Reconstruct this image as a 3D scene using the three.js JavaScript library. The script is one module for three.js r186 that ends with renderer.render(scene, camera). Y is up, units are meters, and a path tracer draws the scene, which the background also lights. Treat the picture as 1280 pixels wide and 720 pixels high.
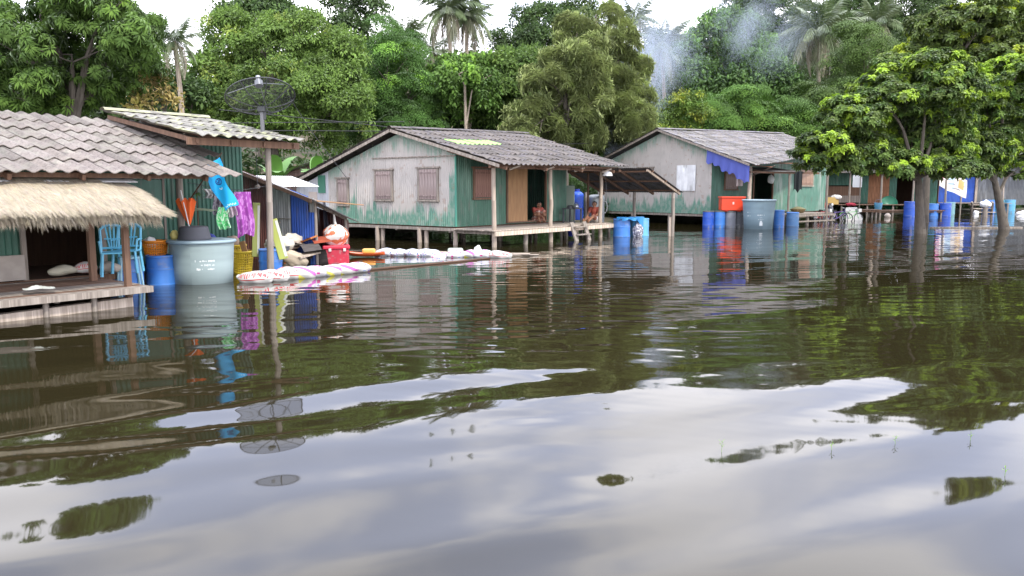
import * as THREE from 'three';
import { mergeGeometries, mergeVertices, toCreasedNormals } from 'three/addons/utils/BufferGeometryUtils.js';
import { RoundedBoxGeometry } from 'three/addons/geometries/RoundedBoxGeometry.js';
import { MarchingCubes } from 'three/addons/objects/MarchingCubes.js';

// ---------------------------------------------------------------- camera, sky, sun, exposure
const scene = new THREE.Scene();
const camera = new THREE.PerspectiveCamera(40, 16 / 9, 0.1, 900);
camera.position.set(0, 1.9, 0);
camera.rotation.set(THREE.MathUtils.degToRad(-7.2), 0, 0);
const renderer = new THREE.WebGLRenderer({ antialias: true });
renderer.setSize(1024, 576);
renderer.toneMapping = THREE.LinearToneMapping;
renderer.toneMappingExposure = 1.25;
renderer.shadowMap.enabled = true;
renderer.shadowMap.type = THREE.PCFSoftShadowMap;

function rng(seed) { let s = seed | 0; return () => { s = (s + 0x6d2b79f5) | 0; let t = Math.imul(s ^ (s >>> 15), 1 | s); t = (t + Math.imul(t ^ (t >>> 7), 61 | t)) ^ t; return ((t ^ (t >>> 14)) >>> 0) / 4294967296; }; }
const hash2 = (x, y) => { let h = Math.imul(x, 374761393) + Math.imul(y, 668265263); h = Math.imul(h ^ (h >>> 13), 1274126177); return ((h ^ (h >>> 16)) >>> 0) / 4294967296; };
function vnoise(x, y) {
  const ix = Math.floor(x), iy = Math.floor(y), fx = x - ix, fy = y - iy, u = fx * fx * (3 - 2 * fx), v = fy * fy * (3 - 2 * fy);
  const a = hash2(ix, iy), b = hash2(ix + 1, iy), c = hash2(ix, iy + 1), d = hash2(ix + 1, iy + 1);
  return a + (b - a) * u + (c - a) * v + (a - b - c + d) * u * v;
}
function fbm(x, y, o = 4) { let s = 0, a = 0.5, n = 0; for (let i = 0; i < o; i++) { s += a * vnoise(x, y); n += a; a *= 0.5; x = x * 2.03 + 17.1; y = y * 2.03 + 9.7; } return s / n; }
const clamp = (x, a = 0, b = 1) => Math.min(b, Math.max(a, x)), lerp = (a, b, t) => a + (b - a) * t;
const smooth = (a, b, x) => { const t = clamp((x - a) / (b - a)); return t * t * (3 - 2 * t); };

{ // hazy monsoon sky: a bright veil of cloud with grey-blue gaps
  const W = 1024, H = 512, data = new Float32Array(W * H * 4);
  for (let r = 0; r < H; r++) {
    const up = ((r + 0.5) / H - 0.5) * Math.PI, y = Math.sin(up), c = Math.cos(up);
    for (let k = 0; k < W; k++) {
      const a = ((k + 0.5) / W - 0.5) * 2 * Math.PI, x = Math.cos(a) * c, z = Math.sin(a) * c, i = (r * W + k) * 4;
      const yy = Math.max(y, 0) + 0.16;
      let cl = fbm(x / yy * 2.7 + 40, z / yy * 2.7 + 11, 5);
      cl = smooth(0.3, 0.72, cl);
      cl = lerp(1, cl, smooth(0.10, 0.30, y));
      const veil = [2.9, 2.88, 3.08], gap = [1.6, 1.78, 2.42];
      for (let j = 0; j < 3; j++) data[i + j] = lerp(gap[j], veil[j], cl);
      data[i + 3] = 1;
    }
  }
  const sky = new THREE.DataTexture(data, W, H, THREE.RGBAFormat, THREE.FloatType);
  sky.mapping = THREE.EquirectangularReflectionMapping; sky.magFilter = THREE.LinearFilter; sky.minFilter = THREE.LinearFilter; sky.needsUpdate = true;
  scene.background = sky; scene.environment = sky;
}
const sun = new THREE.DirectionalLight(new THREE.Color().setRGB(1.0, 0.95, 0.82), 2.6);
sun.position.set(46, 92, 30); sun.target.position.set(4, 0, -34); sun.castShadow = true; sun.shadow.radius = 8;
sun.shadow.mapSize.set(4096, 4096);
Object.assign(sun.shadow.camera, { left: -70, right: 70, top: 70, bottom: -70, near: 1, far: 260 });
scene.add(sun, sun.target);

// ---------------------------------------------------------------- helpers
const V = (x, y, z) => new THREE.Vector3(x, y, z);
const used = new Map();
function numbered(name) { const n = used.get(name) ?? 0; used.set(name, n + 1); return n ? `${name}_${String(n).padStart(3, '0')}` : name; }
function thing(name, label, category, pos = [0, 0, 0], turn = 0, group) {
  const o = new THREE.Group(); o.name = numbered(name); scene.add(o);
  o.position.set(...pos); o.rotation.y = turn; o.userData = { label, category };
  if (group) o.userData.group = group;
  return o;
}
function part(parent, name, geo, mat, label) {
  const m = new THREE.Mesh(geo, mat); m.name = name; m.castShadow = m.receiveShadow = true;
  if (label) m.userData.label = label;
  parent.add(m); return m;
}
function structure(name, geo, mat, label) { const m = part(scene, numbered(name), geo, mat); m.userData = { kind: 'structure', label, category: name }; return m; }
function copyOf(root, label, pos, turn = 0, scale = 1) {
  const r = root.clone(); r.name = numbered(root.name.replace(/_\d{3}$/, '')); r.userData = { ...root.userData, label }; scene.add(r);
  r.position.set(...pos); r.rotation.set(0, turn, 0); r.scale.setScalar(scale); return r;
}
const strip = (g) => { const o = g.index ? g.toNonIndexed() : g; for (const k of Object.keys(o.attributes)) if (!['position', 'normal', 'uv'].includes(k)) o.deleteAttribute(k); if (!o.attributes.uv) o.setAttribute('uv', new THREE.BufferAttribute(new Float32Array(o.attributes.position.count * 2), 2)); return o; };
const merge = (list) => mergeGeometries(list.map(strip));
function box(w, h, d, x = 0, y = 0, z = 0, rx = 0, ry = 0, rz = 0) {
  const g = new THREE.BoxGeometry(w, h, d);
  const uv = g.attributes.uv, n = g.attributes.normal;              // uv in metres
  for (let i = 0; i < uv.count; i++) { const ax = Math.abs(n.getX(i)) > 0.5, ay = Math.abs(n.getY(i)) > 0.5; uv.setXY(i, uv.getX(i) * (ax ? d : w), uv.getY(i) * (ay ? d : h)); }
  if (rx || ry || rz) g.applyMatrix4(new THREE.Matrix4().makeRotationFromEuler(new THREE.Euler(rx, ry, rz)));
  return g.translate(x, y, z);
}
function rbox(w, h, d, r, x = 0, y = 0, z = 0, s = 2) { return new RoundedBoxGeometry(w, h, d, s, r).translate(x, y, z); }
// a tapered pole between two points, slightly crooked if wob > 0
function pole(a, b, r0, r1 = r0, seg = 8, wob = 0, rnd = null, rings = wob ? 5 : 1) {
  const A = Array.isArray(a) ? V(...a) : a, B = Array.isArray(b) ? V(...b) : b, d = B.clone().sub(A), L = d.length(); d.normalize();
  const side = Math.abs(d.y) > 0.9 ? V(1, 0, 0) : V(0, 1, 0), u = V(0, 0, 0).crossVectors(d, side).normalize(), v = V(0, 0, 0).crossVectors(d, u);
  const pos = [], uv = [], idx = [];
  for (let j = 0; j <= rings; j++) {
    const t = j / rings, r = lerp(r0, r1, t), ox = wob && j && j < rings ? (rnd() - 0.5) * wob : 0, oy = wob && j && j < rings ? (rnd() - 0.5) * wob : 0;
    for (let i = 0; i <= seg; i++) {
      const an = i / seg * Math.PI * 2, c = Math.cos(an) * r + ox, s = Math.sin(an) * r + oy;
      pos.push(A.x + d.x * L * t + u.x * c + v.x * s, A.y + d.y * L * t + u.y * c + v.y * s, A.z + d.z * L * t + u.z * c + v.z * s);
      uv.push(i / seg * r0 * 6.3, t * L);
    }
  }
  const n = seg + 1;
  for (let j = 0; j < rings; j++) for (let i = 0; i < seg; i++) { const p = j * n + i; idx.push(p, p + 1, p + n, p + 1, p + n + 1, p + n); }
  const c0 = pos.length / 3; pos.push(A.x, A.y, A.z); uv.push(0, 0); const c1 = c0 + 1; pos.push(B.x, B.y, B.z); uv.push(0, L);
  for (let i = 0; i < seg; i++) { idx.push(c0, i + 1, i, c1, rings * n + i, rings * n + i + 1); }
  const g = new THREE.BufferGeometry(); g.setAttribute('position', new THREE.Float32BufferAttribute(pos, 3)); g.setAttribute('uv', new THREE.Float32BufferAttribute(uv, 2)); g.setIndex(idx);
  return toCreasedNormals(g, 1.0);
}
function tube(pts, r, seg = 24, rad = 6) { return new THREE.TubeGeometry(new THREE.CatmullRomCurve3(pts.map((p) => V(...p))), seg, r, rad); }
function lathe(profile, seg = 32) { return new THREE.LatheGeometry(profile.map(([x, y]) => new THREE.Vector2(x, y)), seg); }
// a cloth or sheet: fn(u, v) -> [x, y, z]
function sheet(nu, nv, fn, uvs = [1, 1], v0 = 0) {
  const pos = [], uv = [], idx = [];
  for (let j = 0; j <= nv; j++) for (let i = 0; i <= nu; i++) { pos.push(...fn(i / nu, j / nv)); uv.push(i / nu * uvs[0], j / nv * uvs[1] + v0); }
  for (let j = 0; j < nv; j++) for (let i = 0; i < nu; i++) { const p = j * (nu + 1) + i; idx.push(p, p + 1, p + nu + 1, p + 1, p + nu + 2, p + nu + 1); }
  const g = new THREE.BufferGeometry(); g.setAttribute('position', new THREE.Float32BufferAttribute(pos, 3)); g.setAttribute('uv', new THREE.Float32BufferAttribute(uv, 2)); g.setIndex(idx); g.computeVertexNormals();
  return g;
}
// colour texture from fn(u in metres, v in metres) -> linear rgb
const toS = (c) => Math.round(255 * clamp(c <= 0.0031308 ? 12.92 * c : 1.055 * Math.pow(c, 1 / 2.4) - 0.055));
function paint(w, h, wm, hm, fn) {
  const d = new Uint8Array(w * h * 4);
  for (let j = 0; j < h; j++) for (let i = 0; i < w; i++) { const c = fn((i + 0.5) / w * wm, (j + 0.5) / h * hm), k = (j * w + i) * 4; d[k] = toS(c[0]); d[k + 1] = toS(c[1]); d[k + 2] = toS(c[2]); d[k + 3] = 255; }
  const t = new THREE.DataTexture(d, w, h); t.colorSpace = THREE.SRGBColorSpace; t.wrapS = t.wrapT = THREE.RepeatWrapping; t.magFilter = THREE.LinearFilter; t.repeat.set(1 / wm, 1 / hm); t.needsUpdate = true;
  return t;
}
function grayMap(w, h, wm, hm, fn) {
  const d = new Uint8Array(w * h * 4);
  for (let j = 0; j < h; j++) for (let i = 0; i < w; i++) { const c = Math.round(255 * clamp(fn((i + 0.5) / w * wm, (j + 0.5) / h * hm))), k = (j * w + i) * 4; d[k] = d[k + 1] = d[k + 2] = c; d[k + 3] = 255; }
  const t = new THREE.DataTexture(d, w, h); t.wrapS = t.wrapT = THREE.RepeatWrapping; t.magFilter = THREE.LinearFilter; t.repeat.set(1 / wm, 1 / hm); t.needsUpdate = true;
  return t;
}
const lin = (r, g, b) => new THREE.Color().setRGB(r, g, b);
const mix3 = (a, b, t) => [lerp(a[0], b[0], t), lerp(a[1], b[1], t), lerp(a[2], b[2], t)];
const mul3 = (a, k) => [a[0] * k, a[1] * k, a[2] * k];
const mat = (r, g, b, rough = 0.8, extra = {}) => new THREE.MeshStandardMaterial({ color: lin(r, g, b), roughness: rough, ...extra });
const tmat = (map, rough = 0.8, extra = {}) => new THREE.MeshStandardMaterial({ map, roughness: rough, ...extra });
const TURN = THREE.MathUtils.degToRad(-38), CA = Math.cos(-TURN), SA = Math.sin(-TURN);
const row = (p, y, q) => [CA * p + SA * q, y, SA * p - CA * q];     // the row of houses stands on a grid turned 38 degrees: p across it, q along it

// ---------------------------------------------------------------- water and land
function waves(X, D) {                                              // height and slopes of the flood water
  let h = 0, hx = 0, hd = 0;
  const add = (a, kx, kd, ph, m = 1) => { const t = kx * X + kd * D + ph; h += m * a * Math.sin(t); hx += m * a * kx * Math.cos(t); hd += m * a * kd * Math.cos(t); };
  const calm = lerp(0.86, 0.26, smooth(6, 14, D));
  for (const [lam, dir, slope, ph] of SWELL) { const k = 2 * Math.PI / lam; add(slope / k, k * Math.sin(dir), k * Math.cos(dir), ph, calm); }
  const far = (0.1 + 0.9 * smooth(4.5, 12, D)) * (0.35 + 1.1 * smooth(0.35, 0.75, fbm(X * 0.22 + 3, D * 0.16 + 8, 3)));
  for (const [lam, dir, slope, ph] of RIPPLE) { const k = 2 * Math.PI / lam; add(slope / k, k * Math.sin(dir), k * Math.cos(dir), ph, far); }
  return [h, hx, hd];
}
const SWELL = [], RIPPLE = [];
{
  const r = rng(77);
  const near = [[3.4, -0.35, 0.012], [2.3, -0.62, 0.014], [1.7, -0.4, 0.016], [4.6, 0.25, 0.011], [1.15, -0.55, 0.023], [6.5, -0.1, 0.011], [2.9, 0.55, 0.006], [0.85, -0.45, 0.011], [0.62, -0.35, 0.007], [0.5, -0.6, 0.003], [0.95, -0.15, 0.006]];
  for (const w of near) SWELL.push([...w, r() * 6.28]);
  for (let i = 0; i < 20; i++) RIPPLE.push([0.16 + r() * 0.5, (r() - 0.5) * 1.1, 0.0042 + r() * 0.004, r() * 6.28]);
}
{
  const rows = [-14, -8, -4, -2, -1, -0.3]; for (let d = 0.3; d < 150;) { rows.push(d); d += Math.max(0.035, 0.0048 * d) * (d > 60 ? 4 : 1); } rows.push(220, 320);
  const NC = 330, pos = [], nor = [], idx = [];
  for (const D of rows) for (let i = 0; i <= NC; i++) {
    const X = (i / NC * 2 - 1) * (7 + 0.95 * Math.max(D, 0)), [h, hx, hd] = waves(X, D), l = Math.hypot(hx, 1, hd);
    pos.push(X, h, -D); nor.push(-hx / l, 1 / l, hd / l);
  }
  for (let j = 0; j < rows.length - 1; j++) for (let i = 0; i < NC; i++) { const p = j * (NC + 1) + i; idx.push(p, p + 1, p + NC + 1, p + 1, p + NC + 2, p + NC + 1); }
  const g = new THREE.BufferGeometry(); g.setAttribute('position', new THREE.Float32BufferAttribute(pos, 3)); g.setAttribute('normal', new THREE.Float32BufferAttribute(nor, 3)); g.setIndex(idx);
  structure('water', g, new THREE.MeshPhysicalMaterial({ color: lin(0.019, 0.0155, 0.0065), roughness: 0.03, ior: 1.4 }), 'brown flood water with soft ripples in front of the stilt houses');
}
const bank = (X) => { const k = [[-60, 14], [-24, 19], [-14, 24], [-5, 36], [5, 45], [20, 56], [40, 67], [80, 78], [140, 90]]; let i = 0; while (i < k.length - 2 && X > k[i + 1][0]) i++; return lerp(k[i][1], k[i + 1][1], clamp((X - k[i][0]) / (k[i + 1][0] - k[i][0]))); };
function landY(X, D) { const s = D - bank(X); return s < 3 ? lerp(-0.5, 0.35, smooth(-6, 3, s)) : 0.35 + smooth(3, 70, s) * 9 + fbm(X * 0.12, D * 0.12, 3) * 0.8 * smooth(3, 14, s) - 0.2; }
{
  const pos = [], uv = [], idx = [], NX = 120, ND = 70;
  for (let j = 0; j <= ND; j++) for (let i = 0; i <= NX; i++) { const X = lerp(-130, 190, i / NX), s = lerp(-8, 190, (j / ND) ** 1.6), D = bank(X) + s; pos.push(X, landY(X, D), -D); uv.push(X, D); }
  for (let j = 0; j < ND; j++) for (let i = 0; i < NX; i++) { const p = j * (NX + 1) + i; idx.push(p, p + 1, p + NX + 1, p + 1, p + NX + 2, p + NX + 1); }
  const g = new THREE.BufferGeometry(); g.setAttribute('position', new THREE.Float32BufferAttribute(pos, 3)); g.setAttribute('uv', new THREE.Float32BufferAttribute(uv, 2)); g.setIndex(idx); g.computeVertexNormals();
  const t = paint(512, 512, 12, 12, (u, v) => mix3([0.10, 0.08, 0.05], [0.035, 0.055, 0.018], smooth(0.35, 0.6, fbm(u * 1.2, v * 1.2, 4)) * (0.6 + 0.5 * fbm(u * 9, v * 9, 2))));
  structure('hillside', g, tmat(t, 0.95), 'wooded earth slope rising behind the flooded houses');
}

// ---------------------------------------------------------------- trees
const barkTex = paint(128, 256, 0.8, 1.6, (u, v) => mul3(mix3([0.055, 0.045, 0.034], [0.135, 0.115, 0.095], fbm(u * 22, v * 5, 4)), 0.8 + 0.4 * fbm(u * 5, v * 5, 2)));
const bark = tmat(barkTex, 0.95), paleBark = tmat(barkTex, 0.9, { color: lin(3.3, 3.2, 3.1) });
const leafMat = new THREE.MeshPhysicalMaterial({ color: lin(1, 1, 1), roughness: 0.8, transmission: 0.36, thickness: 0, specularIntensity: 0.35, side: THREE.DoubleSide });
function leafGeo(list) {                                            // list of [base, direction, up, length, width, droop]
  const pos = [], nor = [], idx = [];
  for (const [b, dir, up, L, W, droop] of list) {
    const d = dir.clone().normalize(), s = V(0, 0, 0).crossVectors(d, up).normalize(), n = V(0, 0, 0).crossVectors(s, d).normalize();
    const at = (t, w, f) => b.clone().addScaledVector(d, L * t).addScaledVector(s, W * w).addScaledVector(n, f * W).add(V(0, -droop * L * t * t, 0));
    const P = [at(0, 0, 0), at(0.45, -0.5, 0.12), at(1, 0, 0), at(0.45, 0.5, 0.12)], k = pos.length / 3;
    for (const p of P) { pos.push(p.x, p.y, p.z); nor.push(n.x, n.y, n.z); }
    idx.push(k, k + 2, k + 1, k, k + 3, k + 2);
  }
  const g = new THREE.BufferGeometry(); g.setAttribute('position', new THREE.Float32BufferAttribute(pos, 3)); g.setAttribute('normal', new THREE.Float32BufferAttribute(nor, 3)); g.setIndex(idx); return g;
}
const randDir = (r, ymin = -1) => { for (;;) { const v = V(r() * 2 - 1, r() * 2 - 1, r() * 2 - 1), l = v.length(); if (l > 0.2 && l < 1 && v.y / l > ymin) return v.divideScalar(l); } };
const CLUSTER = {
  broad: (r) => leafGeo(Array.from({ length: 15 }, () => { const d = randDir(r, -0.5); return [d.clone().multiplyScalar(0.05 + r() * 0.2), d.add(randDir(r).multiplyScalar(0.7)), V(0, 1, 0).add(randDir(r).multiplyScalar(0.5)), 0.15 + r() * 0.07, 0.07 + r() * 0.04, 0.25]; })),
  mango: (r) => leafGeo(Array.from({ length: 14 }, (_, i) => { const a = i * 2.4, e = -0.5 + r() * 1.0; return [V(Math.cos(a) * 0.04, r() * 0.12, Math.sin(a) * 0.04), V(Math.cos(a), e, Math.sin(a)), V(0, 1, 0).add(randDir(r).multiplyScalar(0.3)), 0.24 + r() * 0.1, 0.065 + r() * 0.02, 0.5]; })),
  rosette: (r) => leafGeo(Array.from({ length: 11 }, (_, i) => { const a = i * 2.4 + r() * 0.4, e = 0.75 - i * 0.1; return [V(0, -i * 0.006, 0), V(Math.cos(a), e, Math.sin(a)), V(0, 1, 0), 0.26 + r() * 0.08, 0.15 + r() * 0.04, 0.35]; })),
  feather: (r) => leafGeo(Array.from({ length: 26 }, (_, i) => { const a = (i % 5) * 1.257 + 0.2, t = 0.1 + Math.floor(i / 5) * 0.075, s = i % 2 ? 1 : -1, c = V(Math.cos(a), 0.15, Math.sin(a)); return [c.clone().multiplyScalar(t).add(V(0, -t * t * 0.6, 0)), V(Math.cos(a + s * 1.0), -0.1, Math.sin(a + s * 1.0)), V(0, 1, 0), 0.15, 0.042, 0.3]; })),
  needle: (r) => leafGeo(Array.from({ length: 30 }, () => { const d = randDir(r, -0.1); return [d.clone().multiplyScalar(r() * 0.15), d.add(V(0, 0.2, 0)), randDir(r), 0.3 + r() * 0.3, 0.009, 0.55]; })),
  vine: (r) => leafGeo(Array.from({ length: 16 }, () => { const a = r() * 6.28; return [V(Math.cos(a) * 0.14 * r(), -r() * 0.5, Math.sin(a) * 0.14 * r()), V(Math.cos(a), -0.9, Math.sin(a)), V(0, 1, 0.2), 0.14 + r() * 0.05, 0.1, 0.15]; })),
};
const clusterCache = {};
const clusters = (kind) => (clusterCache[kind] ??= [1, 2, 3].map((s) => CLUSTER[kind](rng(s * 31 + kind.length))));
const M4 = new THREE.Matrix4(), Q4 = new THREE.Quaternion(), UPV = V(0, 1, 0);
// lobes: [x, y, z, rx, ry, rz] in world metres; the crown is laid out as tufts over the lobes' surfaces, each tuft a ball of leaf clusters
function crownOf(parent, big, o, seed) {
  const r = rng(seed), items = [[], [], []], lobes = [];
  for (const l of big) {                                            // each lobe breaks into a core and smaller boughs of unlike size
    if (o.kind === 'needle' || Math.min(l[3], l[4]) < 0.7) { lobes.push(l); continue; }
    lobes.push([l[0], l[1], l[2], l[3] * 0.74, l[4] * 0.72, l[5] * 0.74]);
    const n = 5 + Math.round(r() * 3 + Math.min(5, l[3]));
    for (let i = 0; i < n; i++) { const d = randDir(r, -0.65), k = 0.55 + r() * 0.32, q = 0.26 + r() * 0.26; lobes.push([l[0] + d.x * l[3] * k, l[1] + d.y * l[4] * k, l[2] + d.z * l[5] * k, l[3] * q * 1.15, (l[3] + l[4]) * 0.5 * q * 0.85, (l[3] + l[5]) * 0.5 * q]); }
  }
  const cut = (p, self) => lobes.some((l, k) => k !== self && ((p.x - l[0]) / l[3]) ** 2 + ((p.y - l[1]) / l[4]) ** 2 + ((p.z - l[2]) / l[5]) ** 2 < 0.55);
  lobes.forEach(([x, y, z, rx, ry, rz], li) => {
    const area = 4 * Math.PI * Math.pow(((rx * ry) ** 1.6 + (rx * rz) ** 1.6 + (ry * rz) ** 1.6) / 3, 1 / 1.6);
    const tr = o.tuft, n = Math.ceil(area / (tr * tr * 1.5) * (o.fill ?? 1) * 0.62);
    for (let i = 0; i < n; i++) {
      const d = randDir(r, -0.75), k = 0.66 + 0.38 * r() + (r() < 0.12 ? 0.22 * r() : 0);
      const c = V(x + d.x * rx * k, y + d.y * ry * k, z + d.z * rz * k);
      if (c.y < (o.floor ?? 0.4) || cut(c, li)) continue;
      const t = tr * (0.4 + r() * r() * 1.1), m = Math.ceil(o.per * (t / tr) ** 2), young = r() < (o.young ?? 0) * (d.y > -0.1 ? 1 : 0.25), tone = 0.7 + r() * 0.6;
      for (let j = 0; j < m; j++) {
        const e = randDir(r, -0.15), rad = t * (0.45 + 0.6 * Math.sqrt(r())), up = e.clone().multiplyScalar(0.8).add(d.clone().multiplyScalar(0.5)).add(V(0, o.lift ?? 0.7, 0)).normalize();
        items[(r() * 3) | 0].push({ p: V(c.x + e.x * rad, c.y + e.y * rad * (o.flat ?? 0.8), c.z + e.z * rad), up, s: o.size * (0.75 + r() * 0.5), a: r() * 6.28, young: young && r() < 0.85, tone: tone * (0.82 + r() * 0.36) });
      }
    }
  });
  for (const [x, y0, y1, z, w] of o.curtains ?? []) {               // hanging creepers
    const n = Math.ceil((y1 - y0) * w * 26);
    for (let i = 0; i < n; i++) { const t = r(), a = r() * 6.28; items[(r() * 3) | 0].push({ p: V(x + Math.cos(a) * w * (0.35 + 0.3 * r()), lerp(y0, y1, t), z + Math.sin(a) * w * 0.5), up: V(0, 1, 0).add(randDir(r).multiplyScalar(0.3)).normalize(), s: o.size * (0.8 + r() * 0.6), a: r() * 6.28, tone: 0.7 + r() * 0.5 }); }
  }
  const base = lin(...o.color), alt = lin(...(o.alt ?? o.color)), yng = lin(...(o.bright ?? o.color)), col = new THREE.Color();
  clusters(o.kind).forEach((g, v) => {
    const im = new THREE.InstancedMesh(g, leafMat, items[v].length); im.name = 'crown'; im.userData.kind = 'stuff'; im.castShadow = im.receiveShadow = true;
    items[v].forEach((it, i) => {
      Q4.setFromUnitVectors(UPV, it.up).multiply(new THREE.Quaternion().setFromAxisAngle(UPV, it.a));
      im.setMatrixAt(i, M4.compose(it.p, Q4, V(it.s, it.s, it.s)));
      if (it.young) col.copy(yng); else col.copy(base).lerp(alt, hash2(i, v * 7 + seed));
      im.setColorAt(i, col.multiplyScalar(it.tone));
    });
    parent.add(im);
  });
}
function limbs(rootPt, top, rad, lobes, seed, mt, parent, minR = 0.03) {
  const r = rng(seed), gs = [], A = V(...rootPt), T = V(...top);
  const mid = A.clone().lerp(T, 0.5).add(V((r() - 0.5) * rad, 0, (r() - 0.5) * rad)), sp = new THREE.CatmullRomCurve3([A, mid, T]).getPoints(8);
  for (let i = 0; i < 8; i++) gs.push(pole(sp[i], sp[i + 1].clone().addScaledVector(sp[i + 1].clone().sub(sp[i]), 0.06), rad * lerp(1.25, 0.5, (i / 8) ** 0.7), rad * lerp(1.25, 0.5, ((i + 1) / 8) ** 0.7), 10));
  for (const l of lobes) {
    const c = V(l[0], l[1], l[2]), s = A.clone().lerp(T, clamp(0.55 + r() * 0.42)), m = s.clone().lerp(c, 0.5).add(V(0, (c.y - s.y) * 0.1 + 0.1, 0));
    gs.push(pole(s, m, Math.max(minR, rad * 0.45), Math.max(minR, rad * 0.3), 6), pole(m, c, Math.max(minR, rad * 0.3), minR * 0.6, 6));
    for (let i = 0; i < 3; i++) { const d = randDir(r, -0.1); gs.push(pole(m.clone().lerp(c, r()), V(c.x + d.x * l[3] * 0.8, c.y + d.y * l[4] * 0.8, c.z + d.z * l[5] * 0.8), minR, minR * 0.4, 5)); }
  }
  part(parent, 'trunk', merge(gs), mt);
}
function tree(name, label, base, top, rad, lobes, o, seed, group) {
  const t = thing(name, label, 'tree', base, 0, group);
  const rel = lobes.map((l) => [l[0] - base[0], l[1] - base[1], l[2] - base[2], l[3], l[4], l[5]]);
  limbs([0, 0, 0], [top[0] - base[0], top[1] - base[1], top[2] - base[2]], rad, rel, seed, o.bark ?? bark, t);
  crownOf(t, rel, { ...o, floor: 0.3 - Math.max(0, base[1]), curtains: (o.curtains ?? []).map(([x, a, b, z, w]) => [x - base[0], a - base[1], b - base[1], z - base[2], w]) }, seed + 5);
  return t;
}
// coconut palms: every frond is a mesh of its own
function frondGeo(seed, L, droop, dead) {
  const r = rng(seed), list = [], N = 30, gs = [], pts = [];
  const c = (t) => V(0, L * (0.42 * t * (1 - dead) - droop * t * t), L * (t - 0.28 * droop * t * t));
  for (let i = 0; i <= 5; i++) pts.push(c(i / 5));
  for (let i = 2; i < N; i++) for (const s of [-1, 1]) {
    const t = i / N, p = c(t), q = c(Math.min(1, t + 0.02)).sub(p).normalize(), l = L * 0.27 * Math.sin(Math.PI * Math.min(0.96, 0.12 + t * 0.85)) * (0.8 + r() * 0.4);
    list.push([p, V(s * 0.9, -0.15 - r() * 0.45 - dead * 0.8, 0).addScaledVector(q, 0.75), V(0, 1, 0), l, 0.05 * L / 2.6, 0.35 + r() * 0.3]);
  }
  const lf = leafGeo(list); lf.setAttribute('uv', new THREE.BufferAttribute(new Float32Array(lf.attributes.position.count * 2), 2));
  gs.push(strip(lf)); gs.push(strip(new THREE.TubeGeometry(new THREE.CatmullRomCurve3(pts), 6, 0.022 * L / 2.6, 4)));
  return mergeGeometries(gs);
}
const frondMats = [[0.12, 0.175, 0.065], [0.16, 0.21, 0.09], [0.24, 0.25, 0.15], [0.32, 0.275, 0.2]].map((c) => new THREE.MeshPhysicalMaterial({ color: lin(...c), roughness: 0.6, transmission: 0.25, thickness: 0, side: THREE.DoubleSide }));
const frondVariants = [0, 1, 2, 3, 4].map((i) => frondGeo(i + 3, 1, [0.25, 0.45, 0.65, 0.85, 0.95][i], [0, 0, 0.1, 0.35, 0.6][i]));
const nutGeo = new THREE.SphereGeometry(0.12, 8, 6), nutMat = mat(0.16, 0.12, 0.05, 0.6);
function palm(label, base, crownPt, L, seed, o = {}) {
  const r = rng(seed), t = thing('coconut_palm', label, 'palm', base, 0, 'coconut palms standing above the trees');
  const C = V(crownPt[0] - base[0], crownPt[1] - base[1], crownPt[2] - base[2]), bend = o.bend ?? 0.3, gs = [], n = 9, pts = [];
  for (let i = 0; i <= n; i++) { const k = i / n; pts.push(V(C.x * k + bend * Math.sin(k * 3.1) , C.y * k, C.z * k)); }
  for (let i = 0; i < n; i++) gs.push(pole(pts[i], pts[i + 1], lerp(0.2, 0.13, i / n) * (o.thick ?? 1), lerp(0.19, 0.125, i / n) * (o.thick ?? 1), 8));
  part(t, 'trunk', merge(gs), paleBark);
  const N = o.n ?? 22;
  for (let i = 0; i < N; i++) {
    const age = i / (N - 1), a = i * 2.399 + r() * 0.3, v = Math.min(4, (age * 4.2 + r() * 0.7) | 0);
    const f = part(t, 'frond', frondVariants[v], frondMats[age > 0.9 ? 3 : age > 0.76 ? 2 : (r() * 2) | 0]);
    f.position.copy(C); f.rotation.set(lerp(-0.95, 0.55, age) + (r() - 0.5) * 0.25, a, 0, 'YXZ'); f.scale.setScalar(L * (0.8 + r() * 0.35));
  }
  for (let i = 0; i < 5; i++) { const a = i * 1.26 + r(), m = part(t, 'coconut', nutGeo, nutMat); m.position.set(C.x + Math.cos(a) * 0.26, C.y - 0.25 - r() * 0.15, C.z + Math.sin(a) * 0.26); m.scale.setScalar(o.thick ?? 1); }
  return t;
}

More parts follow.
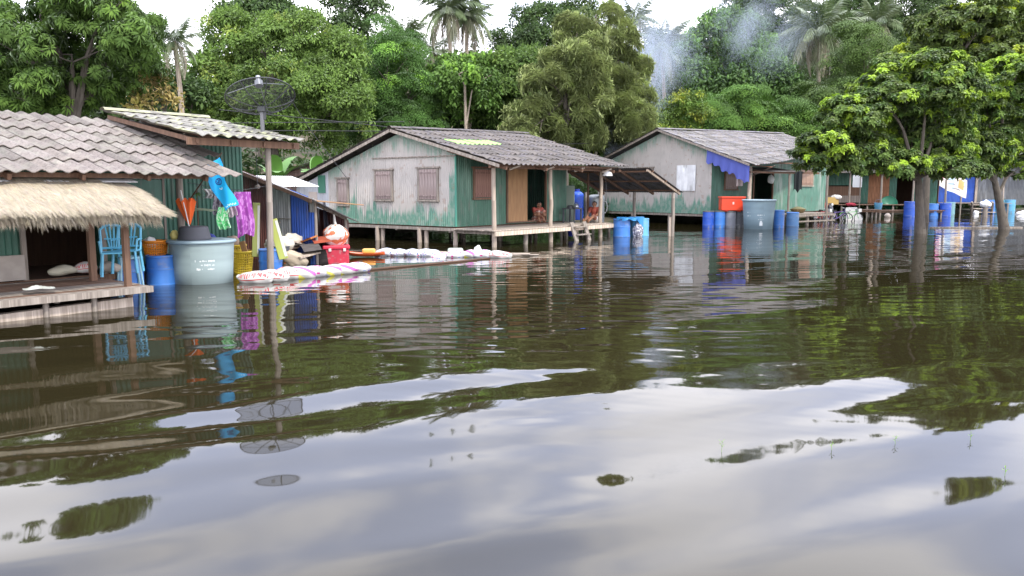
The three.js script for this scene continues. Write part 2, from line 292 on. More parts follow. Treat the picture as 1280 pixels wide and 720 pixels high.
const KIND = {
  mango: { kind: 'mango', color: [0.075, 0.142, 0.026], alt: [0.122, 0.211, 0.037], tuft: 0.6, per: 26, size: 0.78, young: 0.06, bright: [0.163, 0.272, 0.041], lift: 0.4 },
  dark: { kind: 'broad', color: [0.048, 0.093, 0.026], alt: [0.083, 0.136, 0.035], tuft: 0.75, per: 20, size: 1.35 },
  darkOpen: { kind: 'broad', color: [0.045, 0.083, 0.026], alt: [0.075, 0.121, 0.035], tuft: 0.6, per: 10, size: 1.5, fill: 0.55 },
  back: { kind: 'broad', color: [0.045, 0.078, 0.023], alt: [0.075, 0.118, 0.032], tuft: 1.1, per: 12, size: 2.6 },
  croton: { kind: 'broad', color: [0.302, 0.271, 0.058], alt: [0.452, 0.332, 0.139], tuft: 0.35, per: 8, size: 0.9, fill: 0.6 },
  olive: { kind: 'broad', color: [0.101, 0.172, 0.033], alt: [0.164, 0.259, 0.051], tuft: 0.62, per: 26, size: 0.95, young: 0.15, bright: [0.271, 0.35, 0.074] },
  feather: { kind: 'feather', color: [0.064, 0.148, 0.025], alt: [0.096, 0.198, 0.035], tuft: 0.65, per: 18, size: 1.0, young: 0.12, bright: [0.205, 0.396, 0.049] },
  featherDull: { kind: 'feather', color: [0.09, 0.158, 0.035], alt: [0.136, 0.211, 0.046], tuft: 0.8, per: 16, size: 1.35 },
  vine: { kind: 'vine', color: [0.079, 0.159, 0.026], alt: [0.122, 0.225, 0.037], tuft: 0.55, per: 20, size: 1.2, young: 0.25, bright: [0.186, 0.332, 0.047] },
  vineDark: { kind: 'vine', color: [0.075, 0.151, 0.035], alt: [0.106, 0.196, 0.046], tuft: 0.8, per: 20, size: 1.5, young: 0.1, bright: [0.151, 0.271, 0.052] },
  mid: { kind: 'broad', color: [0.085, 0.153, 0.033], alt: [0.136, 0.215, 0.044], tuft: 0.65, per: 22, size: 1.2, young: 0.1, bright: [0.186, 0.278, 0.055] },
  needle: { kind: 'needle', color: [0.38, 0.47, 0.17], alt: [0.5, 0.57, 0.23], tuft: 0.5, per: 15, size: 0.95, lift: 0.1, fill: 0.85 },
  sparse: { kind: 'broad', color: [0.136, 0.181, 0.058], tuft: 0.4, per: 3, size: 1.1, fill: 0.25 },
  bush: { kind: 'feather', color: [0.085, 0.179, 0.032], alt: [0.136, 0.257, 0.041], tuft: 0.7, per: 18, size: 1.3, young: 0.15, bright: [0.2, 0.346, 0.052] },
  bushYellow: { kind: 'broad', color: [0.109, 0.19, 0.032], alt: [0.163, 0.244, 0.041], tuft: 0.55, per: 20, size: 1.1, young: 0.22, bright: [0.353, 0.407, 0.052] },
  almond: { kind: 'rosette', color: [0.077, 0.153, 0.028], alt: [0.153, 0.213, 0.049], tuft: 0.44, per: 19, size: 0.6, young: 0.5, bright: [0.29, 0.43, 0.035], lift: 1.0, flat: 0.6, fill: 1.8 },
  almondOld: { kind: 'rosette', color: [0.098, 0.163, 0.03], alt: [0.166, 0.217, 0.052], tuft: 0.5, per: 16, size: 0.75, young: 0.2, bright: [0.392, 0.483, 0.035], lift: 0.9, flat: 0.6, fill: 1.5 },
};
tree('mango_tree', 'huge dark green mango tree behind the left grey roof', [-15.23, 0.12, -28.0],[-15.23, 5.84, -28.0], 0.35, [[-16.59, 6.15, -27.21, 1.93, 1.93, 1.73],[-14.49, 6.27, -26.81, 1.9, 1.84, 1.69],[-13.39, 6.36, -27.69, 1.34, 1.68, 1.33],[-15.54, 7.47, -26.96, 2.13, 1.2, 1.59],[-13.43, 7.41, -26.7, 1.4, 1.03, 1.13],[-17.27, 4.89, -27.7, 1.68, 0.84, 1.22],[-15.77, 5.15, -29.25, 1.77, 0.89, 1.29],[-13.24, 7.38, -28.9, 0.76, 1.02, 0.78],[-13.65, 5.48, -28.8, 0.99, 0.82, 0.83],[-18.93, 6.53, -27.17, 1.65, 2.2, 1.68]], { ...KIND.mango }, 7);
tree('broadleaf_tree', 'small dark tree between the thin palm and the olive green tree', [-15.39, 0.83, -38.0],[-15.39, 5.03, -38.0], 0.12, [[-16.01, 6.28, -38.11, 1.16, 1.0, 0.99],[-14.78, 5.82, -37.33, 0.98, 0.83, 0.83]], { ...KIND.dark }, 20, 'trees on the slope behind the houses');
tree('croton_shrub', 'yellowish thinning shrub beside the thin palm trunk', [-12.73, 0.11, -30.0],[-12.73, 4.18, -30.0], 0.06, [[-12.73, 5.4, -29.02, 0.47, 0.53, 0.44],[-12.89, 4.93, -28.82, 0.58, 0.41, 0.46],[-12.58, 4.91, -29.14, 0.47, 0.35, 0.38]], { ...KIND.croton }, 33, 'trees on the slope behind the houses');
palm('thin scruffy palm beside the huge mango tree', [-14.13, 0.38, -34.0], [-14.07, 7.96, -34.0], 1.39, 46, { thick: 0.7, n: 20, bend: 0.2 });
palm('sparse dark palm behind the left edge of the olive tree', [-17.55, 2.16, -46.0], [-17.39, 8.77, -46.0], 1.56, 59, { thick: 0.6, n: 14, bend: 0.1 });
tree('olive_tree', 'big rounded olive green tree behind the satellite dish', [-11.83, 0.65, -40.0],[-11.83, 7.44, -40.0], 0.3, [[-12.56, 9.02, -41.28, 2.84, 1.75, 2.17],[-14.13, 7.71, -40.99, 1.74, 1.99, 1.65],[-10.75, 9.34, -40.92, 2.07, 1.57, 1.69],[-9.19, 7.5, -40.9, 1.99, 1.86, 1.74],[-11.6, 6.12, -39.08, 2.96, 2.29, 2.43],[-8.14, 5.39, -39.43, 1.59, 1.79, 1.51],[-10.44, 4.69, -40.38, 2.45, 1.63, 1.92],[-14.34, 5.31, -40.7, 1.73, 1.85, 1.6],[-15.35, 6.54, -41.06, 0.91, 1.87, 1.16]], { ...KIND.olive }, 72);
tree('broadleaf_tree', 'dark crown showing above the olive tree with a pale bare stem', [-16.26, 3.14, -52.0],[-15.86, 13.72, -52.0], 0.22, [[-17.65, 12.87, -53.14, 1.61, 0.97, 1.23],[-15.12, 12.57, -50.76, 1.75, 0.92, 1.28],[-14.06, 12.56, -52.32, 1.32, 0.85, 1.02]], { ...KIND.dark }, 85, 'trees on the slope behind the houses');
tree('broadleaf_tree', 'tall dark tree with open crown and visible stem beside the olive tree', [-11.43, 2.66, -54.0],[-11.22, 13.66, -54.0], 0.22, [[-11.71, 13.57, -54.52, 1.43, 1.21, 1.21],[-9.92, 13.26, -54.02, 1.42, 1.2, 1.2],[-10.54, 11.85, -53.03, 1.61, 1.18, 1.3],[-11.39, 10.78, -53.92, 1.42, 1.2, 1.2]], { ...KIND.darkOpen }, 98, 'trees on the slope behind the houses');
tree('feathery_tree', 'bright feathery tree left of the creeper trees', [-6.83, 0.49, -45.0],[-6.83, 7.56, -45.0], 0.2, [[-6.81, 8.11, -43.77, 1.59, 2.43, 1.73],[-6.28, 9.53, -46.3, 1.59, 1.5, 1.4],[-7.85, 6.57, -46.1, 1.96, 2.24, 1.86],[-5.35, 7.21, -45.14, 1.46, 2.19, 1.57],[-6.18, 5.1, -44.4, 2.15, 1.53, 1.72],[-8.5, 5.1, -46.23, 1.4, 1.59, 1.33]], { ...KIND.feather }, 111);
palm('shaggy palm with brown crown sunk in the feathery tree', [-7.16, 2.01, -56.0], [-7.35, 12.09, -56.0], 2.16, 124, { n: 26, bend: 0.1 });
palm('small palm below the two tall palms', [-5.93, 2.42, -60.0], [-5.83, 11.79, -60.0], 1.63, 137, { thick: 0.7, n: 16, bend: 0.1 });
palm('tallest palm at the top edge, left one of the pair', [-4.83, 2.53, -62.0], [-4.84, 15.17, -62.0], 3.23, 150, { n: 26, bend: 0.2 });
palm('palm with grey hanging fronds, right one of the tall pair', [-3.4, 2.47, -63.0], [-3.45, 14.91, -63.0], 2.85, 163, { n: 28, bend: -0.1 });
tree('creeper_tree', 'tree smothered in bright creepers with a pale bare trunk', [-2.44, 0.28, -47.0],[-2.59, 8.34, -47.0], 0.16, [[-3.73, 8.23, -47.22, 1.62, 1.24, 1.33],[-1.8, 8.96, -48.15, 1.75, 0.97, 1.3],[-4.98, 7.69, -48.04, 1.26, 1.46, 1.2],[-2.78, 8.12, -47.03, 1.43, 1.05, 1.15]], { ...KIND.vine, curtains: [[-4.21, 5.3, 8.42, -45.1, 0.8],[-3.64, 6.65, 8.64, -45.1, 0.8],[-2.96, 6.2, 8.64, -45.1, 0.8],[-2.18, 7.54, 8.86, -45.1, 0.8],[-1.14, 6.65, 8.64, -45.1, 0.8],[-4.8, 5.08, 7.98, -45.1, 0.8],[-1.73, 6.87, 8.2, -45.1, 0.8]], bark: paleBark }, 176);
tree('broadleaf_tree', 'dark undergrowth tree below the creepers', [-2.97, 0.56, -50.0],[-2.97, 5.23, -50.0], 0.15, [[-4.69, 6.07, -49.74, 1.71, 1.41, 1.43],[-2.74, 6.6, -50.3, 1.53, 1.32, 1.3],[-1.48, 6.07, -49.79, 1.51, 1.41, 1.32]], { ...KIND.dark }, 189, 'trees on the slope behind the houses');
tree('broadleaf_tree', 'rounded mid green tree behind the roof ridge of the middle house', [0.17, 0.26, -49.0],[0.17, 7.27, -49.0], 0.22, [[0.24, 7.78, -47.98, 2.23, 2.04, 1.94],[-0.96, 6.19, -48.42, 1.86, 1.47, 1.54],[1.08, 9.22, -49.94, 1.92, 1.21, 1.48],[-1.88, 7.28, -47.63, 1.16, 1.25, 1.07],[2.36, 7.28, -47.64, 1.45, 1.83, 1.44]], { ...KIND.mid }, 202, 'trees on the slope behind the houses');
tree('broadleaf_tree', 'very dark tall tree against the sky behind the wispy trees', [2.71, 2.39, -68.0],[2.71, 12.65, -68.0], 0.3, [[2.81, 15.37, -68.38, 3.18, 2.21, 2.52],[0.99, 13.51, -67.34, 2.32, 1.63, 1.85],[4.28, 12.99, -68.1, 2.48, 2.34, 2.18],[5.45, 15.41, -67.91, 2.06, 1.92, 1.81],[0.0, 12.12, -67.53, 1.64, 1.37, 1.38]], { ...KIND.dark }, 215, 'trees on the slope behind the houses');
tree('casuarina_tree', 'wispy yellow green casuarina behind the middle roof', [2.8, -0.07, -43.0],[2.8, 7.95, -43.0], 0.2, [[3.31, 10.16, -44.49, 0.9, 0.99, 0.84],[3.64, 8.83, -42.09, 1.02, 0.94, 0.89],[2.61, 8.53, -42.74, 1.12, 0.86, 0.92],[2.08, 7.3, -42.11, 1.19, 0.85, 0.95],[3.51, 7.47, -43.4, 1.14, 0.97, 0.97],[4.25, 7.82, -42.33, 0.86, 0.94, 0.8],[1.18, 5.88, -42.57, 1.21, 0.86, 0.96],[2.77, 6.07, -43.74, 1.42, 0.97, 1.12],[4.12, 6.2, -42.46, 1.12, 1.03, 0.97],[1.89, 4.84, -43.18, 1.48, 0.96, 1.15],[3.61, 4.83, -44.21, 1.52, 0.98, 1.18],[0.67, 4.67, -41.8, 1.01, 0.76, 0.82]], { ...KIND.needle }, 228, 'casuarina trees behind the middle house');
tree('casuarina_tree', 'smoke veiled casuarina standing right of the other one', [6.08, 0.06, -47.0],[6.08, 8.51, -47.0], 0.2, [[5.63, 10.82, -45.68, 0.74, 0.92, 0.73],[6.07, 9.86, -46.19, 0.93, 0.93, 0.84],[5.55, 9.41, -47.8, 0.97, 0.97, 0.87],[6.72, 8.7, -47.35, 1.05, 0.96, 0.91],[5.66, 7.83, -46.21, 1.12, 1.03, 0.98],[6.89, 7.24, -46.49, 1.03, 1.03, 0.93],[6.02, 6.47, -46.03, 1.3, 1.02, 1.08],[5.21, 5.83, -46.88, 1.14, 1.04, 0.99],[6.89, 5.63, -45.63, 1.11, 1.11, 1.0],[6.16, 4.86, -47.59, 1.54, 0.96, 1.18]], { ...KIND.needle }, 241, 'casuarina trees behind the middle house');
tree('bare_tree', 'thin bare tree with few leaves above the casuarinas', [6.08, 0.56, -58.0],[5.95, 13.99, -58.0], 0.1, [[6.07, 14.23, -59.19, 1.56, 1.2, 1.27],[7.55, 13.71, -59.36, 1.2, 1.08, 1.04]], { ...KIND.sparse }, 254, 'trees on the slope behind the houses');
palm('dark palm top left of the smoke', [11.15, 1.94, -72.0], [10.77, 16.63, -72.0], 2.45, 267, { n: 20 });
palm('pale palm hanging in the smoke', [13.14, 1.4, -70.0], [12.78, 13.97, -70.0], 3.17, 280, { n: 26 });
tree('broadleaf_tree', 'grey green tree within the smoke', [15.35, 2.45, -78.0],[15.35, 10.9, -78.0], 0.25, [[15.66, 13.21, -78.7, 3.34, 3.5, 3.06],[13.74, 10.48, -79.38, 3.05, 3.05, 2.74],[16.66, 10.17, -76.55, 3.1, 2.79, 2.68]], { ...KIND.mid }, 293, 'trees on the slope behind the houses');
tree('creeper_tree', 'great creeper covered tree with hanging curtains behind the right house', [18.07, 0.41, -65.0],[18.07, 12.1, -65.0], 0.3, [[15.78, 13.36, -64.37, 2.86, 2.08, 2.3],[19.03, 13.35, -66.4, 2.95, 2.28, 2.42],[17.19, 11.23, -65.83, 3.66, 2.26, 2.81],[20.52, 11.45, -64.73, 1.96, 2.36, 1.9],[17.83, 15.22, -66.33, 2.01, 1.34, 1.58]], { ...KIND.vineDark, curtains: [[14.34, 8.52, 12.04, -62.1, 1.0],[15.6, 8.1, 10.53, -62.1, 1.0],[16.55, 7.79, 10.83, -62.1, 1.0],[17.78, 8.4, 10.53, -62.1, 1.0],[19.05, 7.79, 10.83, -62.1, 1.0],[20.1, 8.1, 12.04, -62.1, 1.0],[20.92, 7.79, 11.74, -62.1, 1.0],[21.53, 8.1, 10.83, -62.1, 1.0],[17.13, 9.01, 11.44, -62.1, 1.0]] }, 306);
tree('broadleaf_tree', 'dark tree on the skyline left of the big palm', [27.37, 2.19, -84.0],[27.37, 15.83, -84.0], 0.3, [[24.89, 19.32, -84.36, 3.75, 2.39, 2.9],[28.63, 19.44, -84.95, 3.61, 2.58, 2.89],[26.58, 16.51, -83.38, 3.37, 2.87, 2.86],[29.39, 15.27, -83.07, 2.86, 3.19, 2.69]], { ...KIND.dark }, 319, 'trees on the slope behind the houses');
tree('broadleaf_tree', 'dark shaded tree under the skyline between creepers and palm', [21.28, 1.15, -74.0],[21.28, 8.73, -74.0], 0.3, [[21.52, 10.59, -73.83, 3.73, 2.54, 2.94],[24.84, 10.83, -72.91, 2.95, 2.8, 2.6],[17.48, 10.21, -73.64, 2.98, 2.38, 2.47]], { ...KIND.dark }, 332, 'trees on the slope behind the houses');
palm('broad pale coconut palm behind the right house', [24.92, 0.21, -66.0], [24.76, 14.28, -66.0], 3.89, 345, { n: 30, bend: 0.2 });
palm('brownish palm between skyline trees right of the broad palm', [34.61, 0.54, -76.0], [33.89, 17.02, -76.0], 3.1, 358, { n: 26 });
tree('broadleaf_tree', 'dark skyline tree between the two right palms', [35.97, 2.06, -88.0],[35.97, 17.21, -88.0], 0.3, [[36.81, 21.2, -89.39, 2.71, 1.81, 2.12],[35.12, 18.48, -87.49, 3.01, 2.3, 2.46]], { ...KIND.dark }, 371, 'trees on the slope behind the houses');
tree('broadleaf_tree', 'dark skyline tree right of the brownish palm', [40.63, 1.67, -88.0],[40.63, 16.9, -88.0], 0.3, [[41.77, 20.91, -86.53, 3.67, 2.1, 2.76],[39.49, 17.49, -86.63, 3.5, 2.98, 2.97]], { ...KIND.dark }, 384, 'trees on the slope behind the houses');
tree('feathery_tree', 'soft feathery tree right of the broad palm', [25.36, 0.05, -60.0],[25.36, 9.15, -60.0], 0.22, [[26.08, 11.62, -59.01, 2.74, 1.91, 2.18],[25.1, 9.83, -60.85, 2.22, 2.09, 1.95],[23.02, 7.82, -59.59, 2.17, 2.17, 1.95],[27.52, 9.75, -59.37, 2.4, 2.16, 2.08],[25.06, 7.4, -58.79, 2.38, 2.02, 2.02]], { ...KIND.featherDull }, 397);
tree('leafy_bush', 'yellow green bush between the middle and right roofs', [7.55, 0.1, -50.0],[7.55, 4.51, -50.0], 0.08, [[7.77, 5.81, -51.45, 1.77, 1.56, 1.52],[6.45, 4.51, -49.77, 1.31, 0.91, 1.04],[8.42, 4.57, -49.12, 1.39, 0.89, 1.08]], { ...KIND.bushYellow }, 410, 'bushes behind the right house');
tree('leafy_bush', 'bright leafy bush above the left slope of the right roof', [10.31, 0.13, -54.0],[10.31, 4.91, -54.0], 0.08, [[10.88, 6.31, -52.68, 2.13, 1.38, 1.66],[9.74, 5.39, -52.67, 1.81, 1.17, 1.41]], { ...KIND.bushYellow }, 423, 'bushes behind the right house');
tree('leafy_bush', 'broad bush behind the ridge of the right roof', [14.71, 0.15, -58.0],[14.71, 5.57, -58.0], 0.08, [[14.02, 7.12, -57.01, 2.08, 1.38, 1.63],[15.41, 6.35, -58.53, 2.6, 1.3, 1.89]], { ...KIND.bush }, 436, 'bushes behind the right house');
tree('leafy_bush', 'rounded bush behind the middle of the right roof', [17.05, 0.11, -58.0],[17.05, 5.73, -58.0], 0.08, [[16.65, 7.33, -56.95, 1.96, 1.38, 1.56],[17.44, 6.2, -56.62, 2.29, 1.26, 1.7]], { ...KIND.bush }, 449, 'bushes behind the right house');
tree('leafy_bush', 'light green bush behind the right end of the right roof', [20.33, 0.11, -58.0],[20.33, 5.27, -58.0], 0.08, [[19.85, 6.76, -57.97, 2.23, 1.64, 1.8],[20.8, 5.46, -57.25, 1.97, 1.39, 1.57]], { ...KIND.bush }, 462, 'bushes behind the right house');
tree('almond_tree', 'taller almond tree with yellow leaves in the top right corner', [22.85, -0.7, -44.0],[22.94, 7.29, -44.0], 0.22, [[24.08, 10.17, -45.49, 2.21, 1.56, 1.76],[24.73, 10.51, -42.87, 1.99, 1.39, 1.58],[26.97, 8.78, -44.09, 1.96, 1.6, 1.64],[22.5, 8.6, -44.82, 1.81, 1.27, 1.44],[24.53, 8.52, -43.73, 2.03, 1.5, 1.64],[28.93, 10.51, -45.46, 1.84, 2.3, 1.82],[26.11, 11.88, -43.93, 1.78, 1.11, 1.37]], { ...KIND.almondOld }, 475, 'sea almond trees standing in the water');
tree('almond_tree', 'spreading almond tree with bright new leaves, straight trunk in the water', [17.3, -0.3, -33.5],[16.91, 3.39, -33.5], 0.2, [[13.56, 4.57, -32.67, 1.45, 1.32, 1.26],[15.37, 5.58, -33.21, 1.75, 1.21, 1.38],[12.58, 3.39, -32.02, 1.17, 0.71, 0.89],[14.93, 3.25, -33.25, 1.68, 0.81, 1.21],[16.8, 5.84, -32.7, 1.72, 1.19, 1.36],[18.18, 3.65, -34.75, 1.9, 1.05, 1.41],[16.82, 4.63, -34.56, 1.75, 1.26, 1.4],[18.08, 5.19, -33.5, 1.49, 1.35, 1.29],[11.89, 3.01, -32.0, 0.71, 0.58, 0.6],[13.73, 2.84, -32.71, 1.19, 0.53, 0.84],[15.84, 2.78, -32.68, 1.32, 0.53, 0.91],[17.92, 2.65, -32.57, 1.19, 0.53, 0.84]], { ...KIND.almond }, 488, 'sea almond trees standing in the water');
tree('almond_tree', 'almond tree on the right edge with a dark leaning trunk', [22.93, -0.3, -36.8],[22.09, 2.74, -36.8], 0.22, [[21.19, 5.7, -36.16, 1.68, 1.61, 1.49],[23.69, 4.39, -37.69, 1.52, 1.52, 1.37],[20.95, 3.36, -35.94, 1.67, 0.87, 1.22],[21.94, 6.35, -35.72, 1.66, 1.44, 1.42],[25.12, 5.44, -37.83, 1.68, 2.29, 1.73],[21.29, 2.75, -36.96, 1.27, 0.56, 0.89],[23.79, 2.69, -37.98, 1.38, 0.54, 0.95]], { ...KIND.almond }, 501, 'sea almond trees standing in the water');
tree('forest_tree', 'shaded forest tree beyond the left edge behind the mango tree', [-41.76, 5.98, -60.0],[-41.76, 10.68, -60.0], 0.3, [[-41.78, 12.06, -59.61, 2.62, 2.05, 2.16],[-41.4, 10.52, -61.6, 2.89, 2.49, 2.46],[-42.61, 8.16, -60.62, 3.55, 2.7, 2.9],[-41.25, 5.95, -61.16, 3.59, 2.47, 2.84]], { ...KIND.back }, 514, 'shaded trees filling the slope');
tree('forest_tree', 'shaded forest tree deep behind the left half of the mango tree', [-36.28, 6.22, -62.0],[-36.28, 10.72, -62.0], 0.3, [[-38.0, 12.04, -62.98, 2.77, 2.17, 2.28],[-35.59, 9.97, -61.98, 2.91, 2.51, 2.48],[-36.51, 7.54, -60.37, 3.54, 2.69, 2.89],[-35.03, 5.33, -60.84, 3.57, 2.46, 2.82]], { ...KIND.back }, 527, 'shaded trees filling the slope');
tree('forest_tree', 'shaded forest tree deep behind the right half of the mango tree', [-29.42, 5.65, -60.0],[-29.42, 9.47, -60.0], 0.3, [[-30.53, 10.62, -61.5, 2.7, 2.11, 2.23],[-28.76, 8.73, -61.6, 2.89, 2.49, 2.46],[-30.66, 6.47, -61.7, 3.62, 2.74, 2.95],[-27.73, 4.08, -59.35, 3.48, 2.4, 2.75]], { ...KIND.back }, 540, 'shaded trees filling the slope');
tree('forest_tree', 'shaded forest tree filling the gap behind the thin palm', [-26.43, 6.71, -66.0],[-26.43, 7.69, -66.0], 0.3, [[-27.34, 8.13, -66.63, 2.93, 2.29, 2.41],[-25.55, 6.08, -67.2, 3.15, 2.72, 2.69],[-27.29, 3.56, -66.57, 3.9, 2.96, 3.18],[-25.55, 1.03, -67.26, 3.94, 2.72, 3.12]], { ...KIND.back }, 553, 'shaded trees filling the slope');
tree('forest_tree', 'shaded forest tree behind the left side of the olive tree', [-23.37, 7.29, -70.0],[-23.37, 10.77, -70.0], 0.3, [[-24.45, 11.84, -70.11, 3.08, 2.41, 2.54],[-22.49, 9.73, -70.62, 3.31, 2.86, 2.82],[-24.61, 7.14, -70.74, 4.15, 3.15, 3.38],[-21.93, 4.44, -69.07, 4.05, 2.79, 3.21]], { ...KIND.back }, 566, 'shaded trees filling the slope');
tree('forest_tree', 'shaded forest tree behind the right side of the olive tree', [-18.45, 7.21, -72.0],[-18.45, 12.29, -72.0], 0.3, [[-19.84, 13.76, -73.69, 3.24, 2.53, 2.67],[-17.63, 11.52, -73.83, 3.46, 2.99, 2.95],[-18.82, 8.47, -70.3, 4.12, 3.13, 3.36],[-17.51, 6.07, -73.88, 4.33, 2.99, 3.43]], { ...KIND.back }, 579, 'shaded trees filling the slope');
tree('forest_tree', 'shaded forest tree behind the feathery tree', [-12.99, 6.94, -74.0],[-12.99, 11.93, -74.0], 0.3, [[-14.48, 13.38, -75.85, 3.34, 2.61, 2.75],[-11.95, 10.91, -74.67, 3.5, 3.02, 2.98],[-13.61, 7.95, -72.18, 4.23, 3.21, 3.45],[-11.91, 5.42, -75.6, 4.43, 3.06, 3.51]], { ...KIND.back }, 592, 'shaded trees filling the slope');
tree('forest_tree', 'shaded forest tree behind the shaggy sunken palm', [-8.96, 6.7, -78.0],[-8.96, 10.79, -78.0], 0.3, [[-10.11, 12.01, -76.51, 3.37, 2.63, 2.77],[-8.07, 9.99, -79.87, 3.75, 3.23, 3.19],[-10.18, 6.95, -78.67, 4.61, 3.5, 3.76],[-7.47, 3.95, -76.24, 4.47, 3.08, 3.54]], { ...KIND.back }, 605, 'shaded trees filling the slope');
tree('forest_tree', 'shaded forest tree behind the creeper tree with the bare trunk', [-2.85, 5.71, -80.0],[-2.85, 10.52, -80.0], 0.3, [[-4.19, 11.92, -78.67, 3.46, 2.7, 2.85],[-1.76, 9.66, -80.54, 3.78, 3.26, 3.22],[-4.0, 6.66, -80.28, 4.71, 3.57, 3.84],[-1.46, 3.67, -80.99, 4.75, 3.28, 3.76]], { ...KIND.back }, 618, 'shaded trees filling the slope');
tree('forest_tree', 'shaded forest tree behind the rounded mid green tree', [2.01, 5.64, -84.0],[2.01, 11.55, -84.0], 0.3, [[0.51, 13.23, -85.71, 3.77, 2.95, 3.1],[3.12, 10.29, -82.87, 3.89, 3.35, 3.31],[0.82, 7.17, -82.01, 4.81, 3.65, 3.92],[3.6, 4.2, -85.69, 5.03, 3.47, 3.98]], { ...KIND.back }, 631, 'shaded trees filling the slope');
tree('forest_tree', 'shaded forest tree behind the two casuarinas', [8.88, 4.93, -86.0],[8.88, 11.88, -86.0], 0.3, [[7.12, 13.82, -84.05, 3.7, 2.89, 3.04],[10.21, 11.61, -87.51, 4.11, 3.54, 3.5],[7.55, 8.15, -84.46, 4.95, 3.76, 4.04],[10.63, 5.1, -87.24, 5.12, 3.53, 4.05]], { ...KIND.back }, 644, 'shaded trees filling the slope');
tree('forest_tree', 'shaded forest tree below the dark palm left of the smoke', [15.19, 5.21, -92.0],[15.19, 11.53, -92.0], 0.3, [[13.43, 13.31, -93.13, 4.1, 3.2, 3.37],[16.5, 10.46, -93.51, 4.39, 3.78, 3.74],[13.78, 6.92, -92.2, 5.41, 4.1, 4.41],[17.04, 3.48, -93.51, 5.48, 3.78, 4.34]], { ...KIND.back }, 657, 'shaded trees filling the slope');
tree('forest_tree', 'shaded forest tree behind the grey green smoky tree', [21.39, 5.15, -96.0],[21.39, 12.41, -96.0], 0.3, [[19.26, 14.43, -94.81, 4.17, 3.26, 3.43],[22.79, 11.69, -96.69, 4.54, 3.91, 3.86],[19.92, 8.02, -95.32, 5.59, 4.24, 4.56],[23.61, 4.52, -97.57, 5.72, 3.95, 4.53]], { ...KIND.back }, 670, 'shaded trees filling the slope');
tree('forest_tree', 'shaded forest tree behind the great creeper tree', [29.01, 5.11, -100.0],[29.01, 15.4, -100.0], 0.3, [[27.42, 18.17, -101.09, 4.45, 3.48, 3.66],[30.35, 14.91, -99.89, 4.69, 4.04, 3.99],[27.79, 11.26, -100.11, 5.87, 4.45, 4.79],[30.49, 7.43, -98.11, 5.75, 3.97, 4.55]], { ...KIND.back }, 683, 'shaded trees filling the slope');
tree('forest_tree', 'shaded forest tree behind the broad pale palm', [37.46, 4.98, -104.0],[37.46, 15.51, -104.0], 0.3, [[34.73, 18.34, -102.14, 4.49, 3.51, 3.7],[38.93, 15.49, -104.38, 4.9, 4.22, 4.17],[36.07, 11.62, -103.96, 6.1, 4.62, 4.97],[40.12, 7.85, -105.46, 6.18, 4.27, 4.89]], { ...KIND.back }, 696, 'shaded trees filling the slope');
tree('forest_tree', 'shaded forest tree behind the soft feathery tree', [44.55, 4.45, -104.0],[44.55, 16.49, -104.0], 0.3, [[42.64, 19.7, -104.43, 4.59, 3.59, 3.78],[45.28, 16.24, -102.56, 4.81, 4.15, 4.1],[43.02, 12.58, -103.45, 6.07, 4.6, 4.95],[47.24, 8.85, -105.07, 6.16, 4.25, 4.88]], { ...KIND.back }, 709, 'shaded trees filling the slope');
tree('forest_tree', 'shaded forest tree behind the brownish palm', [49.89, 3.36, -100.0],[49.89, 15.68, -100.0], 0.3, [[47.75, 18.96, -100.09, 4.4, 3.44, 3.63],[50.05, 15.61, -98.04, 4.6, 3.97, 3.92],[49.17, 12.36, -101.35, 5.94, 4.51, 4.85],[52.61, 8.61, -101.31, 5.94, 4.1, 4.7]], { ...KIND.back }, 722, 'shaded trees filling the slope');
tree('forest_tree', 'shaded forest tree behind the top right almond tree', [51.01, 1.54, -90.0],[51.01, 13.04, -90.0], 0.3, [[48.27, 16.12, -88.34, 3.89, 3.04, 3.2],[52.31, 13.64, -90.17, 4.23, 3.65, 3.6],[49.7, 10.27, -89.52, 5.25, 3.98, 4.28],[53.74, 7.04, -91.15, 5.35, 3.69, 4.23]], { ...KIND.back }, 735, 'shaded trees filling the slope');
tree('forest_tree', 'shaded forest tree behind the right edge almond tree', [54.29, 0.65, -84.0],[54.29, 12.84, -84.0], 0.3, [[51.97, 16.09, -83.24, 3.66, 2.86, 3.02],[54.59, 13.5, -82.93, 3.89, 3.35, 3.31],[53.19, 10.56, -83.95, 4.92, 3.73, 4.01],[57.4, 7.58, -85.87, 5.04, 3.47, 3.99]], { ...KIND.back }, 748, 'shaded trees filling the slope');
tree('forest_tree', 'shaded forest tree beyond the right edge of the picture', [56.97, 0.26, -80.0],[56.97, 12.7, -80.0], 0.3, [[54.25, 16.01, -78.38, 3.45, 2.69, 2.84],[56.99, 13.63, -78.46, 3.68, 3.17, 3.14],[56.51, 10.98, -80.48, 4.72, 3.58, 3.85],[60.11, 8.09, -81.54, 4.78, 3.3, 3.78]], { ...KIND.back }, 761, 'shaded trees filling the slope');

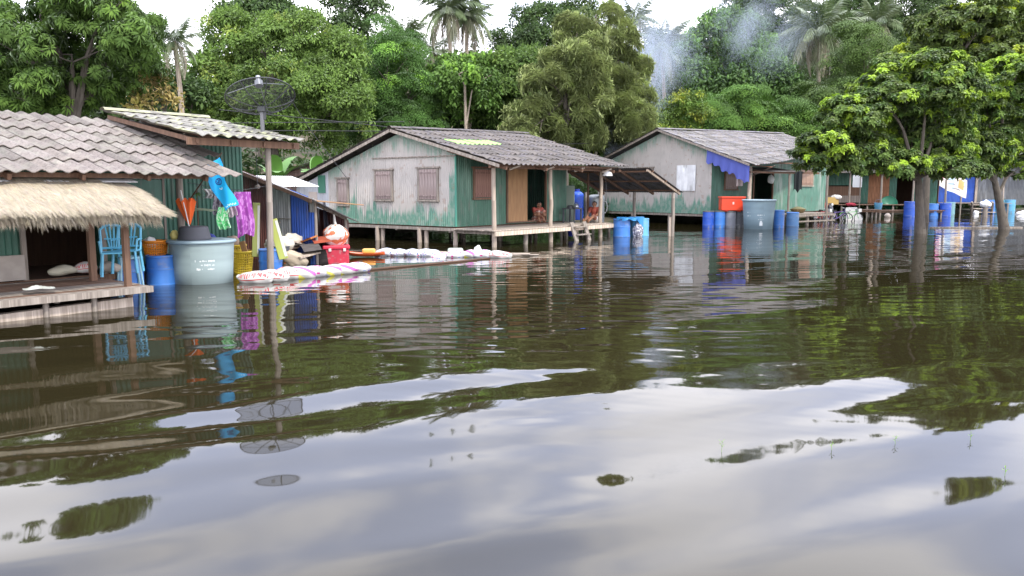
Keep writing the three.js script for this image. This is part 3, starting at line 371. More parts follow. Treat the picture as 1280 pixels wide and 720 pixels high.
// ---------------------------------------------------------------- building materials
const woodFn = (a, b) => (u, v) => mul3(mix3(a, b, fbm(u * 38, v * 2.2, 4)), 0.7 + 0.6 * fbm(u * 4 + 9, v * 1.5, 3));
const greyWoodTex = paint(128, 512, 0.5, 2, woodFn([0.13, 0.105, 0.085], [0.38, 0.33, 0.28])), brownWoodTex = paint(128, 512, 0.5, 2, woodFn([0.10, 0.055, 0.035], [0.21, 0.12, 0.075])), doorWoodTex = paint(128, 512, 0.6, 2, woodFn([0.25, 0.13, 0.055], [0.42, 0.24, 0.11]));
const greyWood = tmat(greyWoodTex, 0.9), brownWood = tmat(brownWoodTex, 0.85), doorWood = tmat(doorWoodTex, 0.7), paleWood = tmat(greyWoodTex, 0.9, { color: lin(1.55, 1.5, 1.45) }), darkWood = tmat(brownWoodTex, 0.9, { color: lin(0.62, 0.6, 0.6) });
const shutterTex = paint(128, 512, 0.6, 1.2, (u, v) => { const k = fbm(u * 30, v * 2, 4); return mul3(mix3([0.14, 0.09, 0.085], [0.42, 0.34, 0.31], k), 0.75 + 0.5 * fbm(u * 6, v * 3 + 4, 3)); });
const shutterWood = tmat(shutterTex, 0.9);
function tileMats(a, b, lichen, amount) {
  const t = paint(512, 512, 2.5, 4, (u, v) => {
    let c = mix3(a, b, fbm(u * 5, v * 2.4, 4)); c = mul3(c, 0.8 + 0.4 * fbm(u * 42, v * 42, 3));
    const dark = smooth(0.56, 0.75, fbm(u * 7 + 30, v * 1.8 + 7, 4)); c = mul3(c, 1 - 0.5 * dark);
    const pit = smooth(0.66, 0.74, vnoise(u * 46, v * 46)); c = mul3(c, 1 - 0.32 * pit);
    return mix3(c, lichen, amount * smooth(0.5, 0.68, fbm(u * 6 + 60, v * 3.4 + 21, 4)));
  });
  return [0, 1, 2, 3, 4, 5].map((i) => { const k = t.clone(); k.offset.set(i * 0.37, i * 0.61); k.needsUpdate = true; return tmat(k, 0.92, { color: lin(...[[1, 1, 1], [0.84, 0.83, 0.82], [1.1, 1.09, 1.07], [0.92, 0.93, 0.9], [1.03, 1.01, 1.02], [0.74, 0.74, 0.73]][i]) }); });
}
const roofMats1 = tileMats([0.135, 0.113, 0.099], [0.255, 0.22, 0.196], [0.30, 0.30, 0.24], 0.25), roofMats1b = tileMats([0.14, 0.13, 0.115], [0.3, 0.29, 0.255], [0.40, 0.41, 0.24], 0.7);
const roofMats2 = tileMats([0.066, 0.056, 0.049], [0.175, 0.153, 0.138], [0.15, 0.15, 0.2], 0.26), roofMats3 = tileMats([0.125, 0.115, 0.107], [0.27, 0.25, 0.235], [0.27, 0.28, 0.38], 0.3);
const greenPaint = [0.105, 0.225, 0.165], deepGreen = [0.03, 0.115, 0.075], bareGrey = [0.43, 0.395, 0.36];
const streak = (u, v) => 0.55 * fbm(u * 3.4, v * 0.8, 3) + 0.45 * fbm(u * 17 + 5, v * 0.9, 3);
// weathered gable cladding: bare zinc where the paint has gone, green paint left near the foot, the rake and in ragged vertical patches
function gablePaint(wm, foot, apex, apexY, slopeL, slopeR, patch, seed) {
  return paint(1024, 512, wm, 5, (u, v) => {
    const st = streak(u + seed, v), edge = apexY - (u < apex ? (apex - u) * slopeL : (u - apex) * slopeR) - v;
    const g = Math.max(smooth(0.2, -0.16, v - foot - (st - 0.5) * 1.3 - patch(u) * (0.5 + st)), 0.8 * smooth(0.6, 0.0, edge - (st - 0.45) * 1.2));
    let c = mix3(mul3(bareGrey, 0.9 + 0.2 * fbm(u * 3, v * 3 + seed, 3)), mul3(greenPaint, 0.95 + 0.25 * st), g * (0.72 + 0.28 * smooth(0.35, 0.6, fbm(u * 9, v * 7, 3))));
    const mould = smooth(0.62, 0.78, fbm(u * 11 + 3, v * 2.2 + 50, 4)) * smooth(0.45, 0.6, fbm(u * 2 + 8, v * 2, 2)); c = mix3(c, [0.13, 0.13, 0.12], 0.35 * mould);
    const rust = smooth(0.70, 0.8, fbm(u * 6 + 90, v * 5, 3)); return mix3(c, [0.25, 0.14, 0.08], 0.35 * rust);
  });
}
const clad = (a, b, extra = {}) => tmat(paint(512, 512, 5, 5, (u, v) => { const st = streak(u + 4, v); let c = mix3(a, b, smooth(0.42, 0.75, st)); c = mul3(c, 0.85 + 0.3 * fbm(u * 5, v * 5, 3)); return mix3(c, [0.14, 0.13, 0.11], 0.4 * smooth(0.66, 0.8, fbm(u * 9 + 3, v * 1.6 + 5, 3))); }), 0.5, extra);
const greenClad = clad(deepGreen, [0.055, 0.16, 0.115]), mintClad = clad([0.11, 0.25, 0.19], [0.33, 0.39, 0.35]), maroonClad = clad([0.11, 0.035, 0.03], [0.19, 0.075, 0.06]), whiteClad = clad([0.30, 0.29, 0.28], [0.5, 0.49, 0.48]), blueClad = clad([0.025, 0.09, 0.42], [0.05, 0.14, 0.5]), zincClad = clad([0.30, 0.31, 0.33], [0.48, 0.49, 0.5]), brownClad = clad([0.12, 0.06, 0.045], [0.22, 0.13, 0.1]), darkGreyClad = clad([0.12, 0.125, 0.13], [0.24, 0.25, 0.26]);
const whiteSheet = clad([0.66, 0.66, 0.66], [0.8, 0.8, 0.79]);
// corrugated sheets standing side by side: from (x0, z0) along (dx, dz) for L metres; holes [a, b, y0, y1]
function corrWall(parent, m, x0, z0, dx, dz, L, yb, yt, o = {}) {
  const { panel = 0.8, pitch = 0.1, depth = 0.02, holes = [], name = 'wall_panel', flip = 1 } = o, nx = -dz * flip, nz = dx * flip, F = (f, s) => (typeof f === 'function' ? f(s) : f);
  const cuts = new Set([0, L]); for (let s = panel; s < L - 0.1; s += panel) cuts.add(+s.toFixed(3)); for (const h of holes) { cuts.add(h[0]); cuts.add(h[1]); } for (const k of o.cuts ?? []) cuts.add(k);
  const e = [...cuts].sort((a, b) => a - b);
  for (let i = 0; i < e.length - 1; i++) {
    const a = e[i], b = e[i + 1]; if (b - a < 0.02) continue;
    const hole = holes.find((h) => h[0] <= a + 1e-4 && h[1] >= b - 1e-4), spans = hole ? [[(s) => F(yb, s), () => hole[2]], [() => hole[3], (s) => F(yt, s)]] : [[(s) => F(yb, s), (s) => F(yt, s)]];
    for (const [lo, hi] of spans) {
      if (hi((a + b) / 2) - lo((a + b) / 2) < 0.03) continue;
      const pos = [], uv = [], idx = [], ss = [a]; for (let s = Math.ceil((a + 1e-3) / pitch * 4) * pitch / 4; s < b - 1e-3; s += pitch / 4) ss.push(s); ss.push(b);
      const lift = (i % 2) * 0.004;
      for (const s of ss) { const f = ((s / pitch) % 1 + 1) % 1, d = (f < 0.3 ? 0 : f < 0.5 ? (f - 0.3) / 0.2 : f < 0.8 ? 1 : 1 - (f - 0.8) / 0.2) * depth + lift; for (const y of [lo(s), hi(s)]) { pos.push(x0 + dx * s + nx * d, y, z0 + dz * s + nz * d); uv.push(s + (o.u0 ?? 0), y); } }
      for (let k = 0; k < ss.length - 1; k++) { const p = k * 2; idx.push(p, p + 2, p + 1, p + 1, p + 2, p + 3); }
      let g = new THREE.BufferGeometry(); g.setAttribute('position', new THREE.Float32BufferAttribute(pos, 3)); g.setAttribute('uv', new THREE.Float32BufferAttribute(uv, 2)); g.setIndex(idx); g = toCreasedNormals(g, 0.3);
      part(parent, name, g, m);
    }
  }
}
// fibre-cement roof tile: two waves, a thick lower lip
const tileGeo = (() => {
  const pos = [], uv = [], idx = [], N = 12, w = (x) => 0.026 * Math.cos(x * 4 * Math.PI) - 0.004;
  for (let i = 0; i <= N; i++) { const x = i / N * 1.03; pos.push(x, w(x), 0, x, w(x), 1, x, w(x) - 0.014, 1); uv.push(x * 0.5, 0, x * 0.5, 0.8, x * 0.5, 0.82); }
  for (let i = 0; i < N; i++) { const p = i * 3; idx.push(p, p + 1, p + 3, p + 3, p + 1, p + 4, p + 1, p + 2, p + 4, p + 4, p + 2, p + 5); }
  const g = new THREE.BufferGeometry(); g.setAttribute('position', new THREE.Float32BufferAttribute(pos, 3)); g.setAttribute('uv', new THREE.Float32BufferAttribute(uv, 2)); g.setIndex(idx); return toCreasedNormals(g, 0.9);
})();
// P(s, t): s metres along the ridge, t 0 at the ridge and 1 at the eave; the row's far end may step with ends(row)
function tiles(parent, P, s0, ends, rows, mats, seed, o = {}) {
  const r = rng(seed), w = o.w ?? 0.5;
  for (let j = 0; j < rows; j++) for (let s = s0; s < ends(j) - 0.05; s += w) {
    const a = P(s, j / rows), b = P(s + w, j / rows), c = P(s, (j + 1) / rows), X = b.clone().sub(a), Z = c.sub(a), lx = X.length(); let lz = Z.length();
    X.normalize(); Z.addScaledVector(X, -Z.dot(X)).normalize(); const N = V(0, 0, 0).crossVectors(Z, X).normalize(); if (N.y < 0) N.negate();
    const ext = lz * 1.1 + r() * 0.03 + (r() < 0.06 ? 0.07 : 0); Z.multiplyScalar(ext).addScaledVector(N, 0.03 + r() * 0.008); lz = Z.length(); Z.normalize(); const Y = V(0, 0, 0).crossVectors(Z, X); if (Y.y < 0) Y.negate();
    const m = part(parent, 'roof_tile', tileGeo, (o.pick && o.pick(s, j, r)) || mats[(r() * mats.length) | 0]);
    const right = V(0, 0, 0).crossVectors(Y, Z), sx = right.dot(X) > 0 ? 1 : -1, org = a.addScaledVector(N, 0.012 + (r() - 0.5) * 0.012); if (sx < 0) org.addScaledVector(X, lx);
    m.quaternion.setFromRotationMatrix(new THREE.Matrix4().makeBasis(right, Y, Z)); m.position.copy(org); m.scale.set(lx, 1, lz); m.rotateY((r() - 0.5) * 0.02);
  }
}
const capGeo = (() => { const g = sheet(6, 1, (u, v) => { const a = lerp(-1.25, 1.25, u); return [Math.sin(a) * 0.13, Math.cos(a) * 0.1 - 0.06, v]; }, [0.4, 0.5]); return g; })();
function ridgeCaps(parent, A, B, mats, seed, step = 0.5) {
  const r = rng(seed), d = B.clone().sub(A), L = d.length(); d.normalize(); const q = new THREE.Quaternion().setFromRotationMatrix(new THREE.Matrix4().makeBasis(V(0, 0, 0).crossVectors(V(0, 1, 0), d).normalize(), V(0, 1, 0), d));
  for (let s = 0; s < L - 0.05; s += step) { const m = part(parent, 'ridge_cap', capGeo, mats[(r() * mats.length) | 0]); m.quaternion.copy(q); m.position.copy(A).addScaledVector(d, s).add(V(0, 0.04 + (r() - 0.5) * 0.012, 0)); m.scale.z = step * 1.06; }
}
// two plank shutters in a frame on a wall; the group's x runs along the wall, z points out
function shutters(parent, x, y0, y1, z, w, turn = 0, leaf = shutterWood, frame = greyWood, n = 2) {
  const g = new THREE.Group(); g.name = 'window'; g.position.set(x, 0, z); g.rotation.y = turn; parent.add(g);
  part(g, 'frame', merge([box(0.07, y1 - y0 + 0.1, 0.06, -w / 2, (y0 + y1) / 2, 0.03), box(0.07, y1 - y0 + 0.1, 0.06, w / 2, (y0 + y1) / 2, 0.03), box(w + 0.2, 0.06, 0.09, 0, y1 + 0.04, 0.04), box(w + 0.12, 0.06, 0.08, 0, y0 - 0.03, 0.04)]), frame);
  for (let i = 0; i < n; i++) { const cw = (w - 0.09) / n, cx = -w / 2 + 0.045 + cw * (i + 0.5), k = 3, bs = []; for (let j = 0; j < k; j++) bs.push(box(cw / k - 0.012, y1 - y0 - 0.04, 0.022, cx - cw / 2 + cw / k * (j + 0.5), (y0 + y1) / 2, 0.045 + (j % 2) * 0.004)); bs.push(box(cw - 0.02, 0.05, 0.015, cx, y1 - 0.14, 0.066), box(cw - 0.02, 0.05, 0.015, cx, y0 + 0.14, 0.066)); part(g, 'shutter', merge(bs), leaf); }
  return g;
}
function planks(parent, n, len, w, th, place, mats, seed, name = 'plank') { const r = rng(seed), g = box(len, th, w - 0.012); for (let i = 0; i < n; i++) { const m = part(parent, name, g, mats[(r() * mats.length) | 0]); place(m, i, r); } }

// ---------------------------------------------------------------- house on the left with the wavy grey roof
const house1 = thing('left_house', 'green clad house at the left with a wide wavy grey tile roof', 'house', row(-14.8, 0, 6), TURN);
house1.name = 'stilt_house'; used.set('stilt_house', 1);
{
  const z = (q) => -(q - 6), x = (p) => p + 14.8, H = house1;
  corrWall(H, greenClad, x(-14.8), z(1.2), 0, -1, 6.1, 0.35, 2.35, { holes: [[4.25, 5.55, 0.35, 1.98]], flip: 1 });
  corrWall(H, greenClad, x(-14.8), z(7.3), -1, 0, 1.6, 0.35, 2.5, { flip: 1 });
  corrWall(H, greenClad, x(-16.4), z(7.3), 0, -1, 3.5, 0.3, 2.9, { flip: 1 });
  corrWall(H, greenClad, x(-16.4), z(10.8), -1, 0, 5.2, 0.3, (s) => 3.0 + 0.15 * Math.min(s, 1.6) - Math.max(0, s - 1.6) * 0.28, {});
  corrWall(H, greenClad, x(-21.6), z(10.8), 0, 1, 9.6, 0.3, 2.2, {});
  corrWall(H, greenClad, x(-21.6), z(1.2), 1, 0, 6.8, 0.3, (s) => (s < 3.6 ? 2.3 + s * 0.3 : 3.38 - (s - 3.6) * 0.3), {});
  part(H, 'floor', merge([box(6.7, 0.12, 6.0, x(-18.2), 0.27, z(4.25)), box(5.1, 0.12, 3.4, x(-19.0), 0.27, z(9.0))]), brownWood);
  part(H, 'plinth', box(0.1, 0.42, 4.2, x(-14.74), 0.57, z(3.33)), tmat(paint(256, 128, 4, 0.6, (u, v) => mul3([0.36, 0.32, 0.28], 0.7 + 0.6 * fbm(u * 4, v * 6, 4))), 0.95));
  part(H, 'door_frame', merge([box(0.09, 1.65, 0.07, x(-14.76), 1.17, z(5.45)), box(0.09, 1.65, 0.07, x(-14.76), 1.17, z(6.78)), box(0.09, 0.07, 1.4, x(-14.76), 2.0, z(6.11))]), greyWood);
  const d = part(H, 'door', box(0.05, 1.75, 0.9, x(-16.35), 1.2, z(8.35)), greenClad); part(d, 'frame', merge([box(0.06, 1.8, 0.05, x(-16.34), 1.2, z(7.88)), box(0.06, 1.8, 0.05, x(-16.34), 1.2, z(8.82)), box(0.06, 0.06, 1.0, x(-16.34), 2.12, z(8.35))]), greyWood);
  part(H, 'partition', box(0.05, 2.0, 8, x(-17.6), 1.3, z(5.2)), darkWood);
  tiles(H, (s, t) => V(x(lerp(-18, -13.5, t)), lerp(3.42, 2.14, t) + 0.02 * Math.sin(s * 1.3), z(s)), 1.3, (j) => 9.55 - j * 0.22, 6, roofMats1, 5);
  tiles(H, (s, t) => V(x(lerp(-18, -22.2, t)), lerp(3.42, 2.2, t), z(s)), 1.3, () => 11, 5, roofMats1, 6);
  tiles(H, (s, t) => V(x(lerp(-17.9, -14.25, t)), lerp(3.56, 2.90, t), z(s)), 8.35, () => 10.9, 4, roofMats1b, 7);
  ridgeCaps(H, V(x(-17.95), 3.58, z(8.4)), V(x(-17.95), 3.58, z(10.9)), roofMats1b, 9);
  part(H, 'fascia', merge([box(0.05, 0.14, 2.6, x(-14.4), 2.80, z(9.6)), box(3.4, 0.1, 0.06, x(-16.1), 3.1, z(10.8), 0, 0, -0.18)]), brownWood);
  for (let i = 0; i < 4; i++) part(H, 'rafter', box(3.6, 0.09, 0.06, x(-16.1), 3.12, z(8.5 + i * 0.75), 0, 0, -0.18), brownWood);
  for (let i = 0; i < 7; i++) part(H, 'rafter', box(4.6, 0.1, 0.06, x(-15.8), 2.7, z(1.6 + i * 1.1), 0, 0, -0.277), brownWood);
  part(H, 'purlin', box(0.08, 0.08, 7, x(-13.75), 2.11, z(4.8)), brownWood);
  const r = rng(3);
  part(H, 'post', pole([x(-15.15), -0.4, z(8.52)], [x(-15.15), 2.5, z(8.52)], 0.075, 0.07, 8, 0.02, r), greyWood);
  part(H, 'post', pole([x(-14.62), -0.4, z(10.22)], [x(-14.55), 2.85, z(10.22)], 0.08, 0.06, 8, 0.03, r), greyWood);
  for (const [p, q] of [[-14.9, 1.4], [-14.9, 4.2], [-14.9, 7.2], [-18, 1.4], [-18, 4.2], [-18, 7.2], [-18, 10.6], [-21.4, 1.4], [-21.4, 6], [-21.4, 10.6], [-16.5, 10.7]]) part(H, 'stilt', pole([x(p), -0.6, z(q)], [x(p), 0.25, z(q)], 0.09, 0.09, 8), greyWood);
}
// ---------------------------------------------------------------- thatched porch and its deck
const porch = thing('thatched_porch', 'straw thatched porch roof on posts over a low plank deck', 'porch', row(-14.8, 0, 6), TURN);
{
  const z = (q) => -(q - 6), x = (p) => p + 14.8, r = rng(21), straw = paint(256, 256, 0.6, 0.6, (u, v) => mul3(mix3([0.3, 0.225, 0.14], [0.62, 0.51, 0.36], fbm(u * 90, v * 9, 4)), 0.8 + 0.4 * fbm(u * 8, v * 8, 2)));
  const Pt = (s, t) => { const q = lerp(2.2, 6.72 - 0.1 * t, s); return [x(lerp(-13.95, -12.4, t)) + 0.04 * Math.sin(s * 31), lerp(2.0, 1.57, t) - 0.08 * t * t + 0.05 * fbm(s * 16, t * 4, 3) - 0.06 * smooth(0.9, 1, s), z(q)]; };
  const top = sheet(60, 16, (s, t) => { const p = Pt(s, t); p[1] += 0.05; return p; }, [4.7, 1.8]), under = sheet(60, 4, (s, t) => { const p = Pt(s, t); p[1] -= 0.06; return p; }, [4.7, 1.8]);
  const th = part(porch, 'thatch', merge([top, under]), tmat(straw, 0.95));
  const bl = leafGeo([[V(0, 0, 0), V(0, 0, 1), V(0, 1, 0), 1, 0.035, 0.12], [V(0.02, 0.01, 0.02), V(0.06, 0.05, 1), V(0, 1, 0), 0.9, 0.03, 0.2], [V(-0.02, 0.0, 0), V(-0.08, 0.03, 1), V(0, 1, 0), 0.95, 0.03, 0.16]]);
  const N = 26000, im = new THREE.InstancedMesh(bl, mat(1, 1, 1, 0.9), N); im.name = 'straw'; im.userData.kind = 'stuff'; im.castShadow = im.receiveShadow = true;
  for (let i = 0; i < N; i++) {
    const fringe = i < 8000, s = r(), t = fringe ? 0.93 + r() * 0.08 : r() * 0.95, end = !fringe && r() < 0.18, p = Pt(end ? 0.97 + r() * 0.035 : s, t);
    const dir = fringe ? V(0.25 + r() * 0.35, -0.75 - r() * 0.5, (r() - 0.5) * 0.5) : V(0.9, -0.28 - r() * 0.12, (end ? -0.7 : 0) + (r() - 0.5) * 0.35);
    im.setMatrixAt(i, M4.compose(V(p[0], p[1] + (fringe ? 0.04 - r() * 0.07 : 0.035 + r() * 0.035), p[2]), Q4.setFromUnitVectors(V(0, 0, 1), dir.normalize()), V(0.13, 0.13, fringe ? 0.07 + r() * r() * 0.24 : 0.2 + r() * 0.2)));
    const k = 0.86 + r() * 0.3; im.setColorAt(i, lin(0.55 * k, (0.465 + r() * 0.03) * k, (0.345 + r() * 0.05) * k));
  }
  th.add(im);
  part(porch, 'flashing', merge([box(0.5, 0.012, 5.3, x(-13.95), 2.065, z(4.3), 0, 0, -0.25)]), whiteSheet);
  planks(porch, 11, 5.1, 0.196, 0.035, (m, i, r) => { m.rotation.y = Math.PI / 2; m.position.set(x(-14.75 + 0.1 + i * 0.2), 0.295 + r() * 0.004, z(3.92 + r() * 0.05)); }, [brownWood, tmat(brownWoodTex, 0.85, { color: lin(1.25, 1.25, 1.25) }), greyWood], 31, 'deck_plank');
  part(porch, 'edge_beam', box(0.06, 0.1, 5.1, x(-12.5), 0.27, z(3.93)), greyWood);
  part(porch, 'floating_beam', merge([box(0.16, 0.15, 5.0, x(-12.68), 0.02, z(3.72), 0.02, 0.02)]), paleWood);
  for (let i = 0; i < 5; i++) part(porch, 'joist', box(2.2, 0.08, 0.07, x(-13.7), 0.225, z(1.7 + i * 1.12)), greyWood);
  for (const q of [2.3, 4.9, 5.6]) part(porch, 'stub_post', pole([x(-12.62), -0.4, z(q)], [x(-12.62), 0.24, z(q)], 0.045, 0.045), greyWood);
  part(porch, 'post', box(0.09, 1.95, 0.09, x(-12.78), 0.65, z(6.22)), brownWood);
  part(porch, 'post', box(0.1, 1.75, 0.1, x(-13.95), 1.2, z(6.2)), brownWood);
  part(porch, 'post', box(0.09, 1.95, 0.09, x(-12.78), 0.65, z(2.4)), brownWood);
  part(porch, 'cross_beam', merge([box(0.07, 0.07, 4.9, x(-12.78), 1.52, z(4.4)), box(0.07, 0.07, 4.9, x(-13.9), 1.88, z(4.4))]), brownWood);
}
// ---------------------------------------------------------------- low shed in maroon, white and blue sheets
{
  const S = thing('sheet_metal_shed', 'low shed of maroon, white and blue sheets under a dark sloping roof edge', 'shed', row(-16, 0, 12.5), TURN), x = (p) => p + 16, top = (p) => 2.58 - (p + 19.7) * 0.245;
  const wall = (m, a, b, y0, lab) => { const n = S.children.length; corrWall(S, m, x(a), 0, 1, 0, b - a, y0, (s) => top(a + s) - 0.03, { flip: 1, depth: 0.022 }); S.children.slice(n).forEach((c) => { c.userData.label = lab; }); };
  wall(maroonClad, -20.4, -17.76, -0.2, 'maroon ribbed sheet'); wall(whiteClad, -17.76, -16.92, -0.2, 'whitish weathered ribbed sheet'); wall(blueClad, -16.92, -16.22, -0.2, 'blue ribbed sheet');
  corrWall(S, blueClad, x(-16.22), 0.0, 1, 0, 0.26, -0.2, 1.3, {}); corrWall(S, whiteClad, x(-16.22), -0.03, 1, 0, 0.2, 1.3, 1.66, {});
  part(S, 'seam_board', box(0.03, 0.03, 0.03, x(-17.35), 1.02, 0.04), paleWood); part(S, 'sheet_joint', box(0.84, 0.02, 0.03, x(-17.34), 1.12, 0.03), greyWood);
  corrWall(S, maroonClad, x(-20.4), -1.1, 1, 0, 4.4, -0.2, (s) => top(-20.4 + s) - 0.6, {}); corrWall(S, maroonClad, x(-20.4), -1.1, 0, 1, 1.1, -0.2, 2.3, {});
  for (let i = 0; i < 5; i++) { const g = sheet(36, 1, (u, v) => { const p = -20.5 + (i + u) * 0.95; return [x(p), top(p) + 0.03 + 0.012 * Math.cos(u * 75) - v * 0.62, 0.28 - 1.5 * v]; }, [0.95, 1.5]); part(S, 'roof_sheet', g, zincClad); }
  part(S, 'corner_post', pole([x(-16.0), -0.5, -0.05], [x(-16.0), 1.62, -0.05], 0.04, 0.04), greyWood); part(S, 'corner_post', pole([x(-16.05), -0.5, -1.05], [x(-16.05), 1.1, -1.05], 0.04, 0.04), greyWood);
  part(S, 'barge_board', box(4.85, 0.09, 0.03, x(-18.1), top(-18.1) - 0.02, 0.27, 0, 0, -0.24), darkWood);
  for (let i = 0; i < 4; i++) part(S, 'purlin', box(0.07, 0.06, 1.4, x(-20 + i * 1.3), top(-20 + i * 1.3) - 0.33, -0.45, -0.39), greyWood);
}
{ // little sheds seen over it
  const S = thing('small_back_shed', 'small brown shed under a bright white sheet roof behind the shed roof', 'shed', [-9.5, 0, -37.2], TURN);
  for (let i = 0; i < 4; i++) part(S, 'roof_sheet', sheet(36, 1, (u, v) => [lerp(1.7, -1.6, v), lerp(3.12, 2.52, v) + 0.012 * Math.cos(u * 70), 0.9 - i * 0.86 - 0.9 * u], [0.9, 3.3]), whiteSheet);
  corrWall(S, brownClad, -1.4, 0.5, 1, 0, 3, 0.3, (s) => 2.52 + s * 0.18, {}); corrWall(S, brownClad, 1.6, 0.5, 0, -1, 3, 0.3, 3.0, { flip: 1 }); corrWall(S, brownClad, -1.4, -2.5, 0, 1, 3, 0.3, 2.5, { flip: 1 });
  const B = thing('small_back_shed', 'whitish flat sheet roof on short walls between the low shed and the middle house', 'shed', [-7.55, 0, -25.8], TURN);
  for (let i = 0; i < 2; i++) part(B, 'roof_sheet', sheet(36, 1, (u, v) => [lerp(0.6, -0.9, v), lerp(1.95, 2.3, v) + 0.012 * Math.cos(u * 70), 0.6 - i * 0.86 - 0.9 * u], [0.9, 1.5]), whiteSheet);
  corrWall(B, zincClad, -0.8, 0.3, 1, 0, 1.3, 0.1, (s) => 2.25 - s * 0.23, {});
}
// ---------------------------------------------------------------- middle house
const house2 = thing('stilt_house', 'grey and green stilt house with a long tiled roof in the middle', 'house', row(-17.94, 0, 19.9), TURN);
{
  const H = house2, z = (q) => -(q - 19.9), top = (u) => (u < -2.7 ? 3.86 + (u + 2.7) * 0.322 : 3.86 - (u + 2.7) * 0.255), r = rng(44);
  const gm = tmat(gablePaint(10, 1.18, 5.8, 3.9, 0.322, 0.255, (u) => (Math.abs(u - 3.35) < 0.2 ? 0.55 : Math.abs(u - 4.5) < 0.1 ? 0.5 : u > 8.2 ? 1.4 : 0), 2), 0.55);
  const zinc = tmat(paint(256, 256, 3, 4, (u, v) => mul3([0.45, 0.46, 0.49], 0.8 + 0.35 * fbm(u * 6, v * 1.5, 4))), 0.5);
  corrWall(H, gm, -6.6, 0, 1, 0, 6.6, 0.6, (s) => top(-6.6 + s) - 0.06, { u0: 1.9 });
  corrWall(H, zinc, -8.6, 0, 1, 0, 2.0, 0.6, (s) => top(-8.6 + s) - 0.06, {});
  part(H, 'patch_sheet', box(0.42, 0.68, 0.03, -6.95, 2.05, 0.04), mat(0.05, 0.19, 0.125, 0.5), 'green patch of sheet'); part(H, 'patch_sheet', box(0.5, 0.5, 0.03, -7.5, 1.5, 0.04), mat(0.5, 0.42, 0.37, 0.8), 'pinkish patch of board');
  part(H, 'rail', box(4.1, 0.04, 0.04, -2.0, 2.97, 0.045), greyWood);
  const side = clad([0.038, 0.115, 0.072], [0.11, 0.2, 0.145]);
  corrWall(H, side, 0, 0, 0, -1, 6.6, 0.6, 3.06, { holes: [[3.86, 5.1, 0.68, 2.64]], flip: 1 });
  corrWall(H, greenClad, 0, -6.6, -1, 0, 8.6, 0.6, (s) => top(-s) - 0.06, { flip: 1 }); corrWall(H, greenClad, -8.6, -6.6, 0, 1, 6.6, 0.6, 1.9, { flip: 1 });
  part(H, 'corner_strip', box(0.05, 2.5, 0.05, 0.01, 1.86, 0.01), mat(0.06, 0.25, 0.18, 0.5));
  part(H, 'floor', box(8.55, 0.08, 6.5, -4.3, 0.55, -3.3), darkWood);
  shutters(H, -3.45, 1.49, 2.52, 0.03, 0.86); shutters(H, -1.22, 1.5, 2.56, 0.03, 0.9); shutters(H, -5.7, 1.28, 2.24, 0.03, 0.58, 0, shutterWood, greyWood, 1);
  shutters(H, 0.03, 1.56, 2.56, -1.36, 0.98, Math.PI / 2, tmat(shutterTex, 0.85, { color: lin(0.85, 0.6, 0.5) }), brownWood, 3);
  const dz = (a, b) => -(a + b) / 2 + 19.9 - 0;
  const door = part(H, 'door', box(0.05, 1.98, 1.14, 0.06, 1.67, z(23.22)), doorWood, 'plain brown plywood door'); part(door, 'frame', merge([box(0.08, 2.06, 0.06, 0.04, 1.68, z(22.62)), box(0.08, 2.06, 0.06, 0.04, 1.68, z(25.03)), box(0.08, 0.06, 2.5, 0.04, 2.68, z(23.82)), box(0.1, 0.05, 2.5, 0.05, 0.66, z(23.82))]), brownWood);
  part(H, 'partition', box(0.05, 2.3, 3.2, -1.7, 1.8, z(24.4)), darkWood);
  // roofs
  const P = (a, b, ya, yb) => (s, t) => V(lerp(a, b, t), lerp(ya, yb, t) + 0.028 * s * (1 - 0.5 * t) - 0.02 * Math.sin(s * 0.9), 0.45 - s);
  const lime = tmat(paint(64, 64, 1, 1, (u, v) => mul3([0.30, 0.55, 0.16], 0.8 + 0.4 * fbm(u * 12, v * 12, 3))), 0.8);
  tiles(H, P(-2.7, 2.25, 3.96, 2.64), 0, () => 7.8, 7, roofMats2, 15, { pick: (s, j) => (j === 2 && s > 0.9 && s < 3.1 ? lime : null) });
  tiles(H, P(-2.7, -8.95, 3.96, 1.96), 0, () => 7.8, 8, roofMats2, 16);
  ridgeCaps(H, V(-2.7, 3.98, 0.45), V(-2.7, 4.2, -7.3), roofMats2, 17);
  part(H, 'barge_board', merge([box(6.6, 0.1, 0.03, -5.85, 2.87, 0.43, 0, 0, 0.312), box(5.05, 0.1, 0.03, -0.22, 3.24, 0.43, 0, 0, -0.26)]), greyWood);
  for (let i = 0; i < 7; i++) part(H, 'purlin', box(0.07, 0.07, 7.6, 2.0 - i * 0.75, top(2.0 - i * 0.75) - 0.0, -3.4), brownWood);
  for (let i = 0; i < 4; i++) part(H, 'rafter', box(2.6, 0.1, 0.07, 1.0, top(1.0) - 0.08, 0.1 - i * 2.2, 0, 0, -0.25), brownWood);
  part(H, 'eave_beam', box(0.08, 0.13, 7.5, 1.76, 2.6, -3.4), brownWood);
  for (let i = 0; i < 4; i++) part(H, 'eave_bracket', pole([1.9, 2.5, -0.5 - i * 1.9], [2.2, 2.62, -0.7 - i * 1.9], 0.035, 0.03), paleWood);
  for (const q of [19.78, 22.93, 26.3]) part(H, 'post', pole([1.74 + (r() - 0.5) * 0.06, -0.5, z(q)], [1.74, 2.6, z(q)], 0.085, 0.065, 9, 0.05, r), tmat(greyWoodTex, 0.9, { color: lin(1.35, 1.28, 1.2) }));
  planks(H, 9, 7.3, 0.21, 0.035, (m, i, r) => { m.rotation.y = Math.PI / 2; m.position.set(0.12 + i * 0.205, 0.53 + r() * 0.006, -3.4 + r() * 0.05); }, [paleWood, greyWood], 46, 'deck_plank');
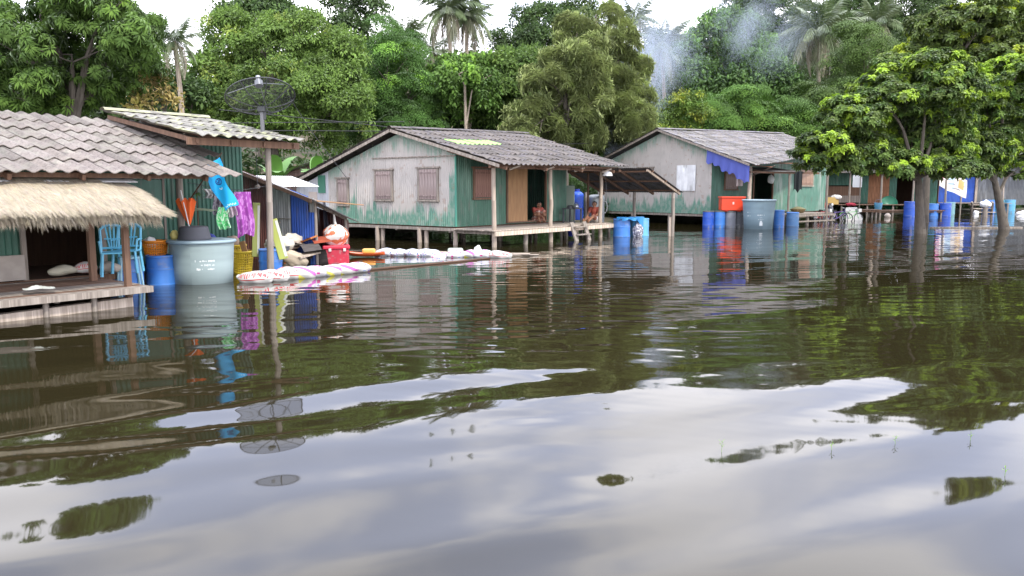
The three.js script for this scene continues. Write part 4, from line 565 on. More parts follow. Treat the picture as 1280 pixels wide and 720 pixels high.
  part(H, 'edge_beam', box(0.06, 0.14, 7.4, 1.96, 0.44, -3.4), tmat(greyWoodTex, 0.85, { color: lin(2.1, 2.0, 1.85) }));
  part(H, 'gable_sill', merge([box(8.7, 0.1, 0.08, -4.3, 0.5, -0.02), box(1.9, 0.1, 0.08, 1.0, 0.45, 0.06)]), greyWood);
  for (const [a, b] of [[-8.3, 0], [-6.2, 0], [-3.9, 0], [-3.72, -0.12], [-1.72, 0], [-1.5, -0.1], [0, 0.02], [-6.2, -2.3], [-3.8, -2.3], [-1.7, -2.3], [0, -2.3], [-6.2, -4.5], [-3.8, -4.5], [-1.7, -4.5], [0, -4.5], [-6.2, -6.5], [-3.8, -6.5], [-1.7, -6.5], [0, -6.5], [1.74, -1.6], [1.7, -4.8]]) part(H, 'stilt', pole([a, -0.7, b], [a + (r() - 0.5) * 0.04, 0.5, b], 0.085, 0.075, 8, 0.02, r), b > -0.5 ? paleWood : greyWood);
  for (let i = 0; i < 4; i++) part(H, 'floor_beam', box(0.09, 0.12, 6.6, -0.3 - i * 2.6, 0.46, -3.3), greyWood);
  // open lean-to at the far end
  const lt = (q) => lerp(2.6, 1.72, (q - 26.6) / 2.7);
  for (let i = 0; i < 5; i++) part(H, 'lean_to_sheet', sheet(36, 1, (u, v) => [-0.1 + i * 0.74 + u * 0.78, lt(lerp(26.6, 29.45, v)) + 0.05 + 0.013 * Math.cos(u * 62) + (i % 2) * 0.006, z(lerp(26.6, 29.45, v))], [0.78, 3]), roofMats2[i]);
  for (let i = 0; i < 4; i++) part(H, 'lean_to_rafter', box(0.07, 0.09, 2.9, 0 + i * 1.18, lt(28) - 0.03, z(28), -0.315), i === 3 ? tmat(greyWoodTex, 0.9, { color: lin(1.2, 1.1, 1.0) }) : brownWood);
  for (let i = 0; i < 3; i++) part(H, 'lean_to_purlin', box(3.75, 0.06, 0.06, 1.78, lt(26.9 + i * 1.1) + 0.02, z(26.9 + i * 1.1)), brownWood);
  part(H, 'lean_to_post', pole([3.5, -0.5, z(28.9)], [3.5, 1.72, z(28.9)], 0.08, 0.075, 8, 0.02, r), greyWood); part(H, 'lean_to_post', pole([3.42, -0.5, z(28.8)], [3.42, 0.75, z(28.8)], 0.06, 0.06, 8), paleWood);
  part(H, 'lean_to_post', pole([1.75, -0.5, z(28.9)], [1.75, 1.72, z(28.9)], 0.075, 0.07, 8, 0.02, r), greyWood); part(H, 'lean_to_post', pole([-0.6, -0.5, z(28.9)], [-0.6, 1.72, z(28.9)], 0.075, 0.07, 8), greyWood);
  part(H, 'lean_to_post', pole([0.9, 0.4, z(26.7)], [0.9, 2.5, z(26.7)], 0.045, 0.045, 8), darkWood);
}
// ---------------------------------------------------------------- right house
const TURN3 = THREE.MathUtils.degToRad(-52);
const house3 = thing('stilt_house', 'faded green stilt house with a pale roof and blue cloth valance on the right', 'house', [10.09, 0, -40.39], TURN3);
{
  const H = house3, r = rng(55), top = (u) => 4.9 - (u < -3.33 ? (-3.33 - u) * 0.348 : (u + 3.33) * 0.336);
  const gm = tmat(gablePaint(10, 1.0, 5.2, 4.95, 0.348, 0.336, (u) => (Math.abs(u - 6.0) < 0.9 ? 0.5 : u > 8.1 ? 0.3 : 0.1), 31), 0.55);
  corrWall(H, gm, -8.2, 0, 1, 0, 8.2, 0.58, (s) => top(-8.2 + s) - 0.06, { u0: 0.3 });
  corrWall(H, clad([0.035, 0.12, 0.08], [0.08, 0.19, 0.14]), 0, 0, 0, -1, 5.4, 0.58, 3.7, { holes: [[3.5, 5.2, 0.62, 2.8]], flip: 1 });
  corrWall(H, mintClad, 0, -5.4, 0, -1, 5.2, 0.58, 3.7, { flip: 1 });
  corrWall(H, greenClad, 0, -10.6, -1, 0, 8.2, 0.58, (s) => top(-s) - 0.06, { flip: 1 }); corrWall(H, greenClad, -8.2, -10.6, 0, 1, 10.6, 0.58, 3.1, { flip: 1 });
  part(H, 'floor', box(8.1, 0.08, 10.5, -4.1, 0.55, -5.3), darkWood);
  part(H, 'partition', box(0.05, 2.4, 3, -1.6, 1.8, -4.4), tmat(brownWoodTex, 0.9, { color: lin(0.8, 0.6, 0.6) }));
  shutters(H, -4.4, 1.9, 2.98, 0.03, 1.0); shutters(H, 0.03, 1.84, 2.98, -1.55, 1.05, Math.PI / 2, shutterWood, brownWood); shutters(H, 0.03, 2.05, 2.93, -8.5, 1.25, Math.PI / 2, tmat(shutterTex, 0.9, { color: lin(1.4, 1.2, 1.0) }), paleWood, 3);
  corrWall(H, whiteSheet, -2.24, 0.05, 1, 0, 1.28, 1.76, 3.08, { panel: 2, name: 'patch_sheet' });
  part(H, 'door_frame', merge([box(0.08, 2.2, 0.07, 0.04, 1.7, -3.48), box(0.08, 2.2, 0.07, 0.04, 1.7, -5.24), box(0.08, 0.07, 1.8, 0.04, 2.83, -4.36)]), brownWood);
  const E = (s) => lerp(2.6, 0.62, smooth(0, 1, s / 11) * 0.25 + 0.75 * s / 11);
  tiles(H, (s, t) => { const e = E(s), xx = lerp(-3.33, e, t); return V(xx, top(xx) + 0.1 + 0.02 * s - 0.03 * Math.sin(s * 0.8), 0.45 - s); }, 0, () => 11.4, 8, roofMats3, 25);
  tiles(H, (s, t) => { const xx = lerp(-3.33, -8.7, t); return V(xx, top(xx) + 0.1 + 0.02 * s, 0.45 - s); }, 0, () => 11.4, 7, roofMats3, 26, { w: 0.95 });
  ridgeCaps(H, V(-3.33, 5.02, 0.45), V(-3.33, 5.24, -10.9), roofMats3, 27);
  part(H, 'barge_board', merge([box(5.7, 0.1, 0.03, -6.0, 4.03, 0.43, 0, 0, 0.335), box(6.2, 0.1, 0.03, -0.4, 3.98, 0.43, 0, 0, -0.324)]), greyWood);
  for (let i = 0; i < 5; i++) part(H, 'purlin', box(0.07, 0.07, 5, 1.9 - i * 0.9, top(1.9 - i * 0.9) + 0.02, -2.1 - 0.3 * i), brownWood);
  const blueCloth = mat(0.075, 0.10, 0.36, 0.8);
  part(H, 'cloth_valance', sheet(40, 8, (u, v) => { const xx = lerp(-0.1, 2.45, u), dr = lerp(0.55, 0.85, u) + 0.06 * Math.sin(u * 37) + 0.05 * Math.sin(u * 16 + 1); return [xx, top(xx) - 0.02 - v * dr, 0.3 + 0.05 * Math.sin(u * 34 + v) * v]; }), new THREE.MeshStandardMaterial({ color: lin(0.085, 0.11, 0.38), roughness: 0.85, side: THREE.DoubleSide }), 'faded blue cloth valance');
  for (let i = 0; i < 4; i++) part(H, 'awning_sheet', sheet(36, 1, (u, v) => [lerp(0.1, 2.15, v), lerp(3.0, 2.72, v) + 0.013 * Math.cos(u * 60), -1.7 - i * 0.8 - u * 0.84], [0.84, 2]), [roofMats3[1], roofMats3[3], roofMats2[2], roofMats2[4]][i]);
  part(H, 'awning_tile', box(0.9, 0.03, 0.35, 1.9, 2.98, -1.5, 0, 0.3, -0.1), mat(0.42, 0.16, 0.09, 0.8), 'broken terracotta coloured sheet'); part(H, 'awning_strut', pole([1.2, 2.5, -1.6], [2.3, 3.0, -2.0], 0.04, 0.035), greyWood);
  part(H, 'post', pole([2.0, -0.5, -0.4], [2.0, 2.95, -0.4], 0.1, 0.09, 9, 0.03, r), tmat(greyWoodTex, 0.9, { color: lin(1.8, 1.75, 1.7) })); part(H, 'post', pole([2.0, -0.5, -3.75], [2.0, 2.75, -3.75], 0.06, 0.055, 8, 0.03, r), greyWood); part(H, 'post', pole([2.7, -0.5, -6.2], [2.7, 2.95, -6.2], 0.065, 0.06, 8, 0.03, r), greyWood);
  part(H, 'eave_beam', box(0.07, 0.1, 6.2, 2.05, 2.68, -3.3), brownWood);
  planks(H, 12, 4.6, 0.215, 0.035, (m, i, r) => { m.rotation.y = Math.PI / 2; m.position.set(0.12 + i * 0.22, 0.58 + r() * 0.006, -4.7 + r() * 0.05); }, [greyWood, brownWood, paleWood], 47, 'deck_plank');
  part(H, 'edge_beam', merge([box(0.06, 0.1, 4.7, 2.72, 0.5, -4.7), box(0.06, 0.07, 4.2, 2.74, 0.2, -4.9)]), greyWood);
  for (const [a, b] of [[-8, 0], [-5.4, 0], [-2.7, 0], [0, 0], [-5.4, -3.5], [-2.7, -3.5], [0, -3.5], [-5.4, -7], [-2.7, -7], [0, -7], [0, -10.4], [-2.7, -10.4], [2.6, -2.5], [2.6, -4.6], [2.6, -6.9], [1.3, -2.5]]) part(H, 'stilt', pole([a, -0.7, b], [a, 0.5, b], 0.09, 0.08, 8, 0.02, r), greyWood);
  part(H, 'gable_sill', box(8.3, 0.1, 0.08, -4.1, 0.5, -0.02), greyWood);
}

// ---------------------------------------------------------------- containers
const drumGeo = (R = 0.27, Hh = 0.86) => ({
  body: lathe([[0, 0], [R * 0.93, 0], [R, 0.04], [R, Hh * 0.3], [R * 1.035, Hh * 0.32], [R * 1.035, Hh * 0.35], [R, Hh * 0.37], [R, Hh * 0.66], [R * 1.035, Hh * 0.68], [R * 1.035, Hh * 0.71], [R, Hh * 0.73], [R, Hh * 0.93], [R * 0.95, Hh * 0.96]], 28),
  lid: lathe([[R * 0.95, Hh * 0.95], [R * 1.02, Hh * 0.955], [R * 1.02, Hh], [R * 0.93, Hh * 1.01], [R * 0.9, Hh * 0.985], [0, Hh * 0.985]], 28),
});
const plasticTex = (c) => paint(128, 128, 1, 1, (u, v) => mix3(mul3(c, 0.72 + 0.45 * fbm(u * 7, v * 5, 4)), [0.26, 0.25, 0.23], 0.45 * smooth(0.56, 0.74, fbm(u * 9 + 4, v * 16 + 2, 4))));
const bluePl = tmat(plasticTex([0.05, 0.19, 0.55]), 0.42), deepBluePl = tmat(plasticTex([0.025, 0.09, 0.45]), 0.45), greyPl = tmat(plasticTex([0.2, 0.21, 0.24]), 0.6), darkPl = tmat(plasticTex([0.075, 0.08, 0.09]), 0.6), tealPl = tmat(plasticTex([0.16, 0.32, 0.35]), 0.5), skyPl = tmat(plasticTex([0.13, 0.4, 0.62]), 0.4);
function drum(label, pos, m, lidM, group, R = 0.27, Hh = 0.86, turn = 0) { const t = thing('plastic_drum', label, 'drum', pos, turn, group), g = drumGeo(R, Hh); part(t, 'body', g.body, m); part(t, 'lid', g.lid, lidM ?? m); return t; }
const GB = 'blue plastic drums';
drum('blue drum in the water between the plank deck and the grey tub', [-6.98, -0.28, -15.65], bluePl, bluePl, GB);
drum('blue drum partly hidden behind the corner post of the plank deck', [-7.35, -0.26, -15.0], bluePl, bluePl, GB, 0.3);
drum('blue drum at the foot of the post below the satellite dish', [-5.36, -0.3, -17.5], bluePl, bluePl, GB, 0.25);
{ // big open tubs
  const tub = (label, pos, R0, R1, Hh, m, marks, lid) => {
    const t = thing('round_tub', label, 'tub', pos, 0, 'big round grey tubs');
    const wall = part(t, 'wall', lathe([[0, 0], [R0, 0], [lerp(R0, R1, 0.5), Hh * 0.5], [R1, Hh - 0.08], [R1, Hh], [R1 - 0.03, Hh], [R1 - 0.05, Hh - 0.08], [R0 - 0.04, 0.04], [0, 0.04]], 56), m);
    part(t, 'rim', new THREE.TorusGeometry(R1 + 0.015, 0.036, 8, 56).rotateX(Math.PI / 2).translate(0, Hh - 0.015, 0), mat(0.27, 0.36, 0.4, 0.5));
    if (lid) part(t, 'lid', lathe([[0, Hh + 0.015], [R1 - 0.02, Hh + 0.012], [R1, Hh - 0.005]], 40), mat(0.3, 0.38, 0.42, 0.55));
    const white = mat(0.62, 0.66, 0.66, 0.7); marks.forEach(([a, y, w, h]) => { const rr = lerp(R0, R1, y / Hh) + 0.004; part(wall, 'white_mark', sheet(6, 1, (u, v) => { const th = a + (u - 0.5) * w / rr; return [Math.sin(th) * rr, y + (v - 0.5) * h, Math.cos(th) * rr]; }), white); });
    return t;
  };
  const r = rng(9), marks = (a0, a1, rows, hh, dens) => { const out = []; for (const y of rows) for (let a = a0; a < a1; a += 0.03 + r() * 0.02) { if (r() < dens) out.push([a, y + (r() - 0.5) * 0.012, 0.012 + r() * 0.022, hh * (0.35 + r() * 0.65)]); } return out; };
  const tubTex = (c) => tmat(paint(256, 256, 1, 1, (u, v) => mul3(c, 0.8 + 0.3 * fbm(u * 3, v * 40, 4) + 0.12 * fbm(u * 20, v * 3, 3))), 0.6);
  tub('big grey green tub in the water, black basin on top', [-6.3, -0.25, -16.05], 0.56, 0.62, 1.1, tubTex([0.27, 0.34, 0.34]), marks(0.15, 0.75, [0.72, 0.64, 0.56], 0.045, 0.62), true);
  tub('big slate blue tub with a white emblem in front of the right house', [11.55, -0.2, -37.2], 0.63, 0.74, 1.55, tubTex([0.19, 0.27, 0.31]), [...marks(-0.35, 0.1, [0.86], 0.05, 0.7), ...marks(-0.3, 0.05, [0.74, 0.66], 0.03, 0.6), ...marks(-1.1, -0.85, [0.98, 0.82], 0.05, 0.6), [-0.12, 0.46, 0.14, 0.17], [-0.13, 0.56, 0.09, 0.08]], false);
}
{ // things on and round the first tub
  const b = thing('rubber_basin', 'black rubber basin upside down on the big grey green tub', 'basin', [-6.42, 0.868, -16.0]);
  part(b, 'wall', lathe([[0.31, 0], [0.33, 0.01], [0.31, 0.06], [0.27, 0.24], [0.25, 0.27], [0.0, 0.275]], 32), mat(0.085, 0.085, 0.095, 0.75)); part(b, 'rim', new THREE.TorusGeometry(0.31, 0.018, 6, 32).rotateX(Math.PI / 2).translate(0, 0.02, 0), mat(0.07, 0.07, 0.08, 0.7));
  const f = thing('orange_flag', 'orange folded flag on a white stick stuck over the black basin', 'flag', [-6.5, 1.14, -15.98]);
  part(f, 'cloth', sheet(36, 10, (u, v) => { const a = u * 6.2832, k = v ** 0.85, rr = 0.02 + 0.19 * k * (0.82 + 0.18 * Math.cos(a * 7)); return [Math.cos(a) * rr - 0.05 * k, 0.03 + 0.5 * v - 0.04 * Math.cos(a * 7) * v, Math.sin(a) * rr * 0.7]; }), new THREE.MeshStandardMaterial({ color: lin(0.78, 0.13, 0.02), roughness: 0.75, side: THREE.DoubleSide }));
  part(f, 'stick', pole([0.04, 0.0, 0.12], [-0.1, 0.72, 0.1], 0.011, 0.011), mat(0.7, 0.68, 0.65, 0.5));
  const n = thing('green_net', 'pale green net stretched like a parasol behind the orange flag', 'net', [-6.5, 1.44, -16.35]);
  part(n, 'netting', sheet(24, 5, (u, v) => { const a = u * 6.2832; return [Math.cos(a) * 0.42 * v, 0.16 - 0.16 * v + 0.02 * Math.cos(a * 6) * v - 0.1 * (1 - v), Math.sin(a) * 0.3 * v]; }), new THREE.MeshStandardMaterial({ color: lin(0.42, 0.5, 0.3), roughness: 0.8, transparent: true, opacity: 0.5, side: THREE.DoubleSide }));
  for (let i = 0; i < 6; i++) { const a = i * 1.047; part(n, 'rib', pole([0, 0.06, 0], [Math.cos(a) * 0.43, 0.01, Math.sin(a) * 0.31], 0.005, 0.004, 5), mat(0.4, 0.4, 0.36, 0.5)); }
  part(n, 'stick', pole([0.03, -1.6, 0], [0.03, 0.42, 0], 0.014, 0.012), darkWood);
  part(n, 'leaf_tuft', leafGeo(Array.from({ length: 12 }, (_, i) => [V(0.03, 0.35, 0), V(Math.cos(i * 2.4), 0.6 - i * 0.1, Math.sin(i * 2.4)), V(0, 1, 0), 0.12, 0.04, 0.4])), mat(0.09, 0.2, 0.05, 0.7));
}
{ // latticed baskets
  const basket = (name, label, cat, pos, R0, R1, Hh, m, rings, ribs, group) => {
    const t = thing(name, label, cat, pos, 0, group), gs = [];
    for (let i = 0; i < rings; i++) { const k = i / (rings - 1), y = lerp(0.03, Hh - 0.03, k); gs.push(new THREE.TorusGeometry(lerp(R0, R1, y / Hh), i % 2 ? 0.008 : 0.013, 5, 28).rotateX(Math.PI / 2).translate(0, y, 0)); }
    for (let i = 0; i < ribs; i++) { const a = i / ribs * 6.2832; gs.push(pole([Math.cos(a) * R0, 0, Math.sin(a) * R0], [Math.cos(a) * R1, Hh, Math.sin(a) * R1], 0.011, 0.011, 5)); }
    part(t, 'lattice', merge(gs), m); part(t, 'base', new THREE.CylinderGeometry(R0, R0, 0.03, 28).translate(0, 0.015, 0), m);
    part(t, 'rim', new THREE.TorusGeometry(R1 + 0.008, 0.022, 7, 32).rotateX(Math.PI / 2).translate(0, Hh, 0), m); return t;
  };
  const orange = mat(0.8, 0.26, 0.02, 0.45), yellow = mat(0.62, 0.45, 0.03, 0.5);
  const ob = basket('plastic_basket', 'orange lattice basket on a stand beside the grey green tub', 'basket', [-7.18, 0.4, -15.9], 0.17, 0.235, 0.44, orange, 9, 30, 'plastic baskets'); part(ob, 'handle', box(0.03, 0.05, 0.14, 0.235, 0.4, 0), orange);
  const st = thing('wooden_stand', 'small brown stand under the orange basket', 'stand', [-7.18, 0, -15.9]); part(st, 'top', box(0.44, 0.05, 0.4, 0, 0.37, 0), brownWood); for (const [a, b] of [[-1, -1], [1, -1], [-1, 1], [1, 1]]) part(st, 'leg', box(0.05, 0.85, 0.05, a * 0.18, -0.07, b * 0.16), brownWood);
  const bag = thing('white_bag', 'crumpled white bag sticking out of the orange basket', 'bag', [-7.27, 0.8, -15.9]); part(bag, 'cloth', crumple(0.12, 0.13, 0.1, 5), mat(0.78, 0.77, 0.75, 0.7));
  basket('plastic_basket', 'yellow lattice basket in the water left of the dish post drum', 'basket', [-6.08, -0.12, -17.75], 0.18, 0.25, 0.6, yellow, 11, 30, 'plastic baskets');
  basket('plastic_basket', 'yellow basket just behind the grey green tub', 'basket', [-6.35, 0.1, -18.1], 0.17, 0.24, 0.5, yellow, 9, 26, 'plastic baskets');
  const s1 = thing('blue_bundle', 'dark blue bundle on the basket behind the tub', 'bundle', [-6.75, 0.78, -17.7]); part(s1, 'cloth', crumple(0.12, 0.11, 0.1, 8), mat(0.03, 0.05, 0.28, 0.7));
  const s2 = thing('tan_bundle', 'tan bundle heaped in the yellow basket behind the tub', 'bundle', [-6.4, 0.68, -18.05]); part(s2, 'cloth', crumple(0.17, 0.15, 0.14, 9), mat(0.36, 0.26, 0.19, 0.8));
  const s3 = thing('yellow_bag', 'small yellow bag on the lid left of the black basin', 'bag', [-6.85, 0.95, -16.05]); part(s3, 'cloth', crumple(0.08, 0.1, 0.08, 12), mat(0.7, 0.6, 0.2, 0.6));
}
function crumple(rx, ry, rz, seed, n = 20, amt = 0.28) {
  const g = new THREE.SphereGeometry(1, n, Math.round(n * 0.7)), p = g.attributes.position;
  for (let i = 0; i < p.count; i++) { const x = p.getX(i), y = p.getY(i), z = p.getZ(i), k = 1 + amt * (fbm(x * 2.2 + seed * 3 + z, y * 2.2 + z * 1.7 + 5, 3) - 0.5) * 2; p.setXYZ(i, x * rx * k, y * ry * k, z * rz * k); }
  g.computeVertexNormals(); return g;
}
// ---------------------------------------------------------------- plastic chairs on the deck
{
  const blue = mat(0.12, 0.42, 0.60, 0.4), c = thing('plastic_chair', 'light blue plastic chair on the plank deck, front one of the pair', 'chair', row(-14.05, 0.375, 6.62), 0.5, 'light blue plastic chairs');
  part(c, 'seat', rbox(0.4, 0.03, 0.4, 0.012, 0, 0.4, 0), blue);
  for (const [x, z] of [[-1, 1], [1, 1], [-1, -1], [1, -1]]) part(c, 'leg', pole([x * 0.21, 0, z * 0.21], [x * 0.18, 0.39, z * 0.18], 0.028, 0.022, 6), blue);
  const bk = []; for (const x of [-0.185, 0.185]) bk.push(pole([x, 0.4, -0.18], [x * 1.02, 0.8, -0.27], 0.022, 0.024, 6)); bk.push(tube([[-0.19, 0.8, -0.27], [-0.1, 0.86, -0.29], [0.1, 0.86, -0.29], [0.19, 0.8, -0.27]], 0.026, 12)); for (const x of [-0.08, -0.027, 0.027, 0.08]) bk.push(pole([x * 0.6, 0.46, -0.2], [x * 1.3, 0.84, -0.28], 0.012, 0.016, 5)); bk.push(pole([-0.185, 0.47, -0.2], [0.185, 0.47, -0.2], 0.02, 0.02, 6), pole([-0.13, 0.63, -0.235], [0.13, 0.63, -0.235], 0.014, 0.014, 6));
  part(c, 'backrest', merge(bk), blue);
  for (const x of [-0.2, 0.2]) part(c, 'armrest', merge([pole([x, 0.6, -0.22], [x * 1.1, 0.6, 0.16], 0.02, 0.02, 6), pole([x * 1.1, 0.6, 0.16], [x, 0.4, 0.18], 0.02, 0.02, 6)]), blue);
  copyOf(c, 'light blue plastic chair on the plank deck, rear one of the pair', row(-14.35, 0.375, 7.0), 0.2);
  const s = thing('plastic_stool', 'pale blue plastic stool just past the end of the plank deck', 'stool', row(-14.6, -0.1, 7.15), 0.6), pale = mat(0.3, 0.5, 0.58, 0.45); part(s, 'seat', rbox(0.36, 0.04, 0.36, 0.015, 0, 0.72, 0), pale); for (const [x, z] of [[-1, 1], [1, 1], [-1, -1], [1, -1]]) part(s, 'leg', pole([x * 0.2, 0, z * 0.2], [x * 0.15, 0.71, z * 0.15], 0.025, 0.02, 6), pale);
}
// ---------------------------------------------------------------- sacks
const printTex = (kind) => {
  const c = document.createElement('canvas'); c.width = 256; c.height = 256; const x = c.getContext('2d'), r = rng(kind * 7 + 3);
  x.fillStyle = ['#c9c6c0', '#cac8c8', '#bfc0c4', '#c6c3bc'][kind]; x.fillRect(0, 0, 256, 256);
  if (kind === 0) { x.fillStyle = '#c8484a'; for (const y of [70, 112, 190]) for (let i = 20; i < 236; i += 9 + r() * 9) x.fillRect(i, y + r() * 4, 4 + r() * 7, (y === 112 ? 30 : 20) * (0.5 + r() * 0.5)); x.fillRect(30, 150, 190, 5); }
  if (kind === 1) { for (let i = 0; i < 46; i++) { x.fillStyle = ['#c84a8a', '#6f86c8', '#8a6cc0', '#d05060'][(r() * 4) | 0]; x.fillRect(r() * 230, r() * 240, 8 + r() * 26, 5 + r() * 12); } }
  if (kind === 2) { for (let i = 0; i < 60; i++) { x.fillStyle = ['#9a86b8', '#b84858', '#7c8fb0', '#4a5a80'][(r() * 4) | 0]; x.beginPath(); x.ellipse(r() * 256, r() * 256, 3 + r() * 9, 2 + r() * 6, r() * 3, 0, 7); x.fill(); } }
  if (kind === 3) { for (const [col, y] of [['#4a9ac8', 60], ['#c060b0', 120], ['#d8d060', 190]]) { x.fillStyle = col; x.save(); x.translate(128, y); x.rotate(0.4); x.fillRect(-140, -14, 280, 22); x.restore(); } x.fillStyle = '#b05070'; for (let i = 0; i < 14; i++) x.fillRect(20 + r() * 200, 20 + r() * 210, 10, 8); }
  const t = new THREE.CanvasTexture(c); t.colorSpace = THREE.SRGBColorSpace; t.wrapS = t.wrapT = THREE.RepeatWrapping; return t;
};
const sackMats = [0, 1, 2, 3].map((k) => tmat(printTex(k), 0.75));
function sackGeo(L, W, Hh, seed) {
  return sheet(26, 20, (u, v) => { const s = u * 2 - 1, pinch = Math.pow(Math.max(0, 1 - Math.abs(s) ** 3.2), 0.5) * (0.9 + 0.1 * Math.cos(s * 3)) + 0.04, a = v * 6.2832, k = 1 + 0.3 * (fbm(s * 1.1 + seed * 5, Math.cos(a) * 0.6 + seed, 2) - 0.5) + 0.03 * Math.cos(a * 4 + s * 7); return [s * L / 2 * (1 + 0.02 * Math.sin(a * 3)), Math.sin(a) * Hh / 2 * pinch * k + 0.012 * Math.sin(s * 3 + seed), Math.cos(a) * W / 2 * pinch * k]; }, [1, 1], 0.42);
}
{
  const r = rng(12), where = ['at the near left end of the row floating by the blue drum', 'second from the left in the row by the blue drum', 'third in the row by the blue drum', 'in the middle of the row below the red box', 'plump and plain, right of the middle of that row', 'with a blue band in the row below the red box', 'with pink print near the right end of that row', 'at the right tip of the row below the red box'];
  const kinds = [0, 0, 0, 3, 1, 3, 3, 1], words = ['red printed', 'red printed', 'red printed', 'white', 'white', 'white', 'white', 'white'];
  for (let i = 0; i < 8; i++) { const k = i / 7, t = thing('rice_sack', `${words[i]} sack ${where[i]}`, 'sack', [lerp(-5.2, -3.55, k), 0.07 + 0.05 * r(), lerp(-15.95, -17.95, k)], 0.75 + (r() - 0.5) * 0.8 - (i < 2 ? 0.55 : 0), 'sacks floating on the water'); part(t, 'bag', sackGeo(0.66 + r() * 0.14, 0.42, 0.26 + r() * 0.06, i), sackMats[kinds[i]]); if (i < 3) part(t, 'knot', crumple(0.05, 0.05, 0.07, i, 10).translate(-0.36, 0.02, 0), mat(0.75, 0.74, 0.72, 0.8)); }
  const where2 = ['at the left end of the far sack raft', 'second from the left on the far sack raft', 'third from the left on the far sack raft', 'fourth from the left on the far sack raft', 'half sunk in the middle of the far sack raft', 'pink and blue printed, right of the middle of the far raft', 'blue patterned, third from the right end of the far raft', 'with pink lettering near the right end of the far raft', 'plain, at the right end of the far sack raft'];
  for (let i = 0; i < 9; i++) { const k = i / 8, t = thing('rice_sack', `white sack ${where2[i]}`, 'sack', [lerp(-3.55, -0.35, k), (i === 4 ? -0.02 : 0.05) + 0.03 * r(), lerp(-22.4, -21.75, k) + (r() - 0.5) * 0.25], (r() - 0.5) * 0.5 + (i > 5 ? -0.2 : 0.2), 'sacks floating on the water'); part(t, 'bag', sackGeo(0.62 + r() * 0.12, 0.4, 0.24 + r() * 0.05, i + 20), sackMats[[2, 2, 2, 2, 1, 1, 3, 1, 0][i]]); }
  const pl = (label, a, b, rad, m) => { const t = thing('bamboo_pole', label, 'pole', a, 0, 'poles lying on the water'); part(t, 'stem', pole([0, 0, 0], [b[0] - a[0], b[1] - a[1], b[2] - a[2]], rad, rad * 0.8, 8, rad * 0.5, r), m); };
  pl('pale pole lying along the back of the far sack raft', [-3.9, 0.09, -22.75], [0.5, 0.06, -22.1], 0.04, paleWood);
  pl('long dark pole on the water from the near sacks to the far raft', [-3.5, 0.02, -18.1], [-0.6, 0.02, -21.3], 0.03, darkWood);
  pl('thin grey stick poking out right of the far sack raft', [-0.5, 0.06, -21.9], [0.75, 0.02, -22.3], 0.025, greyWood);
  const fl = thing('foam_float', 'pale green foam float lying on the far sack raft', 'float', [-1.6, 0.14, -22.35], 0.1); part(fl, 'block', rbox(0.44, 0.15, 0.22, 0.06), mat(0.42, 0.47, 0.40, 0.8));
  const wc = thing('white_bag', 'small white bag tip standing up on the far raft', 'bag', [-0.95, 0.14, -22.1]); part(wc, 'cloth', crumple(0.1, 0.17, 0.09, 17), mat(0.75, 0.74, 0.72, 0.8));
  const b1 = thing('rice_sack', 'beige sack lying in the dark doorway of the left house', 'sack', row(-14.75, 0.46, 6.05), TURN + 1.57, 'sacks in the doorway'); part(b1, 'bag', sackGeo(0.5, 0.32, 0.17, 51), mat(0.50, 0.47, 0.36, 0.85));
  const b2 = thing('rice_sack', 'white and red sack lying in the dark doorway of the left house', 'sack', row(-14.72, 0.48, 6.42), TURN + 1.4, 'sacks in the doorway'); part(b2, 'bag', sackGeo(0.4, 0.3, 0.2, 52), sackMats[0]);
  const b3 = thing('rice_sack', 'tan sack beside the inner post of the thatched porch', 'sack', row(-14.55, 0.47, 6.78), TURN + 1.4, 'sacks in the doorway'); part(b3, 'bag', sackGeo(0.36, 0.3, 0.2, 53), mat(0.42, 0.36, 0.3, 0.85));
  const cl = thing('dropped_cloth', 'crumpled pale cloth lying near the edge of the plank deck', 'cloth', row(-12.95, 0.385, 4.95), 0.6); part(cl, 'cloth', sheet(22, 12, (u, v) => [(u - 0.5) * 0.42, 0.012 + 0.09 * fbm(u * 5, v * 5 + 3, 3) * Math.sin(Math.PI * u) * Math.sin(Math.PI * v), (v - 0.5) * 0.26 + 0.05 * Math.sin(u * 9)]), mat(0.48, 0.5, 0.46, 0.9));
}
